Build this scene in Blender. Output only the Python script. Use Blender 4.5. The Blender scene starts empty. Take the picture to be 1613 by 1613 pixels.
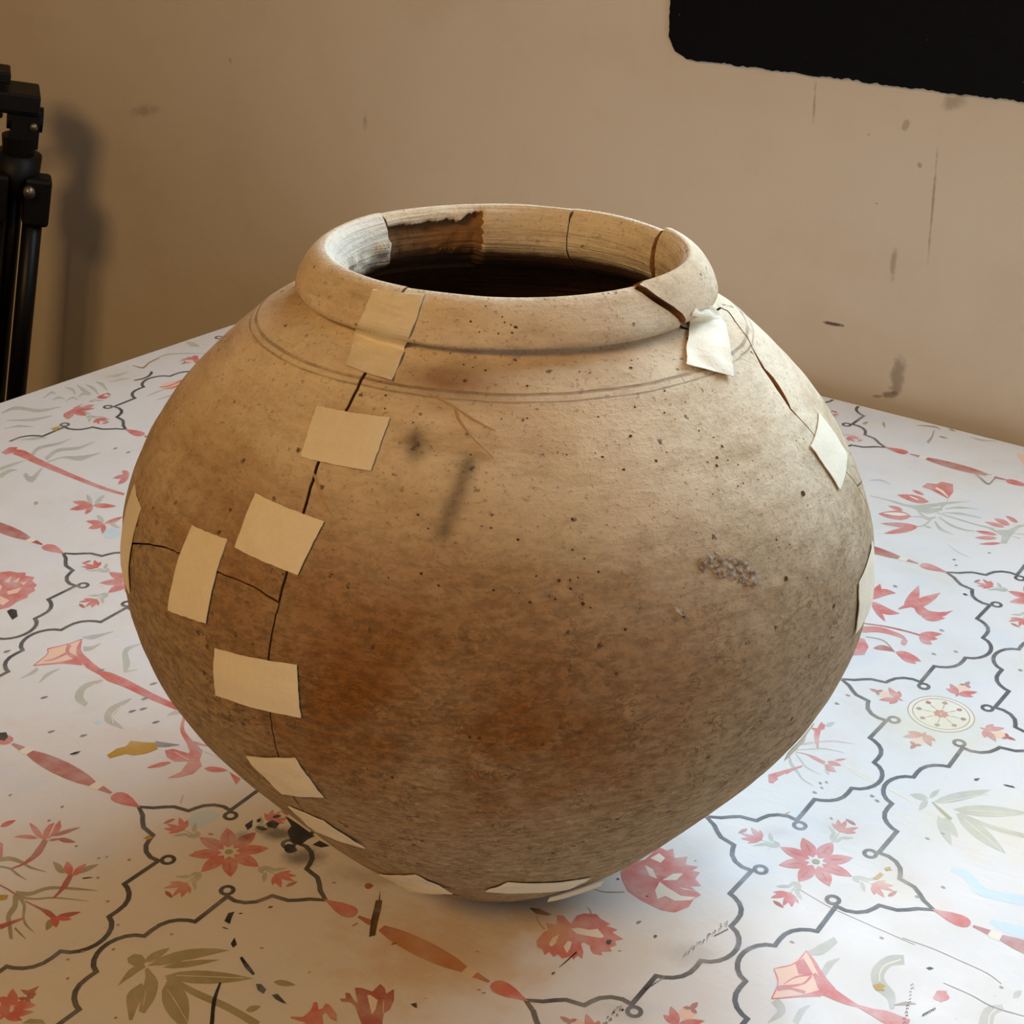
import bpy, bmesh, math, random
from mathutils import Vector, Matrix, noise
from mathutils.geometry import delaunay_2d_cdt
PI = math.pi
scene = bpy.context.scene
col = scene.collection

# ------------------------------------------------------------------ camera
CAM = (0.39893, -0.60075, 0.55155)
R0v = Vector((0.82663, 0.56178, 0.03296)); R1v = Vector((0.27343, -0.34977, -0.89604)); R2v = Vector((-0.49185, 0.74971, -0.44274))
cd = bpy.data.cameras.new('camera'); cam = bpy.data.objects.new('camera', cd); col.objects.link(cam)
m = Matrix.Identity(4)
for i in range(3):
    m[i][0] = R0v[i]; m[i][1] = -R1v[i]; m[i][2] = -R2v[i]; m[i][3] = CAM[i]
cam.matrix_world = m
cd.sensor_width = 36; cd.lens = 2673.64 / 1613 * 36; cd.clip_start = 0.01
scene.camera = cam
# ------------------------------------------------------------------ light and exposure
scene.view_settings.view_transform = 'Standard'; scene.view_settings.look = 'None'
scene.view_settings.gamma = 1; scene.view_settings.use_curve_mapping = False
scene.view_settings.exposure = 0.05
w = bpy.data.worlds.new('sky'); scene.world = w; w.use_nodes = True
w.node_tree.nodes['Background'].inputs[0].default_value = (0.55, 0.72, 1.0, 1)
w.node_tree.nodes['Background'].inputs[1].default_value = 0.6
# wall frame: origin on the wall at table height, WD runs along the wall, WN points into the room
WP = Vector((-0.12231, 0.70503, 0)); WD = Vector((0.99952, 0.03102, 0)); WN = Vector((0.03102, -0.99952, 0))
def wall_pt(a, z, off=0.0): return WP + WD * a + WN * off + Vector((0, 0, z))
WIN = (-0.25, 1.05, 0.52, 1.00)         # window opening in the back wall, above the picture's top edge
def area(name, loc, target, sx, sy, power, colour):
    l = bpy.data.lights.new(name, 'AREA'); l.shape = 'RECTANGLE'; l.size = sx; l.size_y = sy; l.energy = power; l.color = colour
    o = bpy.data.objects.new(name, l); col.objects.link(o); o.location = loc
    o.rotation_euler = (Vector(target) - Vector(loc)).to_track_quat('-Z', 'Y').to_euler(); return o
wc = wall_pt((WIN[0] + WIN[1]) / 2, (WIN[2] + WIN[3]) / 2, -0.02)
area('window_daylight', wc, wc + WN - Vector((0, 0, 0.55)), WIN[1] - WIN[0] - .06, WIN[3] - WIN[2] - .06, 18, (0.70, 0.85, 1.0))
area('side_fill_light', (2.33, -0.75, 0.65), (0.0, -0.1, 0.1), 1.2, 1.1, 4.5, (0.86, 0.93, 1.0))  # added fill from the right, to brighten wall and jar
area('ceiling_lamp_light', (-0.05, -1.75, 1.66), (-0.3, -0.3, 0.0), 0.7, 0.7, 29, (1.0, 0.58, 0.23))

# ------------------------------------------------------------------ helpers
def tag(o, label=None, cat=None, group=None, kind=None):
    if label: o['label'] = label
    if cat: o['category'] = cat
    if group: o['group'] = group
    if kind: o['kind'] = kind
    return o
def empty(name, loc=(0, 0, 0)):
    o = bpy.data.objects.new(name, None); col.objects.link(o); o.location = loc; o.empty_display_size = 0.05; return o
def mesh_obj(name, verts, faces, mats, parent=None, smooth=False, fmat=None):
    me = bpy.data.meshes.new(name); me.from_pydata([tuple(v) for v in verts], [], faces)
    for mm in (mats if isinstance(mats, (list, tuple)) else [mats]): me.materials.append(mm)
    if fmat: me.polygons.foreach_set('material_index', fmat)
    if smooth: me.polygons.foreach_set('use_smooth', [True] * len(me.polygons))
    me.update()
    o = bpy.data.objects.new(name, me); col.objects.link(o)
    if parent: o.parent = parent
    return o
class MB:
    def __init__(s): s.v = []; s.f = []
    def box(s, c, h, mat=None):
        n = len(s.v)
        for k in range(8):
            p = Vector(((-h[0], h[0])[k & 1], (-h[1], h[1])[k >> 1 & 1], (-h[2], h[2])[k >> 2]))
            if mat: p = mat @ p
            s.v.append(p + Vector(c))
        for q in ((0, 2, 3, 1), (4, 5, 7, 6), (0, 1, 5, 4), (2, 6, 7, 3), (0, 4, 6, 2), (1, 3, 7, 5)): s.f.append(tuple(n + i for i in q))
        return s
    def tube(s, pts, rad, n=14, cap=True):
        pts = [Vector(p) for p in pts]; base = len(s.v)
        rad = rad if isinstance(rad, (list, tuple)) else [rad] * len(pts)
        for i, p in enumerate(pts):
            t = (pts[min(i + 1, len(pts) - 1)] - pts[max(i - 1, 0)]).normalized()
            a = t.orthogonal().normalized() if i == 0 else (a - t * a.dot(t)).normalized()
            b = t.cross(a)
            for k in range(n): s.v.append(p + (a * math.cos(2 * PI * k / n) + b * math.sin(2 * PI * k / n)) * rad[i])
        for i in range(len(pts) - 1):
            for k in range(n):
                k2 = (k + 1) % n; s.f.append((base + i * n + k, base + i * n + k2, base + (i + 1) * n + k2, base + (i + 1) * n + k))
        if cap:
            s.f.append(tuple(base + k for k in range(n - 1, -1, -1))); s.f.append(tuple(base + (len(pts) - 1) * n + k for k in range(n)))
        return s
    def build(s, name, mat, parent=None, bevel=0.0, smooth=False):
        o = mesh_obj(name, s.v, s.f, mat, parent, smooth)
        if bevel:
            b = o.modifiers.new('bevel', 'BEVEL'); b.width = bevel; b.segments = 2; b.limit_method = 'ANGLE'
        return o

# ---- node helpers
class NT:
    def __init__(s, name):
        s.m = bpy.data.materials.new(name); s.m.use_nodes = True; s.t = s.m.node_tree; s.N = s.t.nodes; s.L = s.t.links
        s.bsdf = s.N['Principled BSDF']; s.out = s.N['Material Output']
    def n(s, typ, **kw):
        nd = s.N.new(typ)
        for k, v in kw.items():
            if hasattr(nd, k): setattr(nd, k, v)
        return nd
    def link(s, a, b): s.L.new(a, b)
    def inp(s, nd, key, v):
        if hasattr(v, 'is_output') or isinstance(v, bpy.types.NodeSocket): s.L.new(v, nd.inputs[key])
        else: nd.inputs[key].default_value = v
    def math(s, op, a, b=None, c=None, clamp=False):
        nd = s.n('ShaderNodeMath', operation=op); nd.use_clamp = clamp
        s.inp(nd, 0, a)
        if b is not None: s.inp(nd, 1, b)
        if c is not None: s.inp(nd, 2, c)
        return nd.outputs[0]
    def vmath(s, op, a, b=None):
        nd = s.n('ShaderNodeVectorMath', operation=op); s.inp(nd, 0, a)
        if b is not None: s.inp(nd, 1, b)
        return nd.outputs['Value'] if op in ('LENGTH', 'DOT_PRODUCT', 'DISTANCE') else nd.outputs[0]
    def pos(s): return s.n('ShaderNodeNewGeometry').outputs['Position']
    def objco(s): return s.n('ShaderNodeTexCoord').outputs['Object']
    def mapping(s, v, scale=(1, 1, 1), loc=(0, 0, 0), rot=(0, 0, 0)):
        nd = s.n('ShaderNodeMapping'); s.L.new(v, nd.inputs[0]); nd.inputs['Scale'].default_value = scale; nd.inputs['Location'].default_value = loc; nd.inputs['Rotation'].default_value = rot
        return nd.outputs[0]
    def noise(s, v, scale, detail=4, rough=.55, dist=0, col=False):
        nd = s.n('ShaderNodeTexNoise'); s.L.new(v, nd.inputs['Vector']); nd.inputs['Scale'].default_value = scale; nd.inputs['Detail'].default_value = detail; nd.inputs['Roughness'].default_value = rough; nd.inputs['Distortion'].default_value = dist
        return nd.outputs['Color' if col else 'Fac']
    def voronoi(s, v, scale, feat='F1'):
        nd = s.n('ShaderNodeTexVoronoi', feature=feat); s.L.new(v, nd.inputs['Vector']); nd.inputs['Scale'].default_value = scale; return nd.outputs['Distance']
    def ramp(s, fac, a, b, lo=0.0, hi=1.0, interp='SMOOTHSTEP'):
        nd = s.n('ShaderNodeMapRange', interpolation_type=interp); s.inp(nd, 0, fac); nd.inputs[1].default_value = a; nd.inputs[2].default_value = b; nd.inputs[3].default_value = lo; nd.inputs[4].default_value = hi
        return nd.outputs[0]
    def mix(s, fac, a, b):
        nd = s.n('ShaderNodeMix', data_type='RGBA'); s.inp(nd, 0, fac)
        for k, v in ((6, a), (7, b)):
            if isinstance(v, tuple): nd.inputs[k].default_value = (*v[:3], 1)
            else: s.L.new(v, nd.inputs[k])
        return nd.outputs[2]
    def bump(s, h, strength=.3, dist=.002, normal=None):
        nd = s.n('ShaderNodeBump'); s.inp(nd, 'Height', h); nd.inputs['Strength'].default_value = strength; nd.inputs['Distance'].default_value = dist
        if normal is not None: s.L.new(normal, nd.inputs['Normal'])
        return nd.outputs[0]
    def blob(s, v, c, half, ang=0.0, soft=.5, wob=None):
        d = s.vmath('SUBTRACT', v, c)
        nd = s.n('ShaderNodeVectorRotate', rotation_type='Z_AXIS'); s.L.new(d, nd.inputs[0]); nd.inputs['Angle'].default_value = -ang
        e = s.vmath('LENGTH', s.vmath('DIVIDE', nd.outputs[0], half))
        if wob is not None: e = s.math('ADD', e, wob)
        return s.ramp(e, 1.0, 1.0 - soft, 0, 1)
    def done(s, colour, rough=.6, spec=.5, normal=None):
        if isinstance(colour, tuple): s.bsdf.inputs['Base Color'].default_value = (*colour[:3], 1)
        else: s.L.new(colour, s.bsdf.inputs['Base Color'])
        s.inp(s.bsdf, 'Roughness', rough); s.bsdf.inputs['Specular IOR Level'].default_value = spec
        if normal is not None: s.L.new(normal, s.bsdf.inputs['Normal'])
        return s.m
def srgb(r, g, b):
    f = lambda c: ((c / 255 + .055) / 1.055) ** 2.4 if c > 10 else c / 255 / 12.92
    return (f(r), f(g), f(b))

# ------------------------------------------------------------------ materials of the room
def wall_material():
    t = NT('beige_wall_paint'); p = t.pos()
    # wall-plane coordinates: x along the wall, y up
    d = t.vmath('SUBTRACT', p, tuple(WP)); cx = t.vmath('DOT_PRODUCT', d, tuple(WD))
    sep = t.n('ShaderNodeSeparateXYZ'); t.L.new(p, sep.inputs[0])
    cmb = t.n('ShaderNodeCombineXYZ'); t.L.new(cx, cmb.inputs[0]); t.L.new(sep.outputs[2], cmb.inputs[1]); q = cmb.outputs[0]
    base = t.mix(t.noise(p, 2.2, 5), srgb(220, 214, 199), srgb(213, 204, 187))
    base = t.mix(t.ramp(t.noise(p, 9, 6, .65), .45, .75, 0, .4), base, srgb(206, 193, 172))
    wob = t.ramp(t.noise(q, 90, 4, .6), .2, .8, -.45, .45, 'LINEAR')
    dark = None
    for c, h, a, soft, k, colr in WALL_BLOBS:
        f = t.math('MULTIPLY', t.blob(q, (c[0], c[1], 0), (h[0], h[1], 1), a, soft, wob), k)
        base = t.mix(f, base, srgb(*colr))
    b = t.bump(t.noise(p, 160, 4, .6), .12, .002); b = t.bump(t.noise(p, 14, 3), .15, .01, b)
    return t.done(base, .62, .35, b)
MK = {"a":[[-0.0528,0.2607],[-0.0509,0.2261]],"b":[[0.0561,0.2301],[0.0627,0.1207]],"c":[[0.0328,0.1375],[0.034,0.1093]],"d":[[-0.0196,0.0593],[-0.0044,0.0598]],"e":[[-0.5127,0.1665],[-0.5128,0.1479]],"f":[[0.028,0.2409],[0.027,0.2331]],"g":[[0.053,0.2573],[0.075,0.2656]],"h":[[0.0514,0.0455],[0.0499,0.0075]],"i":[[-0.835,0.1155],[-0.7794,0.128]],"j":[[-0.6824,0.1939],[-0.681,0.1897]],"k":[[0.0434,0.2084],[0.0442,0.2065]]}
def _m(k, wid, soft=.7, amt=.5, c=(120, 98, 78)):
    (x0, z0), (x1, z1) = MK[k]; L = math.hypot(x1 - x0, z1 - z0)
    return ((((x0 + x1) / 2, (z0 + z1) / 2), (L / 2 * 1.1 + .002, wid), math.atan2(z1 - z0, x1 - x0), soft, amt, c))
WALL_BLOBS = [_m('a', .0016, .8, .45), _m('b', .0016, .8, .5), _m('c', .0035, .7, .45), _m('d', .0022, .5, .85, (62, 48, 38)), _m('e', .004, .9, .35), _m('f', .0035, .6, .4), _m('g', .008, .8, .45),
    _m('h', .0075, .6, .5, (96, 74, 56)), _m('i', .008, .9, .35), _m('j', .003, .8, .4), _m('k', .0022, .6, .5),
    ((.0535, .024), (.004, .017), .1, .5, .35, (182, 168, 150)), ((.046, .0085), (.010, .004), .25, .6, .6, (84, 62, 46)), ((.036, .0045), (.006, .002), .2, .6, .5, (84, 62, 46)),
    ((-.002, .225), (.0015, .0015), 0, .6, .4, (110, 90, 74)), ((.012, .17), (.002, .0012), 0, .6, .4, (110, 90, 74))]
M = {}
M['wall'] = wall_material()
t = NT('plain_wall_paint'); M['wall_plain'] = t.done(t.mix(t.noise(t.pos(), 3, 4), srgb(168, 146, 116), srgb(158, 136, 106)), .7, .3)
t = NT('white_ceiling_paint'); M['ceiling'] = t.done(t.mix(t.noise(t.pos(), 3, 4), srgb(196, 180, 152), srgb(186, 170, 142)), .8, .2)
t = NT('dark_floor'); p = t.pos(); M['floor'] = t.done(t.mix(t.noise(p, 6, 6), srgb(92, 74, 58), srgb(72, 57, 45)), .55, .4, t.bump(t.noise(p, 40, 4), .2, .003))
t = NT('black_board_paint'); p = t.pos()
sp = t.ramp(t.noise(p, 260, 2, .5), .77, .80); cl = t.mix(t.noise(p, 12, 5), srgb(4, 6, 11), srgb(8, 10, 16)); M['board'] = t.done(t.mix(t.math('MULTIPLY', sp, .5), cl, srgb(120, 118, 112)), t.ramp(t.noise(p, 30, 4), .3, .7, .5, .65), .12, t.bump(t.noise(p, 120, 4), .15, .002))
t = NT('white_painted_wood'); M['white_wood'] = t.done(t.mix(t.noise(t.pos(), 20, 4), srgb(226, 222, 214), srgb(214, 208, 198)), .5, .4)
t = NT('table_wood'); p = t.mapping(t.pos(), (3, 30, 30)); M['wood'] = t.done(t.mix(t.noise(p, 3, 6), srgb(110, 78, 50), srgb(80, 54, 34)), .5, .4)
t = NT('black_plastic'); p = t.objco(); M['blackplastic'] = t.done(t.mix(t.noise(p, 40, 3), srgb(8, 8, 8), srgb(14, 13, 13)), .5, .25, t.bump(t.noise(p, 300, 3), .1, .001))
t = NT('black_metal_tube'); p = t.objco(); M['blackmetal'] = t.done(t.mix(t.noise(p, 30, 3), srgb(8, 8, 8), srgb(13, 12, 12)), .4, .25)
t = NT('dull_steel'); M['steel'] = t.done(t.mix(t.noise(t.objco(), 60, 3), srgb(150, 140, 124), srgb(120, 110, 96)), .35, .5); M['steel'].node_tree.nodes['Principled BSDF'].inputs['Metallic'].default_value = .8

# ------------------------------------------------------------------ the room
FLOOR = -0.75; CEIL = 1.75; XL, XR, YF = -1.95, 2.45, -2.7
def wall_slab(mb, a0, a1, z0, z1, off0=0.0, off1=-0.12):
    vs = [wall_pt(a, z, o) for o in (off0, off1) for z in (z0, z1) for a in (a0, a1)]
    n = len(mb.v); mb.v += vs
    for q in ((0, 1, 3, 2), (4, 6, 7, 5), (0, 4, 5, 1), (2, 3, 7, 6), (0, 2, 6, 4), (1, 5, 7, 3)): mb.f.append(tuple(n + i for i in q))
mb = MB(); A0, A1 = XL - WP.x - .1, XR - WP.x + .1
wall_slab(mb, A0, WIN[0], FLOOR, CEIL); wall_slab(mb, WIN[1], A1, FLOOR, CEIL); wall_slab(mb, WIN[0], WIN[1], FLOOR, WIN[2]); wall_slab(mb, WIN[0], WIN[1], WIN[3], CEIL)
tag(mb.build('wall_back', M['wall']), 'beige painted back wall with scuffs and faint drips', None, None, 'structure')
tag(MB().box((.25, -1.0, FLOOR - .05), (2.3, 1.9, .05)).build('floor', M['floor']), 'dark brown room floor under the table', None, None, 'structure')
tag(MB().box((.25, -1.0, CEIL + .05), (2.3, 1.9, .05)).build('ceiling', M['ceiling']), 'off-white room ceiling', None, None, 'structure')
tag(MB().box((XL - .06, -1.0, .5), (.06, 1.9, 1.25)).build('wall_left', M['wall_plain']), 'beige painted left wall of the room', None, None, 'structure')
tag(MB().box((.25, YF - .06, .5), (2.3, .06, 1.25)).build('wall_front', M['wall_plain']), 'beige painted wall behind the viewer', None, None, 'structure')
mb = MB(); SW = (-1.4, -.1, .1, 1.25)  # opening added for the side fill, out of view
mb.box((XR + .06, (SW[0] + YF) / 2, .5), (.06, (SW[0] - YF) / 2, 1.25)); mb.box((XR + .06, (SW[1] + .9) / 2, .5), (.06, (.9 - SW[1]) / 2, 1.25))
mb.box((XR + .06, (SW[0] + SW[1]) / 2, (FLOOR + SW[2]) / 2), (.06, (SW[1] - SW[0]) / 2, (SW[2] - FLOOR) / 2)); mb.box((XR + .06, (SW[0] + SW[1]) / 2, (CEIL + SW[3]) / 2), (.06, (SW[1] - SW[0]) / 2, (CEIL - SW[3]) / 2))
tag(mb.build('wall_right', M['wall_plain']), 'beige painted right wall with an added window opening', None, None, 'structure')
mb = MB(); a0, a1, z0, z1 = WIN; b = .03
for q in ((a0, a0 + b, z0, z1), (a1 - b, a1, z0, z1), (a0, a1, z0, z0 + b), (a0, a1, z1 - b, z1), ((a0 + a1) / 2 - .015, (a0 + a1) / 2 + .015, z0, z1)): wall_slab(mb, *q, -.04, -.09)
tag(mb.build('window_1', M['white_wood']), 'white window frame above the black painted panel', None, None, 'structure')
mb = MB()
for q in ((SW[0] + .015, .015, (SW[2] + SW[3]) / 2, (SW[3] - SW[2]) / 2), (SW[1] - .015, .015, (SW[2] + SW[3]) / 2, (SW[3] - SW[2]) / 2), ((SW[0] + SW[1]) / 2, (SW[1] - SW[0]) / 2, SW[2] + .015, .015), ((SW[0] + SW[1]) / 2, (SW[1] - SW[0]) / 2, SW[3] - .015, .015)): mb.box((XR + .06, q[0], q[2]), (.02, q[1], q[3]))
tag(mb.build('fill_window', M['white_wood']), 'added white window frame in the right wall for the side fill', None, None, 'structure')

# black painted panel on the wall, its edge uneven
random.seed(11)
def rough(a, b, n, amp):
    o = []
    for i in range(n):
        t_ = i / n; x = a[0] + (b[0] - a[0]) * t_; y = a[1] + (b[1] - a[1]) * t_; j = noise.noise((x * 60, y * 60, 3.1)) * amp + noise.noise((x * 260, y * 260, 7.7)) * amp * .8
        L = math.hypot(b[0] - a[0], b[1] - a[1]); nx, ny = -(b[1] - a[1]) / L, (b[0] - a[0]) / L
        o.append((x + nx * j, y + ny * j))
    return o
B0 = (-.1915, .50); B1 = (-.1885, .280); B2 = (-.1815, .268); B3 = (-.170, .2635); B4 = (.118, .2695); B5 = (1.02, .2735); B6 = (1.02, .50)
outl = rough(B0, B1, 90, .0016) + rough(B1, B2, 6, .0006) + rough(B2, B3, 6, .0006) + rough(B3, B4, 170, .0017) + rough(B4, B5, 160, .0017) + rough(B5, B6, 40, .001) + rough(B6, B0, 40, .001)
n = len(outl); vs = [wall_pt(a, z, .0035) for a, z in outl] + [wall_pt(a, z, .0002) for a, z in outl]
fs = [tuple(range(n))] + [(i, i + n, (i + 1) % n + n, (i + 1) % n) for i in range(n)]
o = mesh_obj('painted_panel', vs, fs, M['board']); tag(o, 'black painted panel with chipped uneven edge on the beige wall', 'panel')

# ------------------------------------------------------------------ table and cloth
TL_, TR_ = (-.6255, .6745), (1.25, .7180)         # back edge corners
BL_, BR_ = (-.716, -.48), (1.30, -.42)
tb = empty('table', (.3, .1, FLOOR)); tag(tb, 'wooden table standing against the beige wall under the patterned cloth', 'table')
def quad_slab(name, quad, z0, z1, mat, parent, inset=0.0):
    c = Vector((sum(q[0] for q in quad) / 4, sum(q[1] for q in quad) / 4))
    Q = [(Vector(q) - c) * (1 - inset) + c for q in quad]
    off = parent.location if parent else Vector((0, 0, 0))
    vs = [Vector((q.x, q.y, z)) - off for z in (z0, z1) for q in Q]
    return mesh_obj(name, vs, [(3, 2, 1, 0), (4, 5, 6, 7), (0, 1, 5, 4), (1, 2, 6, 5), (2, 3, 7, 6), (3, 0, 4, 7)], mat, parent)
QT = [BL_, BR_, TR_, TL_]
quad_slab('tabletop', QT, -.035, -.003, M['wood'], tb, .006)
for q in QT:
    c = Vector((.3, .12)); p = (Vector(q) - c) * .9 + c
    MB().box((p.x - .3, p.y - .1, (-.035 - FLOOR) / 2), (.03, .03, (-.035 - FLOOR) / 2)).build('leg', M['wood'], tb, .004)
quad_slab('apron', QT, -.12, -.035, M['wood'], tb, .12)

CW = srgb(224, 221, 216)
CLOTH_SMUDGE_SHADE = [[[-0.0937,-0.0585],[0.016,0.01],0.5,0.95,0.75,[60,56,56]],[[-0.0727,-0.0662],[0.014,0.012],0.5,0.95,0.7,[60,56,56]],[[-0.1085,-0.0716],[0.008,0.006],0.5,0.95,0.5,[70,66,64]],[[0.1489,0.2482],[0.05,0.035],0.5,0.9,0.35,[224,210,160]],[[0.1836,0.0921],[0.03,0.02],0.5,0.9,0.2,[220,208,170]],[[0.2042,0.174],[0.06,0.04],0.5,0.9,0.3,[226,214,170]],[[0.0289,-0.0817],[0.07,0.05],0.5,0.9,0.5,[206,166,104]],[[0.053,-0.0351],[0.03,0.02],0.5,0.9,0.5,[206,166,104]],[[-0.0363,-0.0584],[0.03,0.012],0.5,0.9,0.35,[150,130,110]],[[-0.2249,-0.0421],[0.03,0.015],0.5,0.9,0.25,[225,200,180]],[[0.1174,0.1023],[0.012,0.008],0.5,0.9,0.3,[190,170,180]],[[0.124,-0.0116],[0.022,0.012],0.5,0.9,0.3,[170,165,165]],[[0.1181,-0.0645],[0.02,0.012],0.5,0.9,0.3,[170,165,165]]]  # the two ochre patches before the jar put its warm shade into the cloth
def cloth_material(name, colour, fade=.12, worn=.25, stain_shade=True):
    t = NT(name); p = t.pos()
    c = t.mix(t.ramp(t.noise(p, 55, 5, .6), .3, .75, 0, fade), colour, CW)
    wear = t.ramp(t.noise(t.mapping(p, (1, 3.2, 1), (0, 0, 0), (0, 0, .7)), 120, 5, .7), .60, .74, 0, worn)
    c = t.mix(wear, c, CW)
    grime = t.ramp(t.noise(p, 13, 6, .65), .45, .78, 0, .42); c = t.mix(grime, c, srgb(206, 194, 168))
    tn = t.noise(t.mapping(p, (1, 1, 1), (9, 4, 0)), 22, 4, .6); c = t.mix(t.ramp(tn, .54, .72, 0, .28), c, srgb(198, 208, 222)); c = t.mix(t.ramp(tn, .44, .30, 0, .24), c, srgb(226, 202, 192))
    fl = t.ramp(t.noise(t.mapping(p, (1, 2.2, 1), (3, 1, 0), (0, 0, -.5)), 210, 3, .6), .70, .76, 0, .55); c = t.mix(fl, c, srgb(150, 138, 124))
    if stain_shade:
        wob = t.ramp(t.noise(p, 60, 5, .6), .2, .8, -.5, .5, 'LINEAR')
        for cc, h, a, soft, k, colr in CLOTH_SMUDGE_SHADE: c = t.mix(t.math('MULTIPLY', t.blob(p, (*cc, 0), (*h, 1), a, soft, wob), k), c, srgb(*colr))
    b = t.bump(t.noise(t.mapping(p, (1, 2.5, 1), (0, 0, 0), (0, 0, -.45)), 90, 4, .6), .18, .0012); b = t.bump(t.noise(p, 8, 3), .35, .004, b)
    return t.done(c, t.ramp(t.noise(p, 25, 4), .3, .7, .34, .5), .5, b)
PC = {'cloth': (CW, 0, 0), 'line': (srgb(70, 70, 72), .1, .35), 'red': (srgb(206, 100, 91), .42, .28), 'dark': (srgb(174, 88, 78), .35, .25), 'peach': (srgb(242, 200, 172), .2, .1), 'cream': (srgb(236, 226, 206), 0, 0), 'green': (srgb(182, 184, 168), .4, .3), 'olive': (srgb(160, 152, 112), .25, .2), 'black': (srgb(26, 24, 30), .04, .05), 'yellow': (srgb(190, 148, 44), .05, .05), 'blue': (srgb(196, 220, 232), .3, .3), 'grey': (srgb(128, 124, 124), .3, .4), 'brown': (srgb(158, 124, 104), .3, .3)}
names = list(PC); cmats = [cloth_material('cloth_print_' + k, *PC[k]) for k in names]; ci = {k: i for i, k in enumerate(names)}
cv, cf, cm = [], [], []
def add_poly(colr, layer, pts):
    n = len(cv); z = .00004 * layer + (len(cf) % 60) * 6e-7
    cv.extend((x, y, z) for x, y in pts); idx = list(range(n, n + len(pts)))
    ar = sum(pts[i][0] * pts[(i + 1) % len(pts)][1] - pts[(i + 1) % len(pts)][0] * pts[i][1] for i in range(len(pts)))
    cf.append(tuple(idx if ar > 0 else idx[::-1])); cm.append(ci[colr])
def add_strip(colr, layer, pts, wid, closed=False):
    n0 = len(cv); z = .00004 * layer + (len(cf) % 60) * 6e-7; N = len(pts); P_ = [Vector(p) for p in pts]; wid = wid if isinstance(wid, (list, tuple)) else [wid] * N
    for i, p in enumerate(P_):
        a = P_[i - 1] if (i or closed) else P_[i]; b = P_[(i + 1) % N] if (i < N - 1 or closed) else P_[i]
        d1 = (p - a); d2 = (b - p)
        tdir = ((d1.normalized() if d1.length > 1e-9 else Vector((0, 0))) + (d2.normalized() if d2.length > 1e-9 else Vector((0, 0)))); tdir = tdir.normalized() if tdir.length > 1e-9 else Vector((1, 0))
        nn = Vector((-tdir.y, tdir.x)); k = 1.0
        if d1.length > 1e-9 and d2.length > 1e-9: k = 1 / max(.55, abs(nn.dot(Vector((-d1.y, d1.x)).normalized())))
        h = wid[i] / 2 * k
        cv.append((p.x + nn.x * h, p.y + nn.y * h, z)); cv.append((p.x - nn.x * h, p.y - nn.y * h, z))
    for i in range(N if closed else N - 1):
        a = n0 + 2 * i; b = n0 + 2 * ((i + 1) % N); cf.append((a, a + 1, b + 1, b)); cm.append(ci[colr])
def in_cloth(x, y):
    q = QT; ok = True
    for i in range(4):
        a, b = q[i], q[(i + 1) % 4]
        if (b[0] - a[0]) * (y - a[1]) - (b[1] - a[1]) * (x - a[0]) < 0: return False
    return True
# ground of the cloth: the top, a rounded edge and a short drop all round
NX, NY = 60, 40
def bil(u, v): return (Vector(BL_) * (1 - u) + Vector(BR_) * u) * (1 - v) + (Vector(TL_) * (1 - u) + Vector(TR_) * u) * v
base = len(cv)
for j in range(NY + 1):
    for i in range(NX + 1): q = bil(i / NX, j / NY); cv.append((q.x, q.y, 0))
for j in range(NY):
    for i in range(NX): a = base + j * (NX + 1) + i; cf.append((a, a + 1, a + NX + 2, a + NX + 1)); cm.append(0)
ring = [bil(i / NX, 0) for i in range(NX)] + [bil(1, j / NY) for j in range(NY)] + [bil(1 - i / NX, 1) for i in range(NX)] + [bil(0, 1 - j / NY) for j in range(NY)]
nr = len(ring); cc_ = Vector((.3, .12)); prev = None
for lvl, (o_, z_) in enumerate([(0, 0), (.0016, -.0006), (.0026, -.0022), (.003, -.005), (.0035, -.03), (.004, -.12), (.005, -.2)]):
    st = len(cv)
    for i, q in enumerate(ring):
        d = (ring[(i + 1) % nr] - ring[i - 1]).normalized(); nn = Vector((d.y, -d.x)); wv = 0 if lvl < 4 else (math.sin(i * .9) + math.sin(i * .37 + 1)) * .0012 * (lvl - 3)
        if q.y > .6: wv = 0
        cv.append((q.x + nn.x * (o_ + wv), q.y + nn.y * (o_ + wv), z_))
    if prev is not None:
        for i in range(nr): cf.append((prev + i, st + i, st + (i + 1) % nr, prev + (i + 1) % nr)); cm.append(0)
    prev = st
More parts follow.
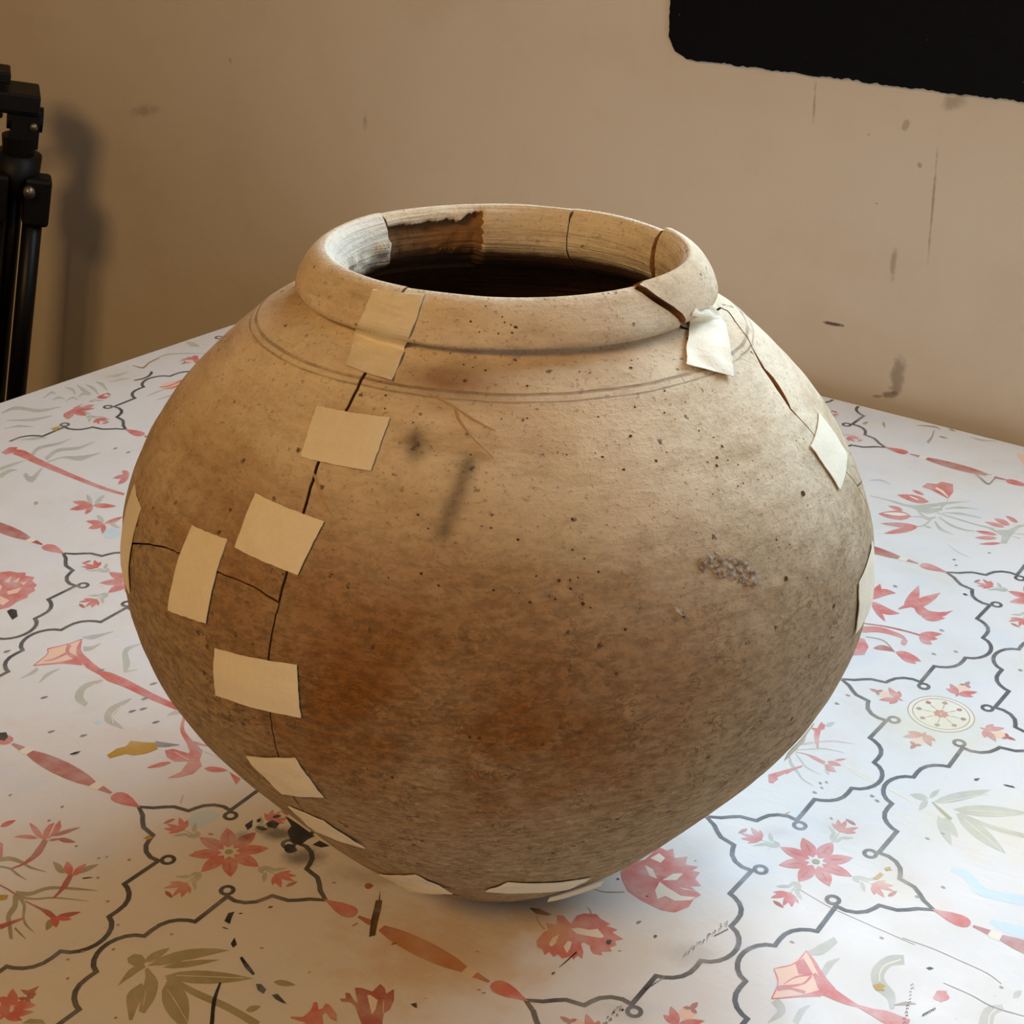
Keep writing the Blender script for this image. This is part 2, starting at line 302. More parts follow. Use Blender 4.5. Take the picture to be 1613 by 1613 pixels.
# the printed lattice
UX, VY = .25, .17589; LX, LY = [-0.1712790125,-0.085886915]
QUART = [(0, 0), (7, 4), (11, 8), (15, 11.3), (23.8, 13.2), (25, 17), (27, 21.5), (31, 25.3), (36, 27.2), (41.3, 26.8), (40.8, 50.3), (44, 51.4), (48, 54), (51, 57.5), (52.8, 62), (53.2, 67), (53, 72.4), (57, 74.4), (60, 77.6), (62, 81.5), (63, 85.5), (63.1, 88)]
def sm(pts):
    cor = {0, 4, 9, 10, 16}
    return pts
LW = .0026
def cell(cx, cy, kind, keep):
    out = []
    for sx in (-1, 1):
        for sy in (-1, 1):
            pts = [(cx + sx * (65 - a) / 1000, cy + sy * b / 1000) for a, b in QUART]
            pts = [p for p in pts if keep(*p)]
            if len(pts) > 1: add_strip('line', 2, pts, [LW * .8] * 1 + [LW] * (len(pts) - 1))
            lc = (cx + sx * (65 - 44.6) / 1000, cy + sy * 23.4 / 1000)
            if keep(*lc):
                ring_ = []
                ux, uy = -sx * .66, -sy * .75
                for k in range(14):
                    a = 2 * PI * k / 14; r = .0031; ring_.append((lc[0] + r * math.cos(a), lc[1] + r * math.sin(a) * 1.02))
                add_strip('line', 2, ring_, LW * .85, True)
    def petal(bx, by, tx, ty, wd, c, layer=2):
        pts = [];dx, dy = tx - bx, ty - by; L = math.hypot(dx, dy); nx, ny = -dy / L, dx / L
        up, dn = [], []
        for k in range(8):
            t_ = k / 7; h = wd / 2 * math.sin(PI * t_ ** .85) ** .9 if 0 < k < 7 else 0
            up.append((bx + dx * t_ + nx * h, by + dy * t_ + ny * h)); dn.append((bx + dx * t_ - nx * h, by + dy * t_ - ny * h))
        pts = up + dn[-2:0:-1]
        pts = [(cx + x / 1000, cy + y / 1000) for x, y in pts]
        if all(keep(*p) for p in pts): add_poly(c, layer, pts)
    def rot(a, x, y): return x * math.cos(a) - y * math.sin(a), x * math.sin(a) + y * math.cos(a)
    if kind == 'flower':
        for k in range(8):
            a = k * PI / 4; petal(*rot(a, 3.6, 0), *rot(a, 20.6, 0), 8.2, 'red'); petal(*rot(a, 8, 0), *rot(a, 17, 0), 1.0, 'dark', 3)
        pts = [(cx + .0022 * math.cos(k * PI / 4), cy + .0022 * math.sin(k * PI / 4)) for k in range(8)]
        if keep(cx, cy): add_poly('olive', 3, pts)
        for k in range(4):
            a = k * PI / 2
            for q in (((21, 0), (28, 3.5), 3.2, 'green'), ((21, 0), (26, -3), 3, 'green'), ((20, 0), (32, .6), 1.1, 'green'), ((26, -1), (31, -8), 2.6, 'green'), ((27, 1), (33, 8), 2.4, 'green')): petal(*rot(a, *q[0]), *rot(a, *q[1]), q[2], q[3], 1)
            for q in (((31, .5), (41, 6), 3.6), ((31, .5), (43, 2), 3.2), ((31, .5), (41, -6), 3.6), ((32, 0), (36, 7.5), 3), ((32, 0), (36, -7), 3)): petal(*rot(a, *q[0]), *rot(a, *q[1]), q[2], 'red')
            for q in (((42, -4), (44, 3), 2.4),): petal(*rot(a, *q[0]), *rot(a, *q[1]), q[2], 'dark', 3)
    else:
        if keep(cx - .02, cy) and keep(cx + .02, cy):
            for r, wd in ((.0196, .00055), (.0168, .00055)): add_strip('brown', 2, [(cx + r * math.cos(k * PI / 24), cy + r * math.sin(k * PI / 24)) for k in range(48)], wd, True)
            add_poly('cream', 1, [(cx + .0195 * math.cos(k * PI / 16), cy + .0195 * math.sin(k * PI / 16)) for k in range(32)])
            for k in range(8):
                a = k * PI / 4 + .2; petal(*rot(a, .5, 0), *rot(a, 5, 0), 3.2, 'red'); petal(*rot(a, 11.4, 0), *rot(a, 15.2, 0), 3.4, 'dark' if k % 2 else 'brown', 3); petal(*rot(a, 5, 0), *rot(a, 12, 0), .6, 'brown', 2)
        for k in range(4):
            a = k * PI / 2 + PI / 2
            R_ = lambda x, y: rot(a - PI / 2, y, -x)
            for q in (((0, 28), (-8.5, 36.5), 4.6), ((0, 28), (-8.5, 29.5), 4.2), ((0, 28), (9, 37.5), 4.6), ((0, 28), (9, 30.5), 4.2), ((0, 29), (0, 24), 2)): petal(*R_(*q[0]), *R_(*q[1]), q[2], 'red')
            add_poly('peach', 1, [(cx + R_(x, y)[0] / 1000, cy + R_(x, y)[1] / 1000) for x, y in ((-4, 33), (4, 33), (3.5, 39), (-3.5, 39))]) if keep(cx + R_(0, 38)[0] / 1000, cy + R_(0, 38)[1] / 1000) else None
            for q in (((0, 41), (-3.6, 39), 2.4), ((0, 41), (3.8, 39.2), 2.4), ((0, 40), (.4, 46.5), 3)): petal(*R_(*q[0]), *R_(*q[1]), q[2], 'dark')
def bar(x0, y, x1, keep):
    def pt(f, o): return (x0 + f, y + o)
    if not (keep(x0, y) and keep(x1, y)): return
    for s_, xo in ((1, x0), (-1, x1)):
        add_poly('red', 3, [(xo + s_ * a / 1000, y + b / 1000) for a, b in ((-1, .3), (3, 1.6), (8, 3.6), (13, 4.6), (16.5, 4.2), (18.6, 2.4), (19.2, 0), (18.6, -2.4), (16.5, -4.2), (13, -4.6), (8, -3.6), (3, -1.6), (-1, -.3))])
        add_poly('dark', 2, [(xo + s_ * a / 1000, y + b / 1000) for a, b in ((20.6, .8), (29, 2.2), (29, -2.2), (20.6, -.8))])
        add_poly('cream', 1, [(xo + s_ * a / 1000, y + b / 1000) for a, b in ((28.5, 2.4), (32, 3.6), (35.5, 3), (35.5, -3), (32, -3.6), (28.5, -2.4))])
    L = x1 - x0; up = [(35, 2.4), (42, 4.3), (50, 5.4), (60, 5.9), (70, 5.4), (78, 4.3), (85, 2.4)]; k_ = L * 1000 / 120
    add_poly('dark', 2, [(x0 + a * k_ / 1000, y + b / 1000) for a, b in up] + [(x0 + a * k_ / 1000, y - b / 1000) for a, b in reversed(up)])
def keep(x, y): return in_cloth(x, y) and x > -.598 - (y - .197) * .11
for n in range(-3, 6):
    for v in range(-4, 6):
        cx, cy = LX + n * UX + .065, LY + v * VY
        cell(cx, cy, 'flower' if (n + v) % 2 == 0 else 'medallion', keep)
        bar(cx + .065, cy, cx + .185, keep)
# motifs in the fields, each printed where it lies; the repeat carries them on past the picture's edge
SEEN = [(-.1036, -.2386), (.2734, .0375), (.047, .6953), (-.122, .69), (-.6313, .5086), (-.655, .236)]
def in_seen(x, y):
    r = False
    for i in range(len(SEEN)):
        a, b = SEEN[i], SEEN[(i + 1) % len(SEEN)]
        if (a[1] > y) != (b[1] > y) and x < (b[0] - a[0]) * (y - a[1]) / (b[1] - a[1]) + a[0]: r = not r
    return r
PRINT = '''red 2 -1910 -1353 -28 22 -27 13 -26 9 -26 6 -26 3 -25 0 28 -18 27 -14 27 -13 26 -8 26 -4
red 2 -1931 -1364 -31 1 -25 -7 -19 -11 -15 -14 -12 -18 -8 -21 19 10 20 11 20 10 19 11 18 12
red 2 -1919 -1351 -40 54 -16 44 10 33 63 -99 14 -36
red 2 -1887 -1345 -23 56 -36 57 -13 45 44 -31 26 -36 3 -44
dark 2 -1888 -1309 21 17 14 22 10 24 8 25 6 27 4 29 -18 -20 -15 -21 -13 -22 -10 -24 -7 -26
dark 2 -1874 -1344 13 3 8 6 7 8 5 9 3 10 3 11 -11 -5 -9 -5 -8 -7 -7 -8 -4 -10
dark 2 -1850 -1308 27 -4 20 3 16 6 15 9 12 11 11 14 -23 0 -21 -1 -19 -4 -17 -7 -13 -10
dark 1 -1908 -1347 10 -22 10 -21 9 -21 7 -18 8 -17 7 -16 6 -16 5 -16 3 -16 2 -17 2 -15 0 -16 -2 -13 -4 -14 -4 -13 -4 -13 9 -5 6 12 5 12 6 13 4 14 4 14 3 15 1 15 1 16 0 16 -2 16 -2 18 -5 19 -11 22 -13 22 -13 22 -13 22
olive 1 -1608 -1482 -22 20 -21 11 -20 6 -19 1 -18 -1 -18 -4 21 -15 22 -12 20 -10 20 -5 19 0
red 2 -1576 -1476 -5 24 -12 17 -15 11 -18 9 -20 6 -23 3 9 -20 11 -18 13 -15 15 -12 19 -7
red 2 -1561 -1473 13 14 3 17 -3 19 -6 20 -10 21 -13 23 -7 -16 -5 -17 -1 -18 3 -19 8 -21
olive 1 -1562 -1449 19 14 12 18 7 21 3 23 1 24 -1 26 -16 -16 -13 -17 -10 -20 -7 -21 -2 -23
dark 2 -1590 -1459 8 -19 9 -19 8 -19 6 -16 9 -14 7 -13 7 -12 6 -13 6 -14 5 -15 4 -16 5 -15 12 -3 -2 15 -3 15 -3 15 -3 14 -2 13 -2 12 -2 13 -4 15 -10 18 -11 19 -11 19 -11 20
dark 2 -1596 -1748 26 0 28 1 25 0 23 0 19 -2 17 -2 14 -2 14 -3 13 0 13 -1 14 0 13 -1 -9 25 -14 3 -15 3 -15 4 -16 2 -13 -2 -13 -3 -14 -3 -17 -3 -21 -2 -25 -2 -26 -2 -26 -2
dark 2 -1386 -1741 22 10 15 14 12 17 9 20 7 20 4 23 -18 -13 -17 -14 -14 -15 -12 -17 -8 -20
red 2 -1386 -1741 22 -4 15 3 12 7 10 9 8 10 6 13 -18 1 -17 -2 -15 -4 -12 -7 -9 -9
red 2 -1403 -1737 4 -22 10 -13 12 -9 15 -5 16 -3 18 0 -6 17 -9 15 -10 12 -13 9 -15 4
olive 1 -1390 -1760 -9 -12 2 -13 6 -12 11 -12 13 -12 16 -12 3 12 1 12 -3 13 -7 12 -11 12
olive 1 -1667 -1745 15 10 16 11 15 11 12 13 8 14 5 15 3 14 5 12 6 12 6 11 8 11 13 13 20 15 27 17 28 17 27 16 21 15 21 13 20 14 20 13 -2 2 -23 -10 -23 -10 -24 -11 -25 -12 -27 -15 -29 -16 -27 -17 -22 -15 -15 -13 -10 -12 -7 -11 -6 -12 -6 -14 -5 -14 -4 -12 -8 -11 -12 -10 -16 -9 -17 -9 -18 -9
olive 1 -1645 -1754 19 10 21 10 19 11 19 12 16 14 14 15 14 16 15 13 17 12 18 11 19 11 20 11 21 12 22 12 23 13 22 12 -2 2 -23 -11 -24 -11 -24 -11 -22 -11 -21 -10 -19 -10 -19 -11 -18 -12 -16 -13 -15 -15 -15 -15 -16 -13 -19 -9 -21 -9 -22 -8 -22 -9
olive 1 -1682 -1748 16 -15 17 -15 14 -13 10 -12 8 -13 6 -16 8 -19 12 -18 16 -16 16 -12 16 -10 17 -11 19 -14 22 -16 22 -16 22 -15 11 11 -21 17 -22 17 -21 16 -19 15 -17 13 -15 10 -11 9 -7 8 -6 11 -6 15 -7 19 -11 20 -16 19 -18 16 -17 15 -17 15
olive 1 -1639 -1753 16 -5 15 -5 14 -5 12 -7 14 -11 16 -16 16 -16 16 -14 14 -11 14 -9 14 -8 17 -7 19 -4 21 -3 21 -2 21 -3 -1 2 -21 6 -22 5 -21 6 -17 7 -14 6 -12 6 -11 7 -13 10 -13 13 -14 16 -16 17 -18 16 -18 11 -18 8 -15 6 -16 7
olive 1 -1936 -1609 8 10 8 9 8 9 10 6 13 6 16 5 16 3 17 3 14 1 15 -1 17 -1 19 1 21 6 23 8 24 8 23 8 -2 2 -26 -4 -26 -5 -25 -5 -23 -2 -18 0 -16 2 -16 3 -18 0 -19 -1 -19 -2 -18 -4 -17 -6 -13 -8 -9 -10 -8 -10 -9 -9
olive 1 -1901 -1642 13 6 14 6 13 4 13 3 14 -1 14 -3 16 -4 18 -3 18 1 19 1 19 2 19 1 -1 2 -21 2 -21 2 -20 2 -19 3 -16 2 -15 3 -16 3 -16 0 -16 -3 -14 -5 -14 -6 -13 -5
olive 1 -1483 -1916 12 -2 12 -3 12 -2 12 -3 14 -2 14 -2 14 -2 14 -2 -1 4 -14 4 -15 4 -14 4 -14 4 -13 3 -12 3 -12 3 -13 3
dark 2 -1790 -1740 16 1 16 0 15 0 16 0 15 -1 16 -1 15 -1 15 -1 -4 10 -16 1 -15 2 -16 1 -15 0 -16 1 -16 -1 -16 0 -16 0
dark 2 -1529 -1956 3 14 3 14 3 14 4 15 4 14 5 14 4 15 5 15 -15 8 -6 -13 -7 -14 -7 -14 -6 -13 -7 -13 -6 -12 -6 -13 -6 -12
yellow 4 -1733 -1786 33 24 20 -26 -19 -27
red 2 -2165 -1414 17 7 9 12 4 15 0 16 -2 18 -5 20 -12 -10 -10 -12 -7 -13 -4 -14 1 -17
red 2 -2068 -1498 30 -5 81 -73 -5 -13
grey 3 -2004 -1236 6 0 3 3 2 3 -1 4 -1 5 -2 5 -5 -1 -3 -2 -3 -3 -1 -3 1 -4
grey 3 -1728 -1301 7 0 2 2 2 3 0 5 -1 4 -2 6 -5 -2 -3 -2 -3 -2 -1 -4 1 -4
grey 3 -1538 -1271 6 0 3 2 2 3 0 4 -1 5 -2 5 -5 -1 -3 -2 -2 -2 -2 -4 1 -4
grey 3 -1562 -1303 7 1 2 2 2 3 0 4 -1 5 -2 5 -4 -1 -4 -2 -2 -3 -2 -3 1 -4
grey 3 -1276 -1516 6 0 3 3 1 3 0 4 0 4 -2 5 -4 -1 -4 -2 -2 -3 -1 -3 0 -4
grey 3 -1450 -1415 6 1 3 2 2 3 0 4 -1 5 -2 5 -4 -2 -4 -2 -2 -2 -1 -3 0 -4
grey 3 -2039 -1114 7 0 3 2 1 4 0 4 -1 5 -2 6 -5 -2 -4 -2 -2 -2 -1 -4 0 -5
black 3 -1507 -1459 10 4 7 7 7 7 6 8 6 8 4 9 -8 -6 -9 -6 -7 -6 -7 -7 -6 -8
olive 1 -896 -1741 4 39 35 17 51 -18 8 -41 -32 -19 -38 1
olive 1 -812 -1714 22 15 10 21 5 24 0 26 -3 28 -7 30 -16 -19 -12 -20 -9 -22 -5 -24 2 -27
olive 1 -820 -1717 -3 -19 -3 -19 -3 -21 -1 -22 7 -25 9 -26 10 -25 9 -25 4 -1 0 23 1 23 1 22 3 20 0 19 1 19 2 20 2 20
olive 1 -781 -1725 51 42 40 50 38 53 36 55 36 55 36 56 -65 -32 -56 -39 -47 -46 -37 -54 -26 -63
olive 1 -717 -1691 42 23 35 30 30 33 27 36 25 39 23 40 -38 -26 -36 -29 -34 -32 -30 -33 -26 -37
olive 1 -669 -1729 80 15 65 30 58 39 52 45 48 50 44 56 -72 -23 -68 -29 -64 -33 -58 -39 -50 -48
olive 1 -775 -1745 20 -20 21 -19 15 -17 9 -15 10 -11 11 -14 11 -17 13 -20 17 -19 17 -21 18 -23 17 -22 33 5 -8 23 -7 24 -8 24 -9 24 -13 21 -14 22 -17 23 -23 24 -30 16 -27 10 -26 8 -25 7
olive 1 -720 -1824 -2 -20 -3 -20 0 -26 10 -33 30 -30 33 -27 32 -25 30 -24 13 7 -18 31 -18 31 -15 29 -6 21 -12 15 -9 17 -9 21 -9 23
olive 1 -639 -1734 33 -72 45 -45 49 -31 54 -22 56 -13 60 -6 -36 56 -41 48 -45 41 -50 32 -56 19
olive 1 -648 -1738 48 -2 49 -1 48 -2 47 0 46 4 45 5 44 5 44 3 46 0 46 -1 46 -2 46 -1 -15 42 -45 1 -47 1 -46 0 -47 -1 -46 -3 -45 -5 -45 -5 -44 -4 -46 -3 -46 -1 -47 -2 -47 -1
cream 2 -597 -1783 24 -10 25 -10 24 -11 27 -12 30 -13 32 -15 32 -15 32 -15 0 3 -31 15 -33 15 -31 15 -30 14 -27 12 -25 10 -24 9 -25 10
cream 2 -675 -1609 19 21 18 20 19 21 18 20 -3 3 -19 -21 -18 -20 -19 -20 -18 -21
cream 2 -624 -1693 27 18 26 17 27 18 31 20 36 23 39 25 40 27 40 25 -3 4 -40 -26 -40 -26 -39 -26 -36 -23 -31 -20 -27 -18 -26 -17 -27 -17
cream 2 -670 -1848 17 -20 16 -20 16 -20 17 -20 2 1 -16 20 -16 20 -17 20 -16 20
olive 1 -207 -1675 18 2 10 8 6 11 4 13 0 14 -1 17 -14 -5 -12 -7 -9 -9 -6 -11 -2 -14
red 2 -1079 -2276 0 23 -10 17 -14 13 -19 10 -21 8 -25 7 6 -21 8 -17 11 -16 15 -13 20 -9
red 2 -1081 -2265 29 -5 19 4 14 9 10 13 7 15 4 18 -24 0 -20 -2 -18 -6 -14 -9 -8 -14
red 2 -1073 -2272 18 -20 14 -8 12 -2 12 3 10 6 9 11 -16 13 -15 10 -13 7 -13 1 -11 -4
red 2 -1092 -2274 -23 17 -16 6 -14 0 -11 -5 -10 -8 -8 -12 20 -11 17 -8 16 -3 14 0 10 7
red 2 -1086 -2288 -19 -3 -7 -8 0 -9 5 -11 9 -12 13 -13 12 6 9 7 4 7 0 10 -7 11
dark 2 -1133 -2182 33 18 16 51 20 -51 24 -26 -26 0 -36 -1
olive 1 -959 -2326 5 41 49 30 33 -11
brown 3 -2341 -1205 7 0 4 2 1 4 0 4 -2 6 -3 6 -5 -1 -4 -2 -3 -3 -1 -4 1 -5
brown 3 -2040 -1112 8 0 3 2 1 3 0 5 -1 5 -3 6 -5 -1 -4 -2 -3 -2 -2 -4 1 -5
brown 3 -1428 -1221 6 0 4 2 1 4 0 4 -1 5 -2 6 -5 -1 -4 -2 -3 -3 -1 -3 0 -5
brown 3 -1116 -1923 6 1 3 2 2 3 0 3 -1 5 -2 5 -4 -2 -4 -1 -2 -3 -2 -3 1 -4
brown 3 -1100 -1843 6 0 3 2 1 3 0 4 -1 4 -1 5 -5 -1 -4 -2 -2 -2 -1 -3 0 -4
brown 3 -1019 -2012 6 0 3 2 2 3 0 4 -1 4 -2 5 -4 -1 -4 -2 -2 -2 -2 -3 1 -4
brown 3 -1276 -1514 7 0 3 2 2 3 0 4 -1 5 -2 6 -5 -2 -4 -1 -3 -3 -1 -3 1 -4
brown 3 -1107 -1609 7 0 3 2 1 4 1 4 -1 4 -2 5 -5 -1 -4 -1 -2 -3 -2 -3 1 -4
brown 3 -996 -1746 6 0 3 2 1 4 0 3 0 5 -2 5 -5 -1 -3 -2 -3 -2 -1 -3 0 -5
brown 3 -652 -2062 6 0 3 2 1 3 0 3 0 4 -2 5 -4 -1 -3 -2 -3 -2 -1 -3 0 -4
brown 3 -850 -1505 6 0 3 2 1 3 1 4 -1 5 -2 5 -5 -1 -3 -2 -3 -2 -1 -4 0 -4
black 4 -710 -1274 -25 55 17 27 20 -44 25 -39
black 4 -572 -1379 -16 45 44 -31 0 -28
black 4 -469 -1427 17 -10 17 -9 17 -9 17 -9 17 -5 16 -4 15 -4 15 -4 -1 16 -15 6 -15 7 -15 6 -16 7 -16 6 -17 6 -17 7 -18 7
black 4 -432 -1606 13 -27 13 -28 15 -28 17 -29 23 -30 25 -30 25 -30 24 -29 16 9 -24 30 -26 29 -24 30 -21 28 -19 27 -16 26 -16 27 -16 27
black 4 -687 -1315 8 -1 6 1 7 2 5 2 6 3 5 3 -8 0 -7 0 -6 -1 -6 -2 -6 -2
black 4 -693 -1191 6 0 4 1 3 2 2 3 2 4 2 4 -5 -1 -4 -1 -4 -2 -3 -2 -2 -3
blue 1 -1425 -794 -12 78 43 64 74 6 18 -56 -17 -89 -33 -37
yellow 4 -1496 -1041 1 34 37 3 -8 -32
brown 3 -1552 -707 -10 17 -11 17 -10 16 -11 17 -5 0 11 -17 10 -17 11 -17 10 -16
dark 2 88 -1361 21 20 -26 27 19 10 45 -25 26 -6 -76 72 25 18 58 11 -3 62 34 -9 29 -26 10 46 46 -59 22 -59 -7 -38 21 -34 36 -54 -59 -51 -72 52 -60 46 -36 7 -33 -20
cream 3 176 -1267 11 9 48 -7 30 -53 7 -36 -51 45
cream 3 260 -1255 12 -16 12 -16 12 -16 12 -16 3 2 -12 16 -12 16 -12 16 -12 16
red 2 -20 -1584 48 33 2 20 -3 39 -21 42 13 11 36 -33 11 17 -12 32 22 4 64 -27 32 -39 -35 -1 -44 17 1 -23 66 -65 -70 -52 -30 35 -66 -16
black 4 373 -1197 17 25 24 -28 -14 -2
brown 3 -141 -1316 3 1 2 3 1 2 0 4 0 3 -2 4 -2 -2 -2 -2 -2 -2 -1 -3 0 -3
olive 1 -233 -1457 25 -4 19 4 16 7 14 11 13 13 11 16 -22 0 -21 -2 -18 -5 -16 -8 -14 -12
peach 1 1699 229 54 -36 88 -84 68 -51 -20 -72 -38 -13 -140 -146 -19 101 -66 97 49 58
red 2 1696 229 16 -13 15 -13 15 -13 16 -16 18 -18 20 -21 20 -21 20 -20 21 -17 20 -16 19 -15 20 -15 8 42 -20 12 -20 13 -19 13 -20 13 -20 17 -21 18 -20 19 -20 16 -18 13 -16 11 -16 10 -16 10
red 2 1694 235 1 -30 1 -29 0 -28 -6 -26 -11 -25 -17 -24 -19 -23 -18 -24 4 -6 18 23 19 23 17 25 13 26 6 28 0 29 -1 30 -1 29
red 2 1625 20 17 -19 16 -18 15 -18 12 -21 8 -25 5 -29 5 -30 5 -30 6 0 -5 30 -4 30 -6 30 -9 28 -13 23 -15 19 -17 18 -16 18
red 2 1713 -173 26 24 27 25 25 24 24 22 22 17 19 15 18 14 19 15 -23 39 -15 -22 -14 -22 -15 -22 -17 -24 -23 -23 -25 -25 -26 -26 -26 -25
red 2 1697 115 11 63 89 -79 -56 -41
red 2 1789 104 -15 -17 -15 -17 -15 -18 -11 -18 -8 -19 -5 -20 -4 -19 -4 -19 4 -3 5 18 5 19 6 17 8 17 12 17 14 16 16 15 16 17
red 2 1789 86 -1 -19 0 -19 -2 -18 -7 -19 -16 -20 -22 -21 -24 -21 -23 -22 13 -22 21 24 23 24 21 24 15 24 9 21 3 21 1 19 2 18
red 2 1795 97 13 -15 14 -15 13 -15 11 -15 12 -11 12 -12 12 -12 12 -13 19 45 -12 12 -12 13 -13 13 -14 13 -15 9 -16 8 -16 8 -15 7
red 2 1710 -108 11 12 10 12 10 11 12 10 16 5 18 3 19 3 18 3 -6 23 -18 -5 -18 -4 -18 -6 -17 -7 -14 -7 -13 -10 -12 -9 -11 -10
red 2 1886 -5 19 0 18 1 19 0 18 1 19 2 19 2 17 3 15 3 10 3 7 3 6 3 9 3 15 -3 18 -4 19 -3 18 -3 17 -4 15 -3 17 -3 19 -4 24 0 27 -1 28 0 28 -1 -12 97 -28 -2 -28 -2 -28 -2 -24 -3 -19 -6 -15 -7 -14 -7 -14 -6 -17 -4 -18 -4 -16 -4 -15 -4 -10 2 -7 1 -7 1 -10 2 -15 4 -18 5 -20 5 -19 5 -18 5 -19 5 -19 6 -19 6
green 1 1715 210 14 10 15 8 15 12 15 18 8 30 5 32 5 32 5 31 -33 27 -9 -29 -9 -28 -9 -26 -9 -20 -4 -20 -6 -18 -8 -19 -8 -20
green 1 1852 117 -1 22 -1 21 -1 20 1 16 -1 19 1 20 3 21 2 22 -7 5 -9 -15 -9 -15 -10 -17 -7 -20 0 -25 2 -24 2 -22 2 -21
green 1 1772 -327 10 26 11 27 9 28 2 34 -18 32 -21 17 -18 10 -16 10 -10 -51 18 -11 17 -9 9 -6 1 0 4 -12 -1 -27 -3 -32 -1 -31
green 1 1886 -251 -2 23 -3 24 -3 21 0 17 -2 16 0 15 2 17 1 17 -3 2 -8 -11 -8 -11 -8 -14 -6 -18 0 -24 3 -25 3 -24 3 -22
green 1 2096 490 -15 -11 -17 -11 -17 -15 -15 -22 -11 -29 -7 -32 -4 -33 1 -35 9 -34 14 -30 16 -24 19 -23 24 -14 23 -8 18 -6 13 -6 10 -9 11 -15 11 -19 13 -19 15 13 -7 23 -8 24 -10 26 -15 28 -23 20 -22 14 -18 11 -10 11 -7 10 -7 10 -3 10 -2 8 -2 14 0 21 2 21 3 17 6 12 11 13 15 13 15 14
cream 2 2095 453 -13 -21 -13 -21 -11 -20 -9 -20 -3 -19 -1 -18 2 -17 3 -16 4 -15 6 -15 6 -14 6 -14 5 3 -6 14 -7 14 -5 14 -4 14 -2 15 -2 16 0 16 4 17 8 19 11 20 13 20 12 21
green 1 2607 441 -15 -13 -15 -13 -16 -19 -14 -30 0 -39 5 -33 6 -27 4 -24 61 18 -5 26 -7 24 -3 17 -1 7 -2 12 4 20 8 23 7 24
cream 2 2595 410 -4 -16 -4 -17 -4 -17 -1 -17 2 -19 5 -18 5 -17 5 -18 5 3 -5 17 -5 18 -5 17 -2 16 1 16 4 15 4 16 4 17
green 1 2633 518 13 3 7 9 3 12 0 13 -2 16 -4 17 -10 -6 -7 -8 -6 -9 -2 -12 0 -15
red 2 2353 324 10 -18 8 -5 6 1 5 7 4 10 4 15 -9 11 -8 7 -7 4 -7 -2 -4 -9
red 2 2353 324 -9 -14 -2 -9 3 -7 5 -5 7 -3 10 -3 5 12 3 10 0 8 -3 7 -6 4
red 2 2353 324 -14 11 -8 -1 -5 -5 -3 -10 0 -14 1 -16 11 -5 9 -1 7 1 4 6 2 12
red 2 2353 324 -3 22 -4 9 -6 4 -6 -2 -6 -5 -7 -9 3 -15 4 -12 5 -8 5 -3 7 4
red 2 2353 324 14 -1 5 5 2 8 -2 10 -4 11 -7 14 -9 -2 -7 -4 -5 -6 -1 -8 2 -11
brown 2 2196 130 12 10 11 9 11 9 11 8 9 9 8 9 10 8 9 8 -2 5 -11 -4 -11 -3 -11 -4 -12 -5 -9 -12 -10 -14 -9 -14 -9 -13
yellow 4 2059 200 25 33 26 -1 -7 -24 20 -7 -36 -26
black 3 2220 465 11 20 21 1 -12 -24
grey 3 2042 603 39 3 38 4 39 4 38 2 38 0 38 -1 37 -1 36 -2 35 -1 35 -1 33 -2 28 -4 23 -6 19 -8 18 -8 18 -8 1 4 -19 8 -17 8 -20 8 -23 6 -29 4 -32 2 -35 1 -35 1 -36 1 -37 2 -39 1 -38 0 -38 -2 -38 -4 -39 -4 -39 -3
grey 3 2327 414 35 0 34 0 34 0 33 -2 29 -4 27 -6 28 -6 30 -1 33 4 36 7 36 9 35 8 0 5 -36 -7 -36 -8 -36 -7 -33 -3 -30 1 -27 4 -27 6 -30 3 -32 1 -34 0 -35 0 -34 0
black 3 2278 43 1 4 0 4 1 3 1 1 0 0 2 -1 2 -2 2 -1 0 2 -2 1 -1 3 -3 2 -2 0 -2 -2 -1 -4 -1 -4 -1 -3
black 3 2271 67 -1 4 -1 4 -1 3 0 1 0 0 2 -1 2 -1 2 -1 1 2 -2 2 -3 1 -2 2 -2 -1 -1 -4 1 -4 1 -4 0 -3
black 3 2270 93 0 4 0 5 0 4 0 1 0 0 2 -2 3 -4 2 -2 1 1 -2 3 -2 4 -3 3 -3 1 -1 -3 -1 -4 0 -5 0 -5
black 3 2259 112 0 5 1 6 0 4 0 1 1 0 2 -3 2 -4 2 -4 2 2 -2 4 -3 4 -2 4 -3 2 -2 -4 -1 -4 0 -6 -1 -5
black 3 2255 139 0 3 -1 4 -1 3 0 1 1 0 3 0 3 0 2 -1 0 2 -2 1 -3 2 -3 0 -3 -1 -1 -3 0 -4 1 -4 1 -4
black 3 2246 158 1 4 1 5 2 4 0 1 1 0 2 -2 2 -4 2 -3 1 1 -2 4 -2 4 -2 3 -3 2 -2 -3 -2 -4 -1 -5 -2 -4
black 3 2242 184 2 5 2 4 1 4 1 2 1 1 1 -1 1 -2 2 -1 0 1 -1 2 -1 1 -2 2 -2 0 -1 -3 -2 -4 -2 -4 -2 -4
black 3 2237 209 2 3 2 4 2 3 1 2 -1 3 -1 -1 -1 -1 -1 -1 1 -1 1 0 1 1 1 1 -1 1 -1 -2 -2 -3 -3 -3 -2 -4
black 3 2231 233 0 4 1 5 0 3 0 2 1 0 1 -2 2 -2 1 -3 1 1 -2 2 -1 3 -2 3 -2 0 -1 -2 0 -4 -1 -5 0 -4
black 3 2222 255 0 4 0 4 0 4 0 1 2 -1 3 -3 3 -3 3 -3 0 1 -3 3 -3 4 -3 3 -2 1 -2 -2 0 -4 0 -4 -1 -4
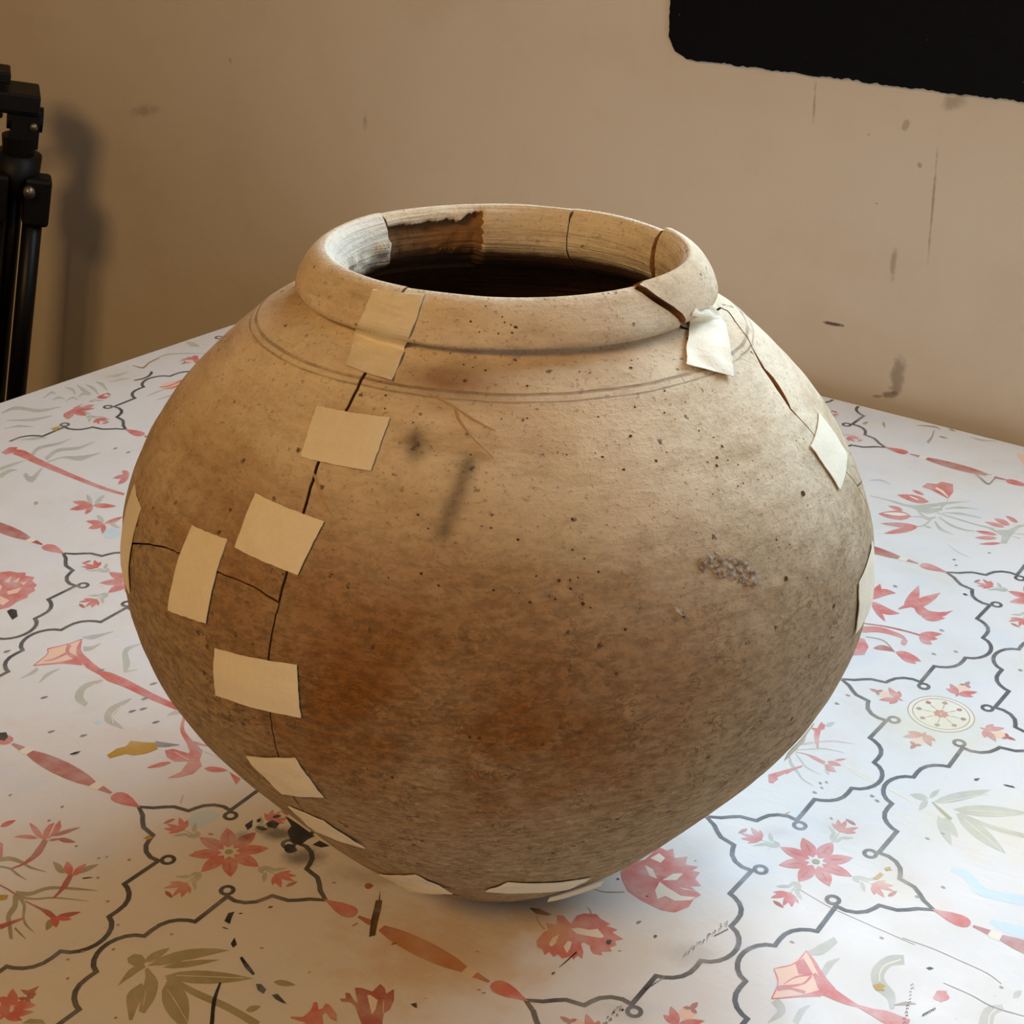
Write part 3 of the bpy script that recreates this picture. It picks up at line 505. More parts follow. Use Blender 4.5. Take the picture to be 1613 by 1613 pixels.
black 3 2217 280 1 5 1 6 1 5 1 3 2 -1 2 -2 3 -4 2 -3 1 1 -3 3 -2 4 -3 3 -3 1 -2 -3 -1 -5 -1 -6 -1 -6
black 3 2208 302 0 6 1 6 1 5 1 3 1 -1 3 -2 2 -4 3 -3 0 1 -2 3 -3 4 -2 3 -3 1 -2 -3 -1 -6 -1 -6 -1 -6
black 3 2333 139 0 6 -1 6 -1 5 0 1 -1 -1 3 -2 3 -4 3 -4 1 3 -2 4 -3 4 -3 4 -4 1 -1 -5 1 -6 1 -6 0 -6
black 3 2338 150 -1 6 -1 7 0 5 0 0 -1 0 2 -3 3 -4 3 -3 2 2 -3 4 -3 5 -2 4 -4 1 -2 -5 1 -6 1 -7 1 -6
black 3 2342 162 0 6 -1 6 -1 5 0 1 -1 0 3 -3 3 -4 3 -4 1 3 -2 4 -3 5 -3 4 -4 1 -1 -6 1 -6 1 -6 0 -6
black 3 2347 174 -1 6 -1 6 0 5 0 0 -1 0 2 -2 3 -4 3 -4 2 2 -3 5 -3 4 -2 4 -4 1 -1 -5 0 -6 1 -7 1 -6
black 3 2351 185 0 6 -1 7 0 5 -1 0 0 0 2 -3 3 -4 3 -3 1 2 -2 4 -3 5 -3 4 -4 1 -1 -5 1 -6 1 -7 1 -6
black 3 2356 197 -1 6 0 6 -1 5 0 1 -1 0 2 -3 4 -4 2 -4 2 3 -3 4 -2 5 -3 4 -4 1 -1 -6 0 -6 1 -6 1 -6
black 3 2360 209 0 6 -1 6 0 5 -1 1 0 -1 2 -2 3 -4 3 -4 1 3 -2 4 -3 4 -3 4 -4 2 -1 -6 1 -6 1 -6 1 -6
peach 1 -3254 175 112 -118 110 -57 -47 -40 -175 -175 -41 144 -39 41 53 112
red 2 -3261 177 19 -30 17 -31 22 -33 31 -33 38 -27 39 -21 39 -17 40 -15 39 -8 39 -6 39 -4 37 -4 -23 48 -41 10 -41 9 -38 10 -36 11 -33 9 -31 10 -27 11 -22 12 -22 16 -24 25 -26 29 -27 30
red 2 -3262 181 -5 -24 -5 -23 -5 -23 -8 -25 -12 -28 -14 -28 -15 -29 -14 -29 10 -7 14 29 15 29 14 29 11 27 8 25 6 24 5 23 5 24
red 2 -3337 -33 13 -11 12 -9 11 -10 10 -17 9 -28 8 -35 7 -37 8 -36 9 -4 -7 36 -8 38 -8 35 -9 28 -12 21 -14 13 -13 10 -12 10
red 2 -3250 -221 31 33 32 33 30 32 28 29 30 17 26 14 25 12 26 13 -86 73 -10 -27 -8 -26 -10 -28 -13 -32 -25 -31 -28 -34 -29 -36 -28 -35
red 2 -3285 82 16 -20 17 -21 21 -23 29 -21 29 -10 27 -3 25 0 24 -1 -23 35 -24 1 -24 0 -21 1 -14 4 -8 7 -12 15 -14 20 -15 21
red 2 -3215 17 -1 -28 -1 -29 -2 -27 -3 -22 -5 -16 -6 -12 -7 -11 -8 -12 8 -5 9 9 11 8 9 11 8 16 5 22 2 27 3 28 2 28
red 2 -2987 -41 32 -3 33 -3 32 -2 29 -1 26 -7 23 -6 23 -4 27 -4 26 2 28 3 30 4 38 1 46 1 54 -2 57 -1 56 0 54 2 53 2 53 3 52 2 -26 43 -54 1 -55 1 -55 1 -55 2 -58 4 -59 5 -57 4 -51 4 -41 0 -34 -1 -29 -1 -27 -1 -19 -4 -15 -4 -15 -4 -20 -2 -31 7 -34 9 -36 9 -36 9
green 1 -3265 191 16 4 16 3 17 7 18 13 8 30 8 35 8 39 8 37 -8 6 -18 -30 -18 -31 -17 -28 -18 -21 -7 -18 -8 -11 -9 -10 -10 -11
green 1 -3140 82 8 9 8 8 8 11 5 14 0 20 -3 22 -4 22 -4 22 -8 5 -4 -18 -4 -18 -5 -16 -7 -12 -6 -10 -8 -6 -10 -7 -9 -7
green 1 -3200 -365 5 18 7 18 5 18 4 18 -1 17 -3 16 -4 14 -3 14 -34 14 3 -15 4 -14 3 -14 1 -15 3 -19 1 -22 0 -22 1 -22
green 1 -3074 -330 -4 21 -6 21 -4 20 0 19 -5 24 -3 25 -1 26 -1 27 -8 4 -6 -22 -7 -22 -5 -22 -3 -23 9 -26 12 -24 13 -23 12 -23
green 1 -2809 -79 -14 -24 -15 -23 -13 -25 -6 -28 5 -32 11 -33 18 -35 31 -36 42 -23 33 -6 25 -1 24 -2 -15 37 -28 11 -28 9 -19 8 0 3 -6 5 -12 18 -11 24 -8 24 -4 26 1 29 4 31 3 31
green 1 -2524 -119 -8 -34 -9 -36 -7 -34 -3 -33 8 -32 13 -31 25 -35 41 -32 40 -8 34 2 34 5 32 3 -6 13 -40 11 -41 9 -35 12 -16 11 1 -1 -3 5 -7 16 -7 23 -11 33 -8 40 -6 43 -7 42
green 1 -2929 368 -12 -26 -15 -27 -10 -29 3 -35 29 -42 38 -36 35 -28 22 -21 17 -14 17 -17 18 -18 18 -18 17 2 -10 19 -9 20 -13 23 -21 29 -35 29 -36 26 -28 21 -14 16 -8 22 -1 31 4 34 2 34
green 1 -2217 -133 6 11 6 12 7 10 7 7 3 7 6 5 8 5 7 6 -10 13 -11 -1 -12 0 -12 -2 -11 -6 -2 -15 0 -16 2 -17 1 -15
green 1 -2760 58 10 16 11 16 10 16 11 16 -9 7 -12 -15 -12 -15 -11 -14 -12 -15
cream 2 -2803 -136 0 -24 -1 -24 1 -24 8 -24 17 -22 24 -20 25 -18 23 -18 3 5 -23 18 -25 18 -21 18 -14 18 -7 20 -1 23 2 25 0 24
cream 2 -2507 -205 4 -26 3 -27 5 -26 9 -24 17 -21 20 -18 22 -15 20 -16 3 5 -20 16 -21 16 -19 15 -13 17 -9 22 -4 25 -3 26 -4 26
red 2 -4351 441 52 63 55 20 45 35 29 -33 66 23 30 -47 65 -18 17 -41 32 -16 5 -64 28 -31 -12 -76 16 -79 -24 -57 -16 -12
peach 3 -4212 382 -27 90 63 -76
peach 3 -4097 308 36 95 33 -69 -29 -54
peach 3 -4084 238 94 -2 19 -69 -32 1
peach 3 -4119 440 23 37 22 -49
peach 3 -4208 344 38 -12 37 -52
peach 3 -4168 416 -13 79 46 -67
black 4 -3896 134 0 33 37 13 71 -53 6 -47 -53 23
yellow 4 -2202 -620 0 48 -3 27 25 49 -19 55 59 28 65 41 57 -36 -20 -69 -43 -56 -46 -15 -38 -83
grey 1 -2045 -404 13 10 13 10 13 10 14 11 11 14 11 14 10 14 11 14 -4 5 -18 -7 -17 -8 -18 -7 -17 -7 -16 -7 -16 -7 -16 -6 -17 -7
red 2 -2143 -80 22 -28 20 -29 23 -30 27 -27 30 -23 31 -17 28 -15 26 -14 25 -17 23 -16 24 -16 23 -17 -2 76 -23 7 -23 6 -23 7 -25 9 -27 11 -28 12 -25 12 -22 14 -20 19 -22 25 -22 29 -23 28
red 2 -1979 -394 27 40 103 19 -44 84 86 -14 50 -78 51 -38 13 -85 -36 -68 -49 -46 17 92 -37 95 -57 -47 -68 7
red 2 -1866 -454 -24 -11 -16 -18 -12 -20 -9 -23 -6 -25 -4 -27 20 15 17 16 15 18 11 21 8 24
red 2 -1896 -250 21 7 20 8 21 7 21 8 -6 7 -23 -3 -23 -4 -24 -4 -23 -4
red 2 -1681 -391 33 -4 24 6 21 11 17 15 14 17 12 21 -28 -1 -26 -4 -24 -8 -20 -11 -16 -16
red 2 -1549 -330 97 -11 20 -59
green 1 -1787 -274 34 2 33 3 34 3 33 2 -2 4 -34 -2 -34 -1 -34 -2 -34 -2
cream 3 -1922 -373 30 -3 29 -2 30 -2 29 -3 -3 6 -29 2 -29 2 -29 2 -30 2
grey 3 -2940 -446 10 3 6 6 4 7 1 9 1 10 -2 11 -8 -4 -7 -6 -5 -6 -3 -8 -1 -9
grey 3 -2424 -239 11 2 6 6 3 8 2 8 1 10 -1 11 -8 -4 -7 -5 -5 -7 -4 -7 -1 -10
grey 3 -2361 -736 10 3 6 6 4 7 1 8 1 9 -1 10 -8 -4 -6 -5 -5 -6 -4 -7 -1 -9
grey 3 -2901 -33 11 2 6 6 3 8 2 10 0 10 -1 12 -9 -5 -7 -5 -5 -7 -3 -8 -1 -10
grey 3 -2541 50 11 2 6 6 4 8 2 9 0 11 -1 11 -8 -4 -7 -6 -5 -6 -4 -8 -1 -10
grey 3 -2460 -584 10 2 6 6 3 7 2 9 1 9 -1 10 -8 -4 -6 -5 -6 -6 -3 -7 -1 -9
grey 3 -2232 -240 10 3 6 5 4 8 2 9 1 9 -1 11 -8 -4 -7 -5 -5 -7 -4 -7 -1 -9
grey 3 -2635 -666 10 2 6 6 3 7 2 9 0 9 -1 10 -8 -4 -6 -5 -5 -6 -4 -8 -1 -8
grey 3 -3518 -225 12 3 6 6 3 8 2 9 -1 11 -2 11 -8 -4 -7 -6 -6 -6 -3 -9 0 -9
grey 3 -2463 -99 11 2 6 6 3 8 2 9 1 10 -1 12 -8 -5 -7 -5 -6 -7 -3 -7 -1 -10
grey 3 -2391 -183 10 2 6 6 4 8 2 9 1 10 -1 11 -8 -4 -7 -6 -5 -6 -4 -8 -1 -9
black 4 -2859 -839 36 37 46 -26 15 -38 -45 -18
black 4 -2371 -743 9 7 6 10 4 10 3 12 2 12 2 13 -8 -9 -6 -9 -6 -10 -4 -11 -3 -12
blue 1 -2498 -435 18 -6 10 1 4 5 1 8 -2 10 -4 13 -14 2 -10 0 -8 -2 -5 -5 1 -9
blue 1 -4234 1267 55 -18 32 4 21 15 11 24 4 31 -2 38 -44 6 -36 0 -29 -7 -20 -16 -7 -28
red 2 -5834 1757 -27 104 49 39 52 -73 -18 -77
peach 1 -5754 1741 3 19 2 20 3 17 7 12 0 13 3 10 5 11 4 11 -46 38 -10 -6 -11 -6 -11 -8 -8 -14 6 -24 9 -27 10 -27 10 -25
red 2 -5739 1789 26 1 23 2 25 0 31 -4 34 0 41 -3 52 -5 64 -3 79 -3 92 -2 95 -2 90 -1 85 -2 84 -1 79 0 73 2 61 5 55 7 50 8 52 8 -22 28 -55 -5 -53 -4 -56 -5 -64 -1 -74 1 -82 3 -86 4 -88 5 -94 6 -99 8 -97 7 -83 9 -66 9 -55 11 -49 11 -46 6 -31 -6 -21 -10 -15 -11 -16 -11
green 1 -5580 1847 -20 35 -22 33 -16 30 -9 32 5 38 15 42 18 42 11 39 1 35 -5 31 -6 29 -5 30 -9 7 -2 -26 -1 -25 -2 -26 -7 -28 -14 -36 -21 -40 -18 -41 -9 -40 8 -39 18 -39 20 -33 17 -33
green 1 -5450 1869 -16 44 -18 44 -13 41 -4 37 14 32 25 30 28 31 20 35 3 41 -3 44 -6 43 -5 44 -9 6 -4 -38 -3 -38 -5 -36 -11 -33 -19 -31 -29 -30 -28 -30 -16 -36 1 -42 12 -45 16 -44 13 -42
green 1 -5414 1843 6 34 4 35 7 32 13 28 28 14 36 8 39 10 33 20 9 43 3 49 1 52 2 51 -10 7 -18 -39 -17 -39 -19 -36 -23 -27 -19 -26 -26 -19 -27 -19 -19 -26 -13 -31 -6 -34 -3 -36 -4 -35
green 1 -5580 1531 1 29 2 29 2 29 3 27 -1 31 0 29 0 30 1 29 -10 7 -10 -23 -9 -23 -10 -24 -9 -24 -2 -29 -2 -29 -2 -29 -2 -29
green 1 -5472 1445 -10 30 -10 31 -8 27 -4 23 0 17 4 14 6 12 6 14 -9 7 -14 -6 -16 -5 -14 -8 -10 -15 -1 -23 3 -27 4 -29 4 -26
green 1 -5388 1579 34 -16 40 -21 45 -17 32 13 -20 48 -35 56 -40 60 -37 56 -17 6 21 -52 23 -54 16 -43 -2 -16 3 -2 -15 3 -34 14 -34 10
green 1 -5894 2000 20 19 19 20 20 18 20 18 12 22 12 21 12 20 12 21 -10 8 -20 -13 -20 -14 -21 -14 -20 -16 -12 -24 -11 -26 -11 -26 -12 -26
red 2 -4603 1541 -50 17 -35 1 -27 -7 -22 -14 -17 -18 -13 -24 42 -9 38 -3 32 1 27 8 20 16
red 2 -4603 1541 -39 -5 -22 -19 -14 -25 -7 -30 -2 -35 3 -38 30 13 24 16 20 20 13 25 5 33
red 2 -4603 1541 44 -4 31 9 23 16 19 21 15 24 10 29 -37 -3 -32 -7 -29 -10 -24 -16 -17 -23
red 2 -4603 1541 -13 -15 3 -20 10 -22 17 -25 21 -26 26 -28 4 17 0 19 -4 21 -11 23 -19 25
red 2 -4603 1541 -35 11 -22 -2 -15 -9 -10 -14 -6 -17 -1 -22 28 -4 24 0 19 4 15 9 8 15
red 2 -4324 1382 -41 13 -29 -1 -22 -8 -17 -13 -13 -18 -9 -21 35 -6 30 -1 27 3 22 8 15 15
red 2 -4324 1382 -31 -1 -14 -13 -6 -20 1 -25 7 -28 11 -32 22 8 17 11 12 15 5 20 -3 26
red 2 -4324 1382 5 -24 13 -21 18 -19 21 -18 23 -16 27 -15 -9 22 -12 21 -14 21 -18 19 -22 17
red 2 -4324 1382 21 17 10 25 5 28 0 32 -2 33 -6 37 -15 -22 -12 -23 -8 -26 -5 -29 1 -32
red 2 -4768 2062 -30 -1 -18 -12 -10 -18 -6 -23 -1 -26 3 -29 23 7 20 11 15 14 10 18 4 24
red 2 -4768 2062 -32 31 -23 14 -17 5 -13 -2 -10 -8 -7 -13 27 -22 24 -16 21 -11 16 -4 12 4
red 2 -4768 2062 -18 -14 -1 -22 8 -27 14 -31 20 -33 25 -35 9 18 4 21 -1 24 -9 27 -17 32
green 1 -4617 1547 -28 32 -27 21 -27 17 -26 12 -27 9 -26 6 28 -26 27 -24 27 -20 27 -16 26 -11
green 1 -4604 1557 12 17 -3 24 -10 26 -16 29 -20 30 -24 33 -4 -21 0 -22 5 -24 11 -27 17 -30
green 1 -4336 1394 -29 30 -25 17 -22 10 -20 4 -19 0 -17 -4 27 -23 25 -18 24 -15 22 -9 19 -3
green 1 -4310 1415 32 -17 25 -8 22 -2 19 2 18 4 15 7 -28 12 -26 9 -24 6 -22 2 -19 -3
green 1 -4283 1404 9 12 3 16 0 18 -3 20 -5 21 -7 22 -6 -14 -4 -15 -2 -17 0 -18 4 -20
blue 1 -4219 1267 61 -27 31 1 17 14 4 25 -5 34 -14 42 -45 13 -37 5 -27 -4 -15 -16 0 -29
olive 1 -4954 1299 18 -5 7 2 1 7 -3 9 -7 12 -10 13 -12 2 -9 -2 -5 -3 -1 -7 5 -10
green 1 -6419 2264 2 34 -1 35 5 31 18 25 35 22 52 16 55 17 45 25 22 41 14 47 9 49 11 48 -13 10 -22 -39 -20 -41 -24 -37 -31 -30 -42 -24 -54 -17 -53 -16 -39 -24 -11 -38 5 -42 11 -41 8 -40
green 1 -6279 2194 44 29 46 30 44 29 37 32 17 41 9 41 7 42 9 42 -13 9 -18 -34 -17 -35 -19 -33 -25 -32 -26 -39 -33 -39 -36 -38 -34 -38
green 1 -6164 2069 13 24 13 25 14 24 19 20 19 22 23 19 26 18 25 19 -8 7 -30 -13 -32 -13 -30 -14 -26 -17 -13 -27 -8 -29 -7 -30 -7 -29
green 1 -6404 2687 -7 35 -10 36 -6 32 2 18 1 7 8 0 15 -4 15 -3 -7 11 -17 9 -20 11 -23 7 -14 -8 7 -29 15 -38 17 -40 15 -39
green 1 -6314 2705 3 16 2 16 5 14 8 8 5 10 11 6 14 6 14 6 -11 12 -21 2 -21 3 -21 0 -18 -5 0 -20 6 -23 8 -23 7 -22
green 1 -6443 2962 28 -4 27 -2 26 -4 22 -9 14 -3 21 -10 25 -15 26 -15 0 8 -25 21 -26 22 -31 24 -35 20 -26 0 -20 -6 -19 -8 -18 -7
green 1 -6413 3063 36 -18 36 -19 36 -18 36 -16 27 -1 25 2 23 2 23 2 -9 13 -33 10 -32 10 -32 11 -32 12 -25 3 -27 6 -29 6 -30 7
green 1 -6352 3110 32 -9 31 -8 31 -10 30 -12 26 -8 31 -13 34 -15 33 -14 -2 6 -36 24 -37 25 -39 25 -40 21 -30 5 -26 -1 -24 -2 -24 -2
green 1 -6328 3205 25 -6 23 -4 23 -7 24 -10 24 -7 32 -13 35 -16 34 -15 -2 7 -37 25 -39 26 -39 24 -38 22 -26 2 -19 -4 -15 -6 -15 -6
green 1 -6192 2876 -5 21 -7 22 -3 17 4 10 4 11 14 8 18 7 16 8 -7 8 -24 1 -25 1 -24 -1 -17 -8 5 -24 13 -26 16 -26 14 -25
green 1 -6212 2752 -1 24 -3 26 0 22 7 11 5 7 14 0 20 -4 18 -2 -5 8 -23 9 -24 11 -25 7 -19 -2 0 -23 8 -29 11 -31 9 -29
green 1 -6347 3344 17 13 18 13 18 14 14 19 1 33 -3 36 -4 38 -3 36 -9 7 -7 -28 -7 -30 -8 -27 -11 -23 -3 -26 -7 -23 -8 -21 -7 -23
green 1 -6244 3275 12 24 13 23 12 23 12 20 6 23 5 20 6 19 6 20 -9 8 -14 -13 -13 -12 -14 -14 -13 -17 -5 -27 -5 -29 -4 -30 -4 -30
green 1 -6322 3876 -1 40 -2 40 1 38 9 35 16 33 23 31 28 30 32 30 34 34 38 34 40 34 40 35 -9 9 -43 -31 -43 -31 -42 -30 -38 -31 -32 -30 -30 -28 -25 -30 -17 -34 -5 -41 4 -43 7 -44 5 -43
green 1 -6115 3984 4 14 2 15 4 13 6 7 2 8 6 6 8 4 7 5 -8 9 -13 2 -13 3 -14 2 -11 -4 0 -17 3 -20 4 -20 4 -19
green 1 -5772 3248 2 26 2 26 2 25 3 23 -1 23 1 22 0 21 1 22 -13 10 -5 -18 -5 -17 -5 -19 -4 -21 3 -27 3 -30 4 -30 3 -29
green 1 -5653 3235 7 38 7 39 7 38 7 39 -25 21 -3 -43 -3 -42 -3 -42 -3 -41
green 1 -6420 4379 31 -15 31 -14 31 -14 33 -13 14 12 14 13 13 14 12 14 -8 10 -30 8 -31 9 -31 9 -30 11 -12 -10 -14 -9 -15 -7 -15 -8
brown 1 -6374 3674 34 -2 36 -3 33 0 21 10 -1 26 -15 34 -17 34 -12 32 -7 33 -4 36 -3 35 -3 36 -10 8 -1 -33 -2 -32 0 -32 2 -33 13 -36 18 -36 13 -29 1 -19 -14 -11 -26 -5 -33 -1 -30 -3
red 2 -6005 2729 27 5 12 16 5 21 0 26 -5 29 -10 32 -19 -10 -15 -14 -10 -18 -5 -21 3 -28
red 2 -6011 2707 -26 -6 -9 -18 0 -24 7 -28 13 -32 18 -35 17 12 11 16 6 19 -1 24 -9 30
red 2 -6003 2755 -30 9 -17 -3 -10 -10 -4 -15 0 -18 4 -22 23 -3 19 2 15 5 9 10 2 17
green 1 -5977 2717 32 -16 26 -8 23 -4 22 -2 20 1 18 3 -29 12 -27 9 -25 7 -23 4 -21 1
red 2 -6084 4097 -50 82 43 23 66 -109
peach 1 -5839 3459 -35 92 69 192 77 -120 27 -128 -78 -44
red 2 -5835 3455 13 14 14 11 12 17 9 27 4 40 0 52 0 55 0 54 -32 24 4 -57 4 -58 3 -53 -1 -43 -6 -28 -10 -17 -12 -14 -10 -16
red 2 -5775 3448 12 19 13 19 11 20 8 22 4 26 0 27 -1 28 0 28 -31 23 2 -30 3 -29 2 -29 -1 -26 -5 -24 -7 -23 -10 -21 -8 -23
yellow 3 -5885 2298 17 96 53 -100
grey 3 -5213 2329 10 0 5 5 2 6 -1 8 -2 10 -4 11 -7 -3 -5 -3 -4 -5 -2 -7 1 -9
grey 3 -5082 2339 10 0 5 5 2 6 -1 8 -2 10 -3 11 -7 -3 -6 -3 -4 -5 -1 -7 1 -9
red 2 659 211 -10 41 22 73 37 52 6 137 48 -1 19 34 45 -66 48 52 25 -63 61 21 -9 -47 40 14 4 -61 52 -32 -41 -38 77 -28 -16 -50 10 -68 -36 -80 -67 -26 -113 6 -95 22 -68 58
cream 3 731 337 49 -4 58 -55 -44 -1
cream 3 864 281 20 82 40 32 -1 -67
cream 3 875 192 -15 74 52 -17 91 -16 66 36 -10 -38 -62 -52 -58 6 -20 -45
cream 3 724 405 17 62 46 -15 0 -49
cream 3 960 285 90 28 -58 -27
olive 1 615 11 16 2 16 2 17 4 17 6 19 12 19 15 20 16 20 15 -6 9 -20 -15 -19 -16 -20 -14 -18 -12 -16 -7 -16 -5 -15 -3 -16 -4
black 4 670 153 4 -3 4 0 2 1 2 3 1 3 1 4 -4 1 -3 1 -3 -1 -2 -1 -2 -2
black 4 860 123 4 -3 3 0 3 1 1 3 2 3 1 3 -4 2 -3 0 -3 0 -2 -1 -2 -3
grey 3 927 -86 7 1 4 4 2 5 1 6 0 8 -1 8 -5 -3 -4 -3 -3 -4 -3 -6 0 -6
black 4 1046 -121 7 -4 4 1 2 2 1 5 0 5 -1 7 -5 2 -5 0 -3 -1 -2 -3 -1 -5
brown 3 920 526 3 -4 3 -1 2 0 2 1 2 3 1 3 -3 2 -3 2 -3 1 -2 0 -2 -2
black 3 1240 -172 -3 8 -3 8 -2 7 -1 3 -1 0 1 -1 3 -3 2 -2 1 1 -2 2 -2 3 -3 3 -1 -2 1 -5 2 -7 3 -8 3 -7
grey 3 1245 -156 -2 7 -3 9 -2 7 -1 4 -1 -1 1 -1 2 -3 2 -3 1 2 -2 2 -2 3 -2 3 -1 -2 1 -5 2 -7 3 -8 2 -8
grey 3 1236 -144 -3 8 -2 8 -3 7 -1 4 -1 -1 1 -1 3 -3 1 -2 1 1 -1 2 -2 4 -2 2 -2 -2 1 -4 2 -8 3 -8 2 -7
black 3 1249 -134 -4 7 -3 7 -3 6 -2 4 0 0 2 -2 3 -2 3 -1 0 1 -2 2 -3 3 -3 2 -2 -3 2 -4 3 -7 3 -8 4 -6
grey 3 1242 -109 -3 7 -3 8 -2 7 -2 3 0 0 1 -1 3 -3 2 -2 1 2 -2 2 -3 3 -2 2 -2 -2 1 -5 3 -7 3 -8 3 -7
grey 3 1243 -90 -3 7 -4 7 -3 7 -1 3 0 0 1 -1 3 -2 3 -2 0 2 -2 2 -3 2 -3 2 -2 -2 2 -5 3 -7 4 -7 3 -7
black 3 1252 -97 -2 7 -3 8 -3 7 -1 4 -1 0 2 -2 2 -2 2 -3 1 2 -2 2 -2 3 -2 3 -2 -2 1 -5 3 -7 2 -8 3 -8
grey 3 1252 -82 -3 7 -4 8 -3 6 -1 4 0 -1 1 -1 3 -2 3 -2 1 2 -3 2 -3 3 -3 1 -2 -2 2 -5 3 -7 4 -7 3 -7
grey 3 1251 -52 -3 7 -4 8 -3 6 -1 4 0 -1 2 -1 3 -2 3 -1 0 2 -3 1 -3 3 -3 1 -2 -2 2 -5 3 -6 4 -8 4 -7
black 3 1257 -38 -3 7 -4 8 -2 7 -2 3 0 0 2 -1 3 -3 2 -2 1 2 -3 2 -3 3 -2 2 -2 -2 1 -5 3 -7 4 -8 3 -7
grey 3 1268 -37 -3 7 -4 8 -2 7 -2 3 0 0 2 -1 3 -3 2 -2 1 2 -3 2 -3 3 -2 2 -2 -2 1 -5 3 -7 4 -8 3 -7
grey 3 1267 -17 -3 8 -3 8 -3 7 -1 4 0 -1 1 -1 2 -3 2 -2 1 1 -2 3 -2 3 -2 2 -2 -2 1 -5 3 -7 3 -8 2 -7
black 3 1266 -17 -3 8 -3 8 -2 7 -1 4 -1 -1 1 -1 3 -3 2 -2 1 1 -2 3 -3 3 -2 2 -2 -2 1 -5 3 -7 3 -8 3 -8
grey 3 1275 4 -3 7 -3 8 -3 6 -2 4 0 0 2 -2 3 -2 2 -2 1 2 -3 2 -2 3 -3 2 -2 -2 2 -5 2 -7 4 -8 3 -7
grey 3 1263 28 -3 7 -4 8 -3 6 -1 4 0 0 2 -2 3 -2 3 -2 0 2 -3 2 -3 3 -2 2 -2 -3 1 -5 3 -6 4 -8 3 -7
black 3 1264 36 -2 8 -4 8 -2 7 -1 4 -1 0 2 -2 2 -2 2 -3 1 2 -2 2 -2 3 -3 3 -2 -2 2 -5 2 -8 3 -8 3 -7
grey 3 1270 42 -3 7 -3 8 -3 7 -1 4 -1 0 2 -2 3 -2 2 -2 1 2 -3 2 -2 3 -3 2 -2 -3 2 -5 3 -7 3 -7 3 -8
grey 3 1277 55 -3 8 -3 8 -3 7 -1 4 0 -1 1 -1 3 -3 2 -2 1 2 -2 2 -3 3 -2 2 -2 -2 1 -5 3 -7 3 -8 3 -8
black 3 1276 76 -3 8 -3 8 -2 7 -1 4 -1 0 1 -2 3 -2 2 -3 1 2 -2 2 -3 3 -2 3 -2 -2 2 -5 2 -8 3 -8 3 -8
grey 3 1281 78 -3 7 -4 8 -3 6 -2 4 0 0 2 -1 4 -3 2 -1 1 2 -3 2 -3 2 -3 2 -2 -2 2 -6 3 -6 4 -8 3 -7
grey 3 1289 100 -3 7 -4 8 -3 6 -2 4 0 0 2 -2 3 -2 3 -2 1 2 -3 2 -3 3 -3 2 -2 -3 2 -5 3 -7 4 -7 3 -7
black 3 1287 124 -3 7 -3 9 -3 7 -1 4 -1 -1 2 -1 2 -3 3 -2 0 2 -2 2 -2 3 -3 2 -2 -2 2 -5 2 -7 4 -8 2 -8
grey 3 1278 139 -4 7 -3 8 -3 7 -2 4 0 -1 2 -1 3 -2 3 -2 0 2 -2 2 -3 2 -3 2 -2 -2 1 -5 4 -7 3 -8 4 -7
grey 3 1291 156 -2 8 -3 9 -3 7 -1 4 -1 0 2 -2 2 -3 2 -2 1 1 -2 3 -2 3 -2 3 -2 -2 1 -5 2 -8 3 -8 3 -8
black 3 1302 155 -3 7 -4 8 -3 7 -1 4 0 0 1 -1 3 -3 3 -2 0 2 -2 2 -3 3 -3 2 -1 -2 1 -5 3 -8 3 -8 4 -7
grey 3 1294 173 -3 8 -3 9 -2 7 -1 4 -1 0 1 -2 2 -3 3 -2 0 1 -1 3 -3 3 -2 3 -2 -2 1 -5 3 -8 3 -8 2 -8
black 3 1288 56 -1 4 -1 5 -1 4 -1 0 0 0 2 -2 2 -3 3 -2 1 1 -3 3 -2 3 -2 3 -3 1 0 -4 1 -4 1 -5 1 -4
black 3 1292 66 -2 4 -1 5 -1 3 0 1 -1 -1 2 -1 3 -3 2 -3 1 2 -2 3 -2 3 -3 3 -3 0 0 -3 1 -5 1 -4 2 -4
black 3 1295 76 -1 4 -1 5 -1 3 -1 1 0 -1 2 -2 2 -2 3 -3 1 2 -3 2 -2 4 -2 2 -3 1 0 -4 1 -4 1 -4 1 -5
black 3 1299 86 -2 4 -1 4 -1 4 0 0 -1 0 2 -2 3 -3 2 -2 1 1 -2 3 -2 4 -3 2 -3 1 0 -4 1 -4 1 -5 2 -4
black 3 1302 95 -1 5 -1 4 -1 4 -1 0 0 0 2 -2 2 -3 3 -2 1 1 -3 3 -2 3 -2 3 -3 1 0 -4 1 -4 1 -5 1 -4
black 3 1306 105 -1 4 -2 5 -1 4 0 0 -1 0 2 -2 3 -3 2 -2 1 1 -2 3 -2 3 -3 3 -3 1 0 -4 1 -4 1 -5 2 -4
black 3 1309 115 -1 4 -1 5 -1 3 0 1 -1 0 2 -2 2 -3 3 -3 1 2 -3 3 -2 3 -2 3 -3 1 0 -4 1 -4 1 -5 1 -4
black 3 1313 125 -1 4 -2 5 -1 3 0 1 -1 -1 2 -1 3 -3 2 -3 1 2 -2 3 -2 3 -3 3 -3 0 0 -3 1 -5 2 -4 1 -4
black 3 1316 135 -1 4 -1 5 -1 3 0 1 -1 -1 2 -2 2 -2 3 -3 1 2 -2 2 -3 4 -2 3 -3 0 0 -3 1 -5 1 -4 1 -5
black 3 1205 -476 -1 5 -1 6 -1 4 0 1 -1 0 2 -1 3 -2 3 -2 0 1 -2 3 -3 3 -3 2 -3 0 0 -4 1 -6 2 -5 1 -5
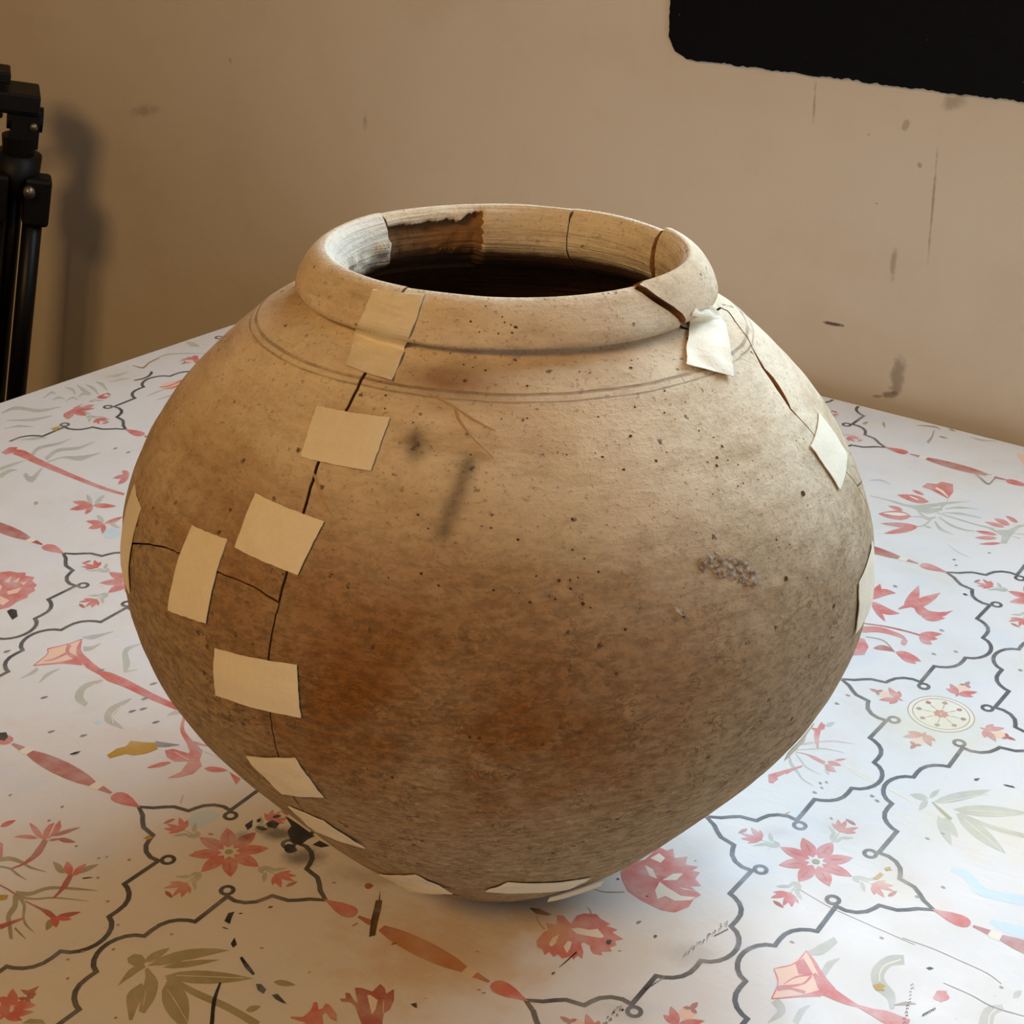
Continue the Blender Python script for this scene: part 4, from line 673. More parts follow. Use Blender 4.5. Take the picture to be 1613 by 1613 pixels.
black 3 1209 -462 -1 6 -2 5 -1 5 0 1 0 0 2 -2 2 -2 3 -2 1 2 -3 2 -2 3 -3 3 -3 -1 0 -4 1 -5 1 -6 2 -5
black 3 1212 -447 -1 5 -1 6 -1 4 0 1 -1 0 2 -1 3 -2 3 -2 0 1 -2 3 -3 3 -2 2 -4 0 0 -4 1 -6 2 -5 1 -5
black 3 1216 -433 -1 6 -2 5 0 5 -1 1 0 0 2 -1 3 -3 2 -2 1 2 -3 2 -2 3 -3 3 -3 -1 0 -4 1 -5 2 -6 1 -5
black 3 1219 -418 -1 5 -1 6 -1 4 0 2 -1 -1 2 -1 3 -2 3 -2 0 1 -2 3 -3 3 -2 2 -4 0 0 -4 2 -5 1 -6 1 -5
grey 3 1223 -403 -1 5 -1 5 -1 5 0 1 -1 0 2 -1 3 -3 2 -2 1 2 -2 3 -3 3 -3 2 -3 0 0 -5 1 -5 2 -5 1 -6
grey 3 1227 -389 -1 5 -2 6 -1 5 0 1 0 0 2 -2 2 -2 3 -2 1 2 -3 2 -2 3 -3 3 -3 -1 0 -4 1 -5 1 -6 2 -5
grey 3 1230 -374 -1 5 -1 6 -1 4 0 2 -1 -1 2 -1 3 -2 3 -2 0 1 -2 3 -3 3 -3 3 -3 -1 0 -4 1 -5 2 -6 1 -5
grey 3 1234 -360 -1 6 -2 5 0 5 -1 1 0 0 2 -1 3 -2 2 -2 1 1 -2 3 -3 3 -3 2 -3 0 0 -4 1 -6 1 -5 2 -6
grey 3 1163 -786 -2 5 -2 6 -2 4 0 1 0 0 3 -2 4 -3 3 -3 1 2 -4 3 -3 3 -4 3 -3 1 0 -5 2 -5 2 -6 2 -5
black 3 1170 -778 -2 5 -2 6 -1 4 -1 1 0 0 3 -2 4 -3 3 -3 1 2 -3 3 -4 3 -3 3 -4 1 0 -5 2 -5 2 -6 2 -5
grey 3 1170 -774 -2 5 -2 6 -1 4 -1 1 0 0 3 -2 4 -3 3 -3 1 2 -3 3 -4 4 -3 2 -4 1 0 -5 2 -5 2 -6 2 -5
black 3 1158 -741 -2 6 -2 5 -2 5 0 0 0 0 3 -2 4 -3 3 -2 1 1 -4 3 -3 4 -4 3 -3 0 0 -5 2 -5 2 -5 2 -5
grey 3 1175 -751 -2 5 -2 6 -1 4 0 1 -1 0 3 -2 4 -3 4 -3 0 2 -3 3 -4 3 -3 3 -4 1 0 -5 2 -5 2 -6 2 -5
black 3 1176 -742 -2 5 -2 6 -2 4 0 1 0 -1 3 -1 3 -3 4 -3 1 2 -4 3 -3 3 -4 3 -3 0 0 -4 2 -5 2 -6 2 -5
grey 3 1164 -708 -2 5 -2 6 -1 4 -1 1 0 0 3 -2 4 -3 3 -3 1 2 -3 3 -4 3 -3 3 -4 1 0 -5 2 -5 2 -6 2 -5
black 3 1161 -694 -2 6 -2 5 -1 5 0 1 -1 -1 3 -2 4 -3 4 -2 0 1 -3 3 -4 4 -3 3 -4 0 0 -4 2 -6 2 -5 2 -5
grey 3 1161 -683 -2 5 -2 6 -1 4 -1 1 0 0 3 -2 4 -3 3 -3 1 2 -3 3 -4 3 -3 3 -4 1 0 -5 2 -5 2 -6 2 -5
black 3 1185 -704 -2 5 -2 6 -1 4 0 1 -1 0 3 -2 4 -3 4 -3 0 2 -3 3 -4 4 -3 3 -4 0 0 -5 2 -5 2 -6 2 -5
grey 3 1162 -659 -2 5 -2 6 -1 5 -1 0 0 0 3 -2 4 -3 4 -3 0 2 -3 3 -4 4 -3 3 -4 0 0 -5 2 -5 2 -6 2 -5
black 3 1179 -665 -2 5 -2 6 -1 5 -1 0 0 0 3 -2 4 -3 3 -3 1 2 -3 3 -4 4 -3 3 -4 0 0 -5 2 -5 2 -6 2 -5
grey 3 1171 -645 -2 5 -2 6 -1 4 -1 1 0 0 3 -2 4 -3 3 -3 1 2 -3 3 -4 3 -3 3 -4 1 0 -5 2 -5 2 -6 2 -5
black 3 1187 -658 -2 6 -2 5 -1 5 -1 1 0 -1 3 -2 4 -3 4 -2 0 1 -3 4 -4 3 -3 3 -4 0 0 -4 2 -5 2 -6 2 -5
red 2 567 -351 49 25 -39 59 29 16 49 -25 13 -1 -9 66 18 33 55 36 37 -19 61 -6 -13 -20 63 6 -15 -32 72 -11 -26 -35 21 -24 -18 -33 23 -17 -41 -35 19 -16 -36 -17 -26 11 -25 31 -38 1 -1 -20 39 -41 22 -46 -31 10 -1 -39 -21 14 -26 -39 -34 14 -6 -29 -36 17 -5 -32 -30 26 -34 4 -24 32 -8 75 9 26
cream 3 690 -311 26 29 48 15 31 33 56 -29 -7 -20 -56 -22 -57 -21
cream 3 664 -472 -13 51 13 40 22 -64 -3 -34
cream 3 729 -443 -4 47 19 4 19 -45 4 -36
olive 1 494 -336 11 -10 12 -11 11 -10 12 -9 12 -7 12 -6 12 -5 12 -5 0 14 -12 5 -12 4 -11 5 -11 6 -11 7 -11 10 -11 10 -11 10
olive 1 663 -127 7 -3 7 -3 6 -4 6 -3 5 -5 4 -5 5 -6 4 -6 5 7 -5 6 -5 5 -5 6 -6 5 -7 4 -7 2 -7 2 -7 2
black 4 434 -303 47 23 72 1 -8 -19 -56 -24
black 4 797 -436 -1 -24 -1 -24 -1 -23 -1 -20 0 -16 -1 -13 -1 -11 0 -12 3 -2 1 12 2 11 2 12 1 15 2 20 1 23 2 24 2 24
black 4 790 -643 6 2 2 3 0 5 0 5 -2 5 -2 6 -4 -2 -2 -4 -2 -3 -1 -5 1 -5
black 4 885 -303 11 -1 5 4 2 6 -1 8 -2 10 -4 11 -8 -1 -6 -4 -4 -4 -2 -7 1 -8
brown 3 957 -314 4 -1 4 1 3 2 2 3 2 4 2 4 -4 0 -4 -1 -3 -2 -3 -2 -2 -3
brown 3 927 -85 5 2 3 3 1 5 1 5 0 6 0 6 -4 -3 -3 -3 -3 -4 -1 -4 0 -6
red 2 514 3729 29 24 9 34 -4 39 -13 45 -21 50 -31 54 -4 -37 -2 -37 0 -39 4 -40 10 -43
red 2 523 3722 21 24 15 35 14 36 16 35 17 31 19 28 -44 16 -35 -1 -25 -18 -14 -37 -1 -59
red 2 532 3702 51 -67 43 -33 39 -11 34 8 30 24 27 42 -37 6 -38 9 -38 10 -38 11 -38 8
red 2 545 3685 28 -53 30 -38 30 -31 31 -26 30 -21 31 -17 -28 44 -29 40 -29 36 -30 31 -31 25
red 2 744 3762 34 37 11 49 -4 58 -15 64 -27 71 -38 77 -2 -56 0 -56 1 -57 5 -58 10 -61
red 2 756 3787 49 7 30 34 21 51 11 65 4 77 -4 90 -27 -41 -25 -45 -24 -47 -19 -52 -15 -60
red 2 775 3821 75 -76 57 -29 45 6 35 38 25 68 16 99 -32 -50 -36 -34 -41 -19 -46 -7 -49 3
red 2 801 3868 52 -105 44 -56 39 -21 34 8 29 35 26 63 -34 -4 -36 5 -38 15 -39 21 -39 25
red 2 797 3838 8 -38 12 -25 13 -20 15 -15 16 -11 16 -8 -9 30 -11 28 -13 24 -13 19 -15 14
red 2 728 3708 12 19 12 20 12 19 11 17 8 18 8 16 7 16 8 16 -44 67 -5 -20 -5 -20 -5 -21 -5 -22 -5 -26 -6 -29 -6 -28 -5 -29
dark 2 613 3385 34 12 33 13 33 12 34 10 37 9 37 7 37 6 31 5 25 3 21 1 19 1 20 1 -5 19 -20 -1 -19 -1 -20 -2 -26 -3 -32 -4 -36 -6 -38 -8 -37 -9 -33 -11 -34 -14 -32 -14 -33 -14
red 2 963 3468 32 -7 24 9 20 19 18 25 16 30 13 36 -28 -1 -25 -7 -24 -12 -20 -19 -17 -28
red 2 979 3442 22 -35 19 -15 17 -6 16 3 15 8 15 15 -21 24 -19 19 -18 13 -18 5 -15 -6
red 2 973 3458 28 -22 22 -3 19 6 16 14 15 20 13 26 -25 12 -23 6 -21 1 -19 -8 -16 -16
red 2 658 3271 23 20 21 22 22 19 25 14 32 9 37 5 36 3 28 0 17 -2 9 -4 9 -6 11 -6 1 18 -10 11 -10 12 -15 12 -21 9 -31 6 -39 4 -40 1 -37 -4 -30 -12 -26 -16 -23 -19 -24 -16
red 2 916 3294 18 -10 9 3 4 11 -1 16 -3 21 -6 25 -14 3 -10 -2 -7 -5 -4 -11 2 -19
red 2 695 3027 -33 173 41 6 62 -77 19 -108 -57 -55
brown 2 701 3235 28 8 27 9 28 6 27 -3 27 -15 28 -23 29 -27 28 -25 1 14 -28 25 -29 27 -29 24 -30 16 -29 2 -27 -7 -28 -11 -27 -8
dark 2 795 3132 24 -2 21 7 21 10 20 9 21 8 21 8 -31 24 -28 13 -24 2 -21 -10 -15 -23
red 2 927 3175 39 -36 33 -14 30 -1 28 7 26 15 25 21 -35 25 -33 17 -33 10 -30 1 -27 -11
red 2 962 3157 26 -34 24 -15 22 -6 20 0 20 7 19 11 -24 24 -24 19 -23 13 -22 6 -21 -3
red 2 882 1462 34 11 31 -19 -4 -55 -26 -5
red 2 921 1419 9 30 8 30 9 30 9 29 11 27 12 25 12 26 12 26 -7 9 -15 -22 -14 -22 -14 -22 -14 -24 -14 -24 -14 -25 -13 -25 -13 -25
grey 3 563 4003 9 -10 7 -3 7 -1 6 3 5 4 5 6 -8 7 -8 4 -7 3 -7 0 -5 -4
black 3 993 4189 9 -10 7 -3 7 -1 5 3 6 4 5 6 -8 7 -7 4 -7 3 -7 0 -5 -3
grey 3 1047 3622 8 -9 7 -3 6 -1 6 3 5 4 5 6 -8 5 -7 5 -6 2 -6 0 -6 -3
grey 3 1223 3417 8 -8 6 -3 6 0 6 2 5 4 4 6 -7 5 -7 4 -6 2 -6 0 -5 -3
grey 3 1120 3302 8 -8 6 -3 6 0 6 2 5 4 4 6 -7 5 -7 4 -6 2 -6 0 -5 -3
grey 3 1637 3449 7 -9 6 -3 6 0 5 2 5 4 5 6 -7 5 -6 4 -6 2 -6 0 -5 -3
grey 3 867 2382 8 -7 7 -3 5 1 6 2 4 3 5 6 -7 4 -7 3 -6 2 -6 0 -5 -3
grey 3 883 2508 8 -7 6 -2 6 0 5 2 5 4 4 5 -7 5 -6 3 -7 2 -5 -1 -5 -3
black 3 1846 2113 6 3 5 5 3 7 3 8 3 8 2 10 -6 -4 -5 -4 -4 -6 -3 -7 -3 -8
black 3 1994 2173 13 -3 12 0 11 2 11 4 11 5 10 6 -12 1 -12 1 -11 -1 -12 -3 -11 -4
cream 1 1196 1805 24 -12 24 -12 24 -11 25 -9 27 -5 28 -3 29 -2 27 -2 -3 18 -28 3 -28 1 -28 3 -26 5 -24 9 -24 11 -24 12 -24 11
yellow 1 1121 1146 7 7 5 11 3 12 1 14 0 14 0 16 -7 -10 -5 -10 -4 -11 -2 -12 -1 -14
red 2 113 5643 6 92 66 30 14 66 88 14 54 -131 15 -148 -112 50 -64 25
cream 3 208 5679 17 -9 17 -8 16 -9 17 -12 17 -10 18 -15 18 -15 19 -15 0 8 -19 22 -19 22 -19 22 -19 20 -18 10 -17 7 -16 6 -17 6
red 2 260 5421 -54 40 -46 10 -41 -5 -37 -16 -35 -26 -32 -35 50 -24 47 -15 45 -5 40 5 36 21
red 2 184 5516 -23 22 -20 11 -18 4 -18 0 -17 -4 -15 -7 21 -17 20 -12 20 -9 19 -4 17 2
red 2 252 5102 -57 35 -44 0 -37 -19 -32 -32 -28 -43 -24 -54 51 -16 46 -5 41 6 37 19 30 37
red 2 159 5162 -26 23 -23 9 -21 0 -19 -6 -17 -10 -16 -15 25 -16 23 -10 22 -6 21 0 18 8
red 2 357 4974 -51 8 -45 -11 -41 -20 -38 -28 -36 -32 -34 -39 47 3 46 8 43 13 41 21 37 29
red 2 357 4955 -41 -14 -32 -32 -27 -42 -23 -48 -20 -54 -18 -58 36 23 33 29 30 34 27 42 22 51
cream 3 218 5112 -34 4 -30 -9 -27 -16 -26 -20 -23 -24 -23 -28 32 3 31 7 29 11 27 15 24 22
cream 3 190 5404 -19 13 -17 7 -17 4 -17 2 -16 1 -16 -2 18 -9 18 -8 18 -7 17 -4 16 -1
green 1 -144 5238 38 2 37 3 38 2 39 2 42 -3 45 -5 44 -2 40 4 32 11 28 16 26 20 26 23 22 34 22 38 22 40 25 39 29 41 31 41 33 42 32 41 -2 7 -37 -33 -36 -32 -36 -32 -33 -32 -29 -33 -25 -34 -24 -32 -25 -26 -23 -29 -21 -26 -24 -22 -29 -17 -36 -9 -41 -3 -44 -1 -41 -3 -39 -4 -37 -4 -37 -4 -37 -4
green 1 193 5244 32 -9 34 -10 33 -7 32 1 22 27 19 33 16 35 16 34 -21 45 -22 -23 -21 -24 -21 -20 -23 -12 -21 -17 -26 -10 -29 -8 -28 -9
green 1 250 5210 28 -27 30 -29 29 -25 26 -15 18 12 9 22 6 26 7 22 -10 20 -11 -16 -10 -17 -11 -11 -12 0 -18 4 -25 16 -29 22 -29 19
green 1 255 5096 12 8 11 9 12 7 12 5 14 3 14 0 15 -1 15 0 -8 32 -15 -2 -15 0 -15 -2 -13 -5 -13 -8 -11 -11 -10 -12 -10 -11
green 1 354 4964 9 10 9 9 10 12 7 18 2 28 1 32 -1 34 0 33 -12 11 -1 -32 0 -33 -1 -29 -3 -24 -4 -18 -6 -14 -8 -12 -8 -14
green 1 379 5271 38 -2 38 -2 38 -1 38 -2 37 -1 38 -1 37 -1 36 1 37 1 36 1 35 3 36 2 -8 32 -35 -5 -35 -4 -36 -5 -35 -3 -37 1 -37 1 -38 2 -38 2 -37 0 -38 0 -37 0 -38 0
green 1 407 5378 17 19 17 19 19 19 23 17 27 23 31 21 34 22 33 21 -3 7 -35 -14 -36 -13 -35 -14 -31 -15 -21 -24 -16 -26 -15 -25 -15 -25
green 1 413 5301 30 15 28 16 30 15 32 11 33 13 37 9 38 8 37 9 -3 13 -39 -3 -40 -1 -39 -3 -37 -6 -31 -18 -27 -21 -27 -23 -26 -21
green 1 413 5218 33 -24 33 -25 32 -23 33 -18 31 -7 30 -2 29 1 24 3 19 7 15 10 13 11 13 10 -3 10 -15 -6 -15 -6 -15 -6 -20 -2 -24 0 -29 1 -30 4 -30 10 -30 12 -31 18 -32 21 -33 19
green 1 418 5122 20 -27 19 -29 22 -28 25 -24 27 -7 28 -1 29 1 28 -1 -1 7 -31 11 -31 10 -29 11 -25 17 -20 14 -18 20 -20 24 -20 23
green 1 -255 5498 18 14 17 16 18 13 19 8 19 2 22 -3 21 -6 22 -4 -1 7 -23 8 -23 10 -23 8 -22 1 -19 -10 -18 -16 -16 -18 -17 -17
green 1 377 5014 11 -5 11 -6 11 -5 10 -5 8 4 6 4 6 5 6 4 -2 6 -8 3 -8 2 -8 3 -8 4 -8 -2 -10 -1 -9 -1 -10 -1
green 1 639 4833 25 -20 25 -20 25 -19 25 -16 24 -9 24 -6 24 -5 23 -5 -1 6 -24 7 -23 6 -24 7 -25 10 -24 15 -24 17 -26 19 -25 19
green 1 370 5380 3 11 4 11 2 14 1 20 -3 27 -4 30 -6 32 -5 31 -6 3 3 -30 4 -30 3 -28 0 -22 -1 -14 -3 -10 -4 -9 -3 -10
red 2 870 5364 -31 22 -27 7 -25 -1 -24 -7 -22 -12 -22 -17 29 -14 28 -9 27 -4 25 1 23 10
red 2 889 5423 -27 37 -25 17 -22 6 -20 -3 -20 -9 -18 -15 26 -27 25 -20 23 -13 22 -5 20 5
red 2 924 5502 -22 31 -20 17 -19 9 -18 3 -18 -2 -17 -6 21 -24 21 -19 19 -15 19 -8 18 -1
red 2 872 5206 -31 14 -27 1 -26 -6 -24 -12 -23 -15 -22 -20 30 -7 28 -3 27 2 25 6 24 13
red 2 891 5154 -31 6 -26 -8 -23 -16 -21 -21 -19 -26 -18 -30 28 1 26 7 25 10 23 16 20 24
red 2 941 5094 -27 -5 -23 -15 -22 -19 -20 -24 -19 -26 -17 -30 25 10 24 14 22 16 22 20 19 24
green 1 773 5269 68 14 67 56 34 131 46 36 -27 -91 -3 -158 17 -149 -36 -19 -37 124
green 1 947 5291 20 9 21 10 20 10 20 9 -5 19 -20 -12 -20 -12 -20 -12 -19 -12
green 1 953 5250 19 -3 19 -2 18 -3 18 -2 -4 22 -18 -1 -18 -2 -17 -1 -18 -2
grey 2 348 6137 18 -18 19 -18 18 -18 20 -18 22 -19 25 -22 24 -17 18 -2 9 22 0 35 -2 36 0 27 2 17 1 13 4 10 10 9 17 5 23 2 25 0 24 1 -2 11 -25 1 -26 1 -23 0 -19 -3 -11 -7 -7 -11 -3 -14 -4 -18 0 -31 2 -36 0 -29 -4 -13 -14 5 -21 18 -24 25 -23 23 -20 14 -18 14 -18 14 -19 14
grey 2 345 6161 16 -1 16 -1 15 -1 17 1 16 8 16 9 16 11 17 10 -4 10 -17 -6 -18 -7 -17 -6 -17 -3 -15 -4 -15 -2 -14 -2 -15 -1
grey 3 750 4626 7 -3 5 1 4 3 3 5 3 5 2 8 -5 0 -5 0 -5 -2 -4 -3 -3 -5
grey 3 794 4551 6 -3 5 1 4 3 3 4 3 6 2 7 -5 1 -5 0 -5 -2 -4 -3 -3 -5
grey 3 913 4881 7 -3 5 1 4 3 3 5 3 6 3 7 -6 1 -5 0 -5 -2 -4 -3 -3 -6
olive 1 -672 6752 29 1 18 20 13 30 9 38 6 45 3 50 -24 -11 -20 -18 -17 -23 -13 -31 -7 -41
olive 1 -642 6668 6 -29 9 -24 11 -20 12 -18 13 -15 13 -14 -8 26 -8 24 -10 23 -11 20 -12 17
olive 1 -153 6666 17 -12 15 -4 13 1 12 4 11 6 11 10 -16 7 -14 5 -14 3 -13 -1 -12 -5
olive 1 -761 6507 14 -5 8 5 4 12 2 16 0 19 -3 23 -11 0 -8 -4 -7 -8 -4 -11 -1 -18
olive 1 -145 6866 15 -16 13 -7 11 -2 11 2 10 5 9 8 -14 11 -13 9 -13 5 -11 2 -10 -3
olive 1 -546 6913 86 35 46 -164 25 -145 -29 -62 -45 184
olive 1 -383 6769 34 13 34 13 33 12 27 5 19 5 14 -1 13 -3 14 -2 -3 16 -16 8 -14 9 -18 8 -22 2 -26 -14 -30 -19 -32 -21 -30 -21
olive 1 -234 6767 9 -37 9 -38 9 -36 6 -34 4 -31 2 -32 2 -32 1 -32 32 -25 -5 34 -5 36 -6 36 -8 38 -9 38 -11 38 -11 38 -10 38
green 1 65 6817 22 -7 22 -9 23 -6 25 -1 27 14 28 18 28 21 28 20 -3 10 -30 -14 -31 -14 -30 -12 -27 -7 -23 -6 -20 0 -20 2 -21 1
peach 1 482 6730 65 20 73 -213 -72 93
red 2 999 1876 -12 27 -12 27 -11 26 -8 23 -8 20 -6 19 -7 20 -7 22 -34 -12 8 -21 8 -20 9 -23 11 -24 15 -24 16 -23 16 -22 15 -22
red 2 865 2045 37 17 -10 77 35 -16 14 -41 -13 -31 -23 -28
green 1 932 2112 15 0 8 8 5 12 2 16 1 18 -1 20 -11 -4 -10 -7 -7 -10 -5 -12 -1 -17
green 1 907 1841 17 22 17 22 17 22 17 21 17 17 16 17 18 15 19 14 23 13 26 12 27 12 26 12 -1 3 -27 -9 -28 -8 -27 -9 -25 -11 -20 -14 -18 -16 -16 -16 -17 -18 -19 -19 -18 -20 -18 -21 -18 -20
green 1 896 1767 19 17 18 17 18 17 18 16 16 15 14 15 15 13 19 11 23 10 26 8 27 7 27 8 -1 3 -27 -5 -29 -6 -27 -6 -24 -8 -19 -11 -16 -13 -14 -14 -16 -15 -17 -17 -18 -18 -18 -18 -18 -18
green 1 880 1718 13 -23 13 -24 14 -24 15 -22 17 -15 17 -12 16 -10 15 -10 15 -12 14 -13 15 -12 17 -10 18 -6 19 -3 20 -2 19 -3 -1 3 -19 5 -20 4 -19 5 -18 8 -15 11 -13 14 -14 15 -15 15 -16 13 -16 12 -15 13 -14 14 -13 15 -14 19 -15 22 -15 21
green 1 908 1747 17 -16 17 -16 17 -15 16 -13 13 -11 11 -10 13 -9 17 -7 21 -5 24 -4 26 -2 25 -4 -1 3 -25 6 -26 5 -24 5 -21 7 -16 8 -11 9 -11 11 -13 12 -16 12 -17 14 -18 15 -17 14
red 2 909 1759 15 3 15 4 14 3 15 2 14 -3 15 -4 14 -6 16 -5 16 -2 17 -2 18 -3 18 -2 -5 28 -18 3 -18 4 -18 4 -16 3 -15 -1 -14 0 -13 -2 -14 -3 -14 -2 -15 -4 -14 -5 -15 -4
red 2 1097 1780 19 -12 15 -3 14 2 13 6 12 9 11 13 -17 7 -16 5 -15 1 -14 -2 -12 -8
red 2 1098 1742 17 -25 15 -11 14 -4 13 2 13 5 12 9 -16 17 -15 14 -14 9 -14 4 -14 -3
red 1 1125 1816 13 2 9 7 9 10 7 11 6 13 6 14 -11 -4 -10 -7 -9 -7 -9 -10 -7 -12
green 1 1115 1721 4 -20 6 -13 7 -10 9 -7 10 -5 10 -2 -5 16 -6 14 -6 12 -8 10 -9 6
red 2 963 1525 4 15 4 16 4 16 5 16 5 16 6 17 5 17 6 18 -4 5 -8 -14 -8 -15 -8 -15 -7 -14 -6 -14 -7 -14 -5 -13 -6 -14
cream 1 1158 1827 31 -10 31 -9 30 -10 31 -9 29 -6 29 -5 29 -6 29 -5 -1 6 -29 7 -29 7 -29 8 -30 8 -30 7 -30 8 -31 8 -31 9
grey 3 869 2384 5 -9 5 -3 4 -2 4 1 4 2 3 4 -5 6 -5 4 -4 3 -4 2 -4 -2
grey 3 1155 1464 4 -7 5 -3 3 -1 4 1 3 2 3 3 -4 5 -4 3 -4 3 -4 1 -3 -2
grey 3 1429 1623 5 -7 3 -3 4 -1 4 1 3 2 3 3 -4 5 -4 4 -4 2 -3 1 -4 -1
grey 3 1169 1593 5 -7 4 -3 4 -1 3 1 4 2 3 3 -5 5 -4 4 -4 2 -4 1 -3 -1
grey 3 1474 1600 5 -8 4 -3 3 -1 4 1 3 2 3 3 -4 5 -4 4 -3 2 -4 1 -4 -1
grey 3 1144 1563 5 -7 4 -3 4 -1 4 1 3 2 3 3 -4 5 -4 4 -4 2 -4 1 -4 -1
grey 3 1171 1527 5 -7 4 -3 3 -1 4 1 3 2 4 3 -5 5 -4 4 -4 2 -4 1 -3 -1
grey 3 1334 1298 4 -7 4 -3 3 -1 4 1 3 2 3 3 -4 5 -4 3 -4 2 -3 1 -4 -1
green 1 1734 1770 51 26 43 43 38 53 34 59 32 65 29 72 -48 -36 -44 -41 -42 -46 -38 -53 -32 -63
green 1 1850 1776 72 0 64 24 60 37 56 46 54 54 52 62 -67 -13 -66 -20 -63 -28 -60 -38 -55 -50
green 1 1877 1752 59 -74 59 -45 58 -30 58 -19 57 -11 58 -2 -56 57 -56 49 -58 41 -58 30 -60 16
green 1 1805 1671 18 -59 24 -43 27 -34 29 -28 30 -24 32 -18 -20 48 -23 45 -24 40 -27 35 -30 26
green 1 1835 1675 17 -45 21 -30 22 -21 24 -15 24 -10 25 -5 -18 36 -20 32 -21 27 -23 21 -24 13
green 1 1703 1789 -22 19 -19 4 -16 -4 -15 -10 -14 -14 -13 -19 21 -10 19 -7 18 -1 16 4 14 12
green 1 1704 1798 13 10 7 17 3 19 1 22 -2 23 -3 26 -10 -14 -8 -15 -5 -18 -3 -19 0 -23
green 1 1704 1775 -14 -13 -5 -18 0 -21 3 -22 6 -24 9 -25 9 16 6 17 4 19 0 20 -5 24
green 1 1893 1749 46 -6 46 -6 46 -5 47 -1 49 4 50 9 50 9 50 9 -9 44 -49 -11 -50 -11 -49 -10 -48 -7 -46 -1 -45 2 -46 4 -45 3
olive 1 1733 1765 18 -14 18 -13 18 -13 18 -14 18 -11 18 -12 18 -12 18 -12 2 33 -18 10 -18 11 -18 10 -18 11 -18 9 -19 9 -18 10 -18 9
cream 2 1784 1805 44 58 44 58 45 58 44 59 -2 5 -45 -58 -44 -59 -44 -58 -44 -58
cream 2 1919 1809 56 35 57 35 57 35 57 34 -2 6 -57 -35 -57 -34 -57 -35 -56 -35
cream 2 1931 1727 67 -38 67 -37 66 -36 65 -36 0 5 -65 36 -66 37 -66 37 -68 37
blue 1 2039 1254 23 -5 22 -3 20 -5 18 -10 18 -13 22 -22 26 -24 29 -18 28 -4 25 3 25 7 27 8 33 9 36 12 36 13 36 13 -18 77 -36 -14 -36 -15 -35 -13 -31 -10 -28 -6 -23 -4 -20 0 -18 4 -19 10 -22 19 -25 22 -28 17 -26 1 -23 -6 -20 -9 -20 -7
blue 1 2353 975 20 -6 20 -7 21 -7 23 -5 27 -1 27 0 29 1 28 0 -16 106 -27 -7 -28 -8 -26 -7 -24 -6 -21 -8 -19 -6 -18 -7 -19 -6
yellow 4 1735 946 12 73 22 -7 -10 -61
yellow 4 1751 1062 17 32 19 -21 -18 -24
grey 3 1154 1461 7 -7 5 -2 5 0 5 2 4 3 4 5 -6 4 -6 3 -5 2 -5 0 -5 -3
grey 3 1876 1533 6 -7 5 -2 5 0 4 2 4 3 4 4 -5 5 -5 3 -5 1 -5 0 -5 -2
grey 3 1426 1625 7 -7 5 -3 5 0 5 2 4 3 4 5 -6 4 -5 4 -6 1 -5 0 -4 -2
grey 3 1466 1599 6 -7 5 -2 5 0 5 2 4 3 4 4 -6 5 -5 3 -6 2 -4 -1 -5 -2
grey 3 1823 1442 6 -7 5 -2 5 0 4 2 4 3 4 4 -5 5 -6 3 -5 1 -4 0 -5 -2
grey 3 1840 2127 6 -7 5 -3 5 0 5 2 4 3 5 5 -6 5 -6 3 -5 2 -5 0 -4 -2
grey 3 2030 2185 6 -8 6 -2 5 0 4 1 5 4 4 4 -6 5 -5 4 -5 2 -5 0 -5 -3
grey 3 1966 947 6 -6 4 -2 5 1 4 1 4 3 4 4 -5 4 -5 3 -5 1 -4 0 -4 -3
grey 3 2046 1100 5 -6 5 -2 4 0 5 1 4 3 3 5 -5 3 -5 3 -4 1 -5 0 -4 -2
grey 3 1946 541 6 -5 4 -1 5 0 4 1 4 3 3 4 -5 4 -5 2 -4 1 -4 0 -4 -3
grey 3 1601 249 5 -5 5 -1 4 0 5 2 3 2 4 4 -5 4 -5 2 -5 1 -4 -1 -4 -2
grey 3 2551 552 5 -5 4 -2 4 1 4 1 4 3 3 4 -4 3 -4 2 -5 1 -4 0 -3 -2
grey 3 1470 638 46 -9 45 -9 45 -9 46 -7 47 -3 47 -2 48 -1 49 -1 55 -2 59 -1 55 -1 42 -1 25 -1 13 0 8 0 11 0 0 3 -11 0 -8 0 -14 0 -25 1 -42 1 -54 1 -59 1 -55 2 -50 1 -48 1 -47 2 -46 3 -46 7 -45 9 -46 9 -45 10
cream 1 1489 1736 19 -3 18 -2 19 -3 19 -4 21 -6 21 -7 22 -7 21 -7 -1 20 -22 7 -21 8 -22 7 -21 6 -20 4 -19 3 -18 2 -19 3
black 4 -1035 -452 99 -13 143 -29 -12 -42 1 -58 -53 -14 -78 59 -14 48
black 4 -755 -557 6 49 72 -3 -27 -37
black 4 -1071 -565 8 43 50 0 12 -46 -42 -14
black 4 -1150 -642 1 61 39 -48 1 -37
black 4 -1093 -619 18 -8 14 0 11 3 9 6 8 8 6 9 -15 4 -14 2 -13 -1 -11 -3 -8 -7
black 4 -1119 -584 10 1 3 5 0 6 -2 7 -4 8 -5 9 -6 -3 -5 -4 -2 -5 0 -6 3 -7
black 4 -863 -663 28 -19 18 -4 12 4 9 10 6 14 3 19 -23 12 -19 6 -17 2 -12 -4 -8 -12
black 4 -1080 -503 13 0 8 4 5 7 3 8 2 10 0 12 -10 -3 -8 -3 -7 -5 -5 -7 -3 -9
brown 3 -1254 -813 9 -2 7 0 5 3 4 3 3 5 3 6 -8 1 -7 0 -7 -1 -5 -3 -3 -4
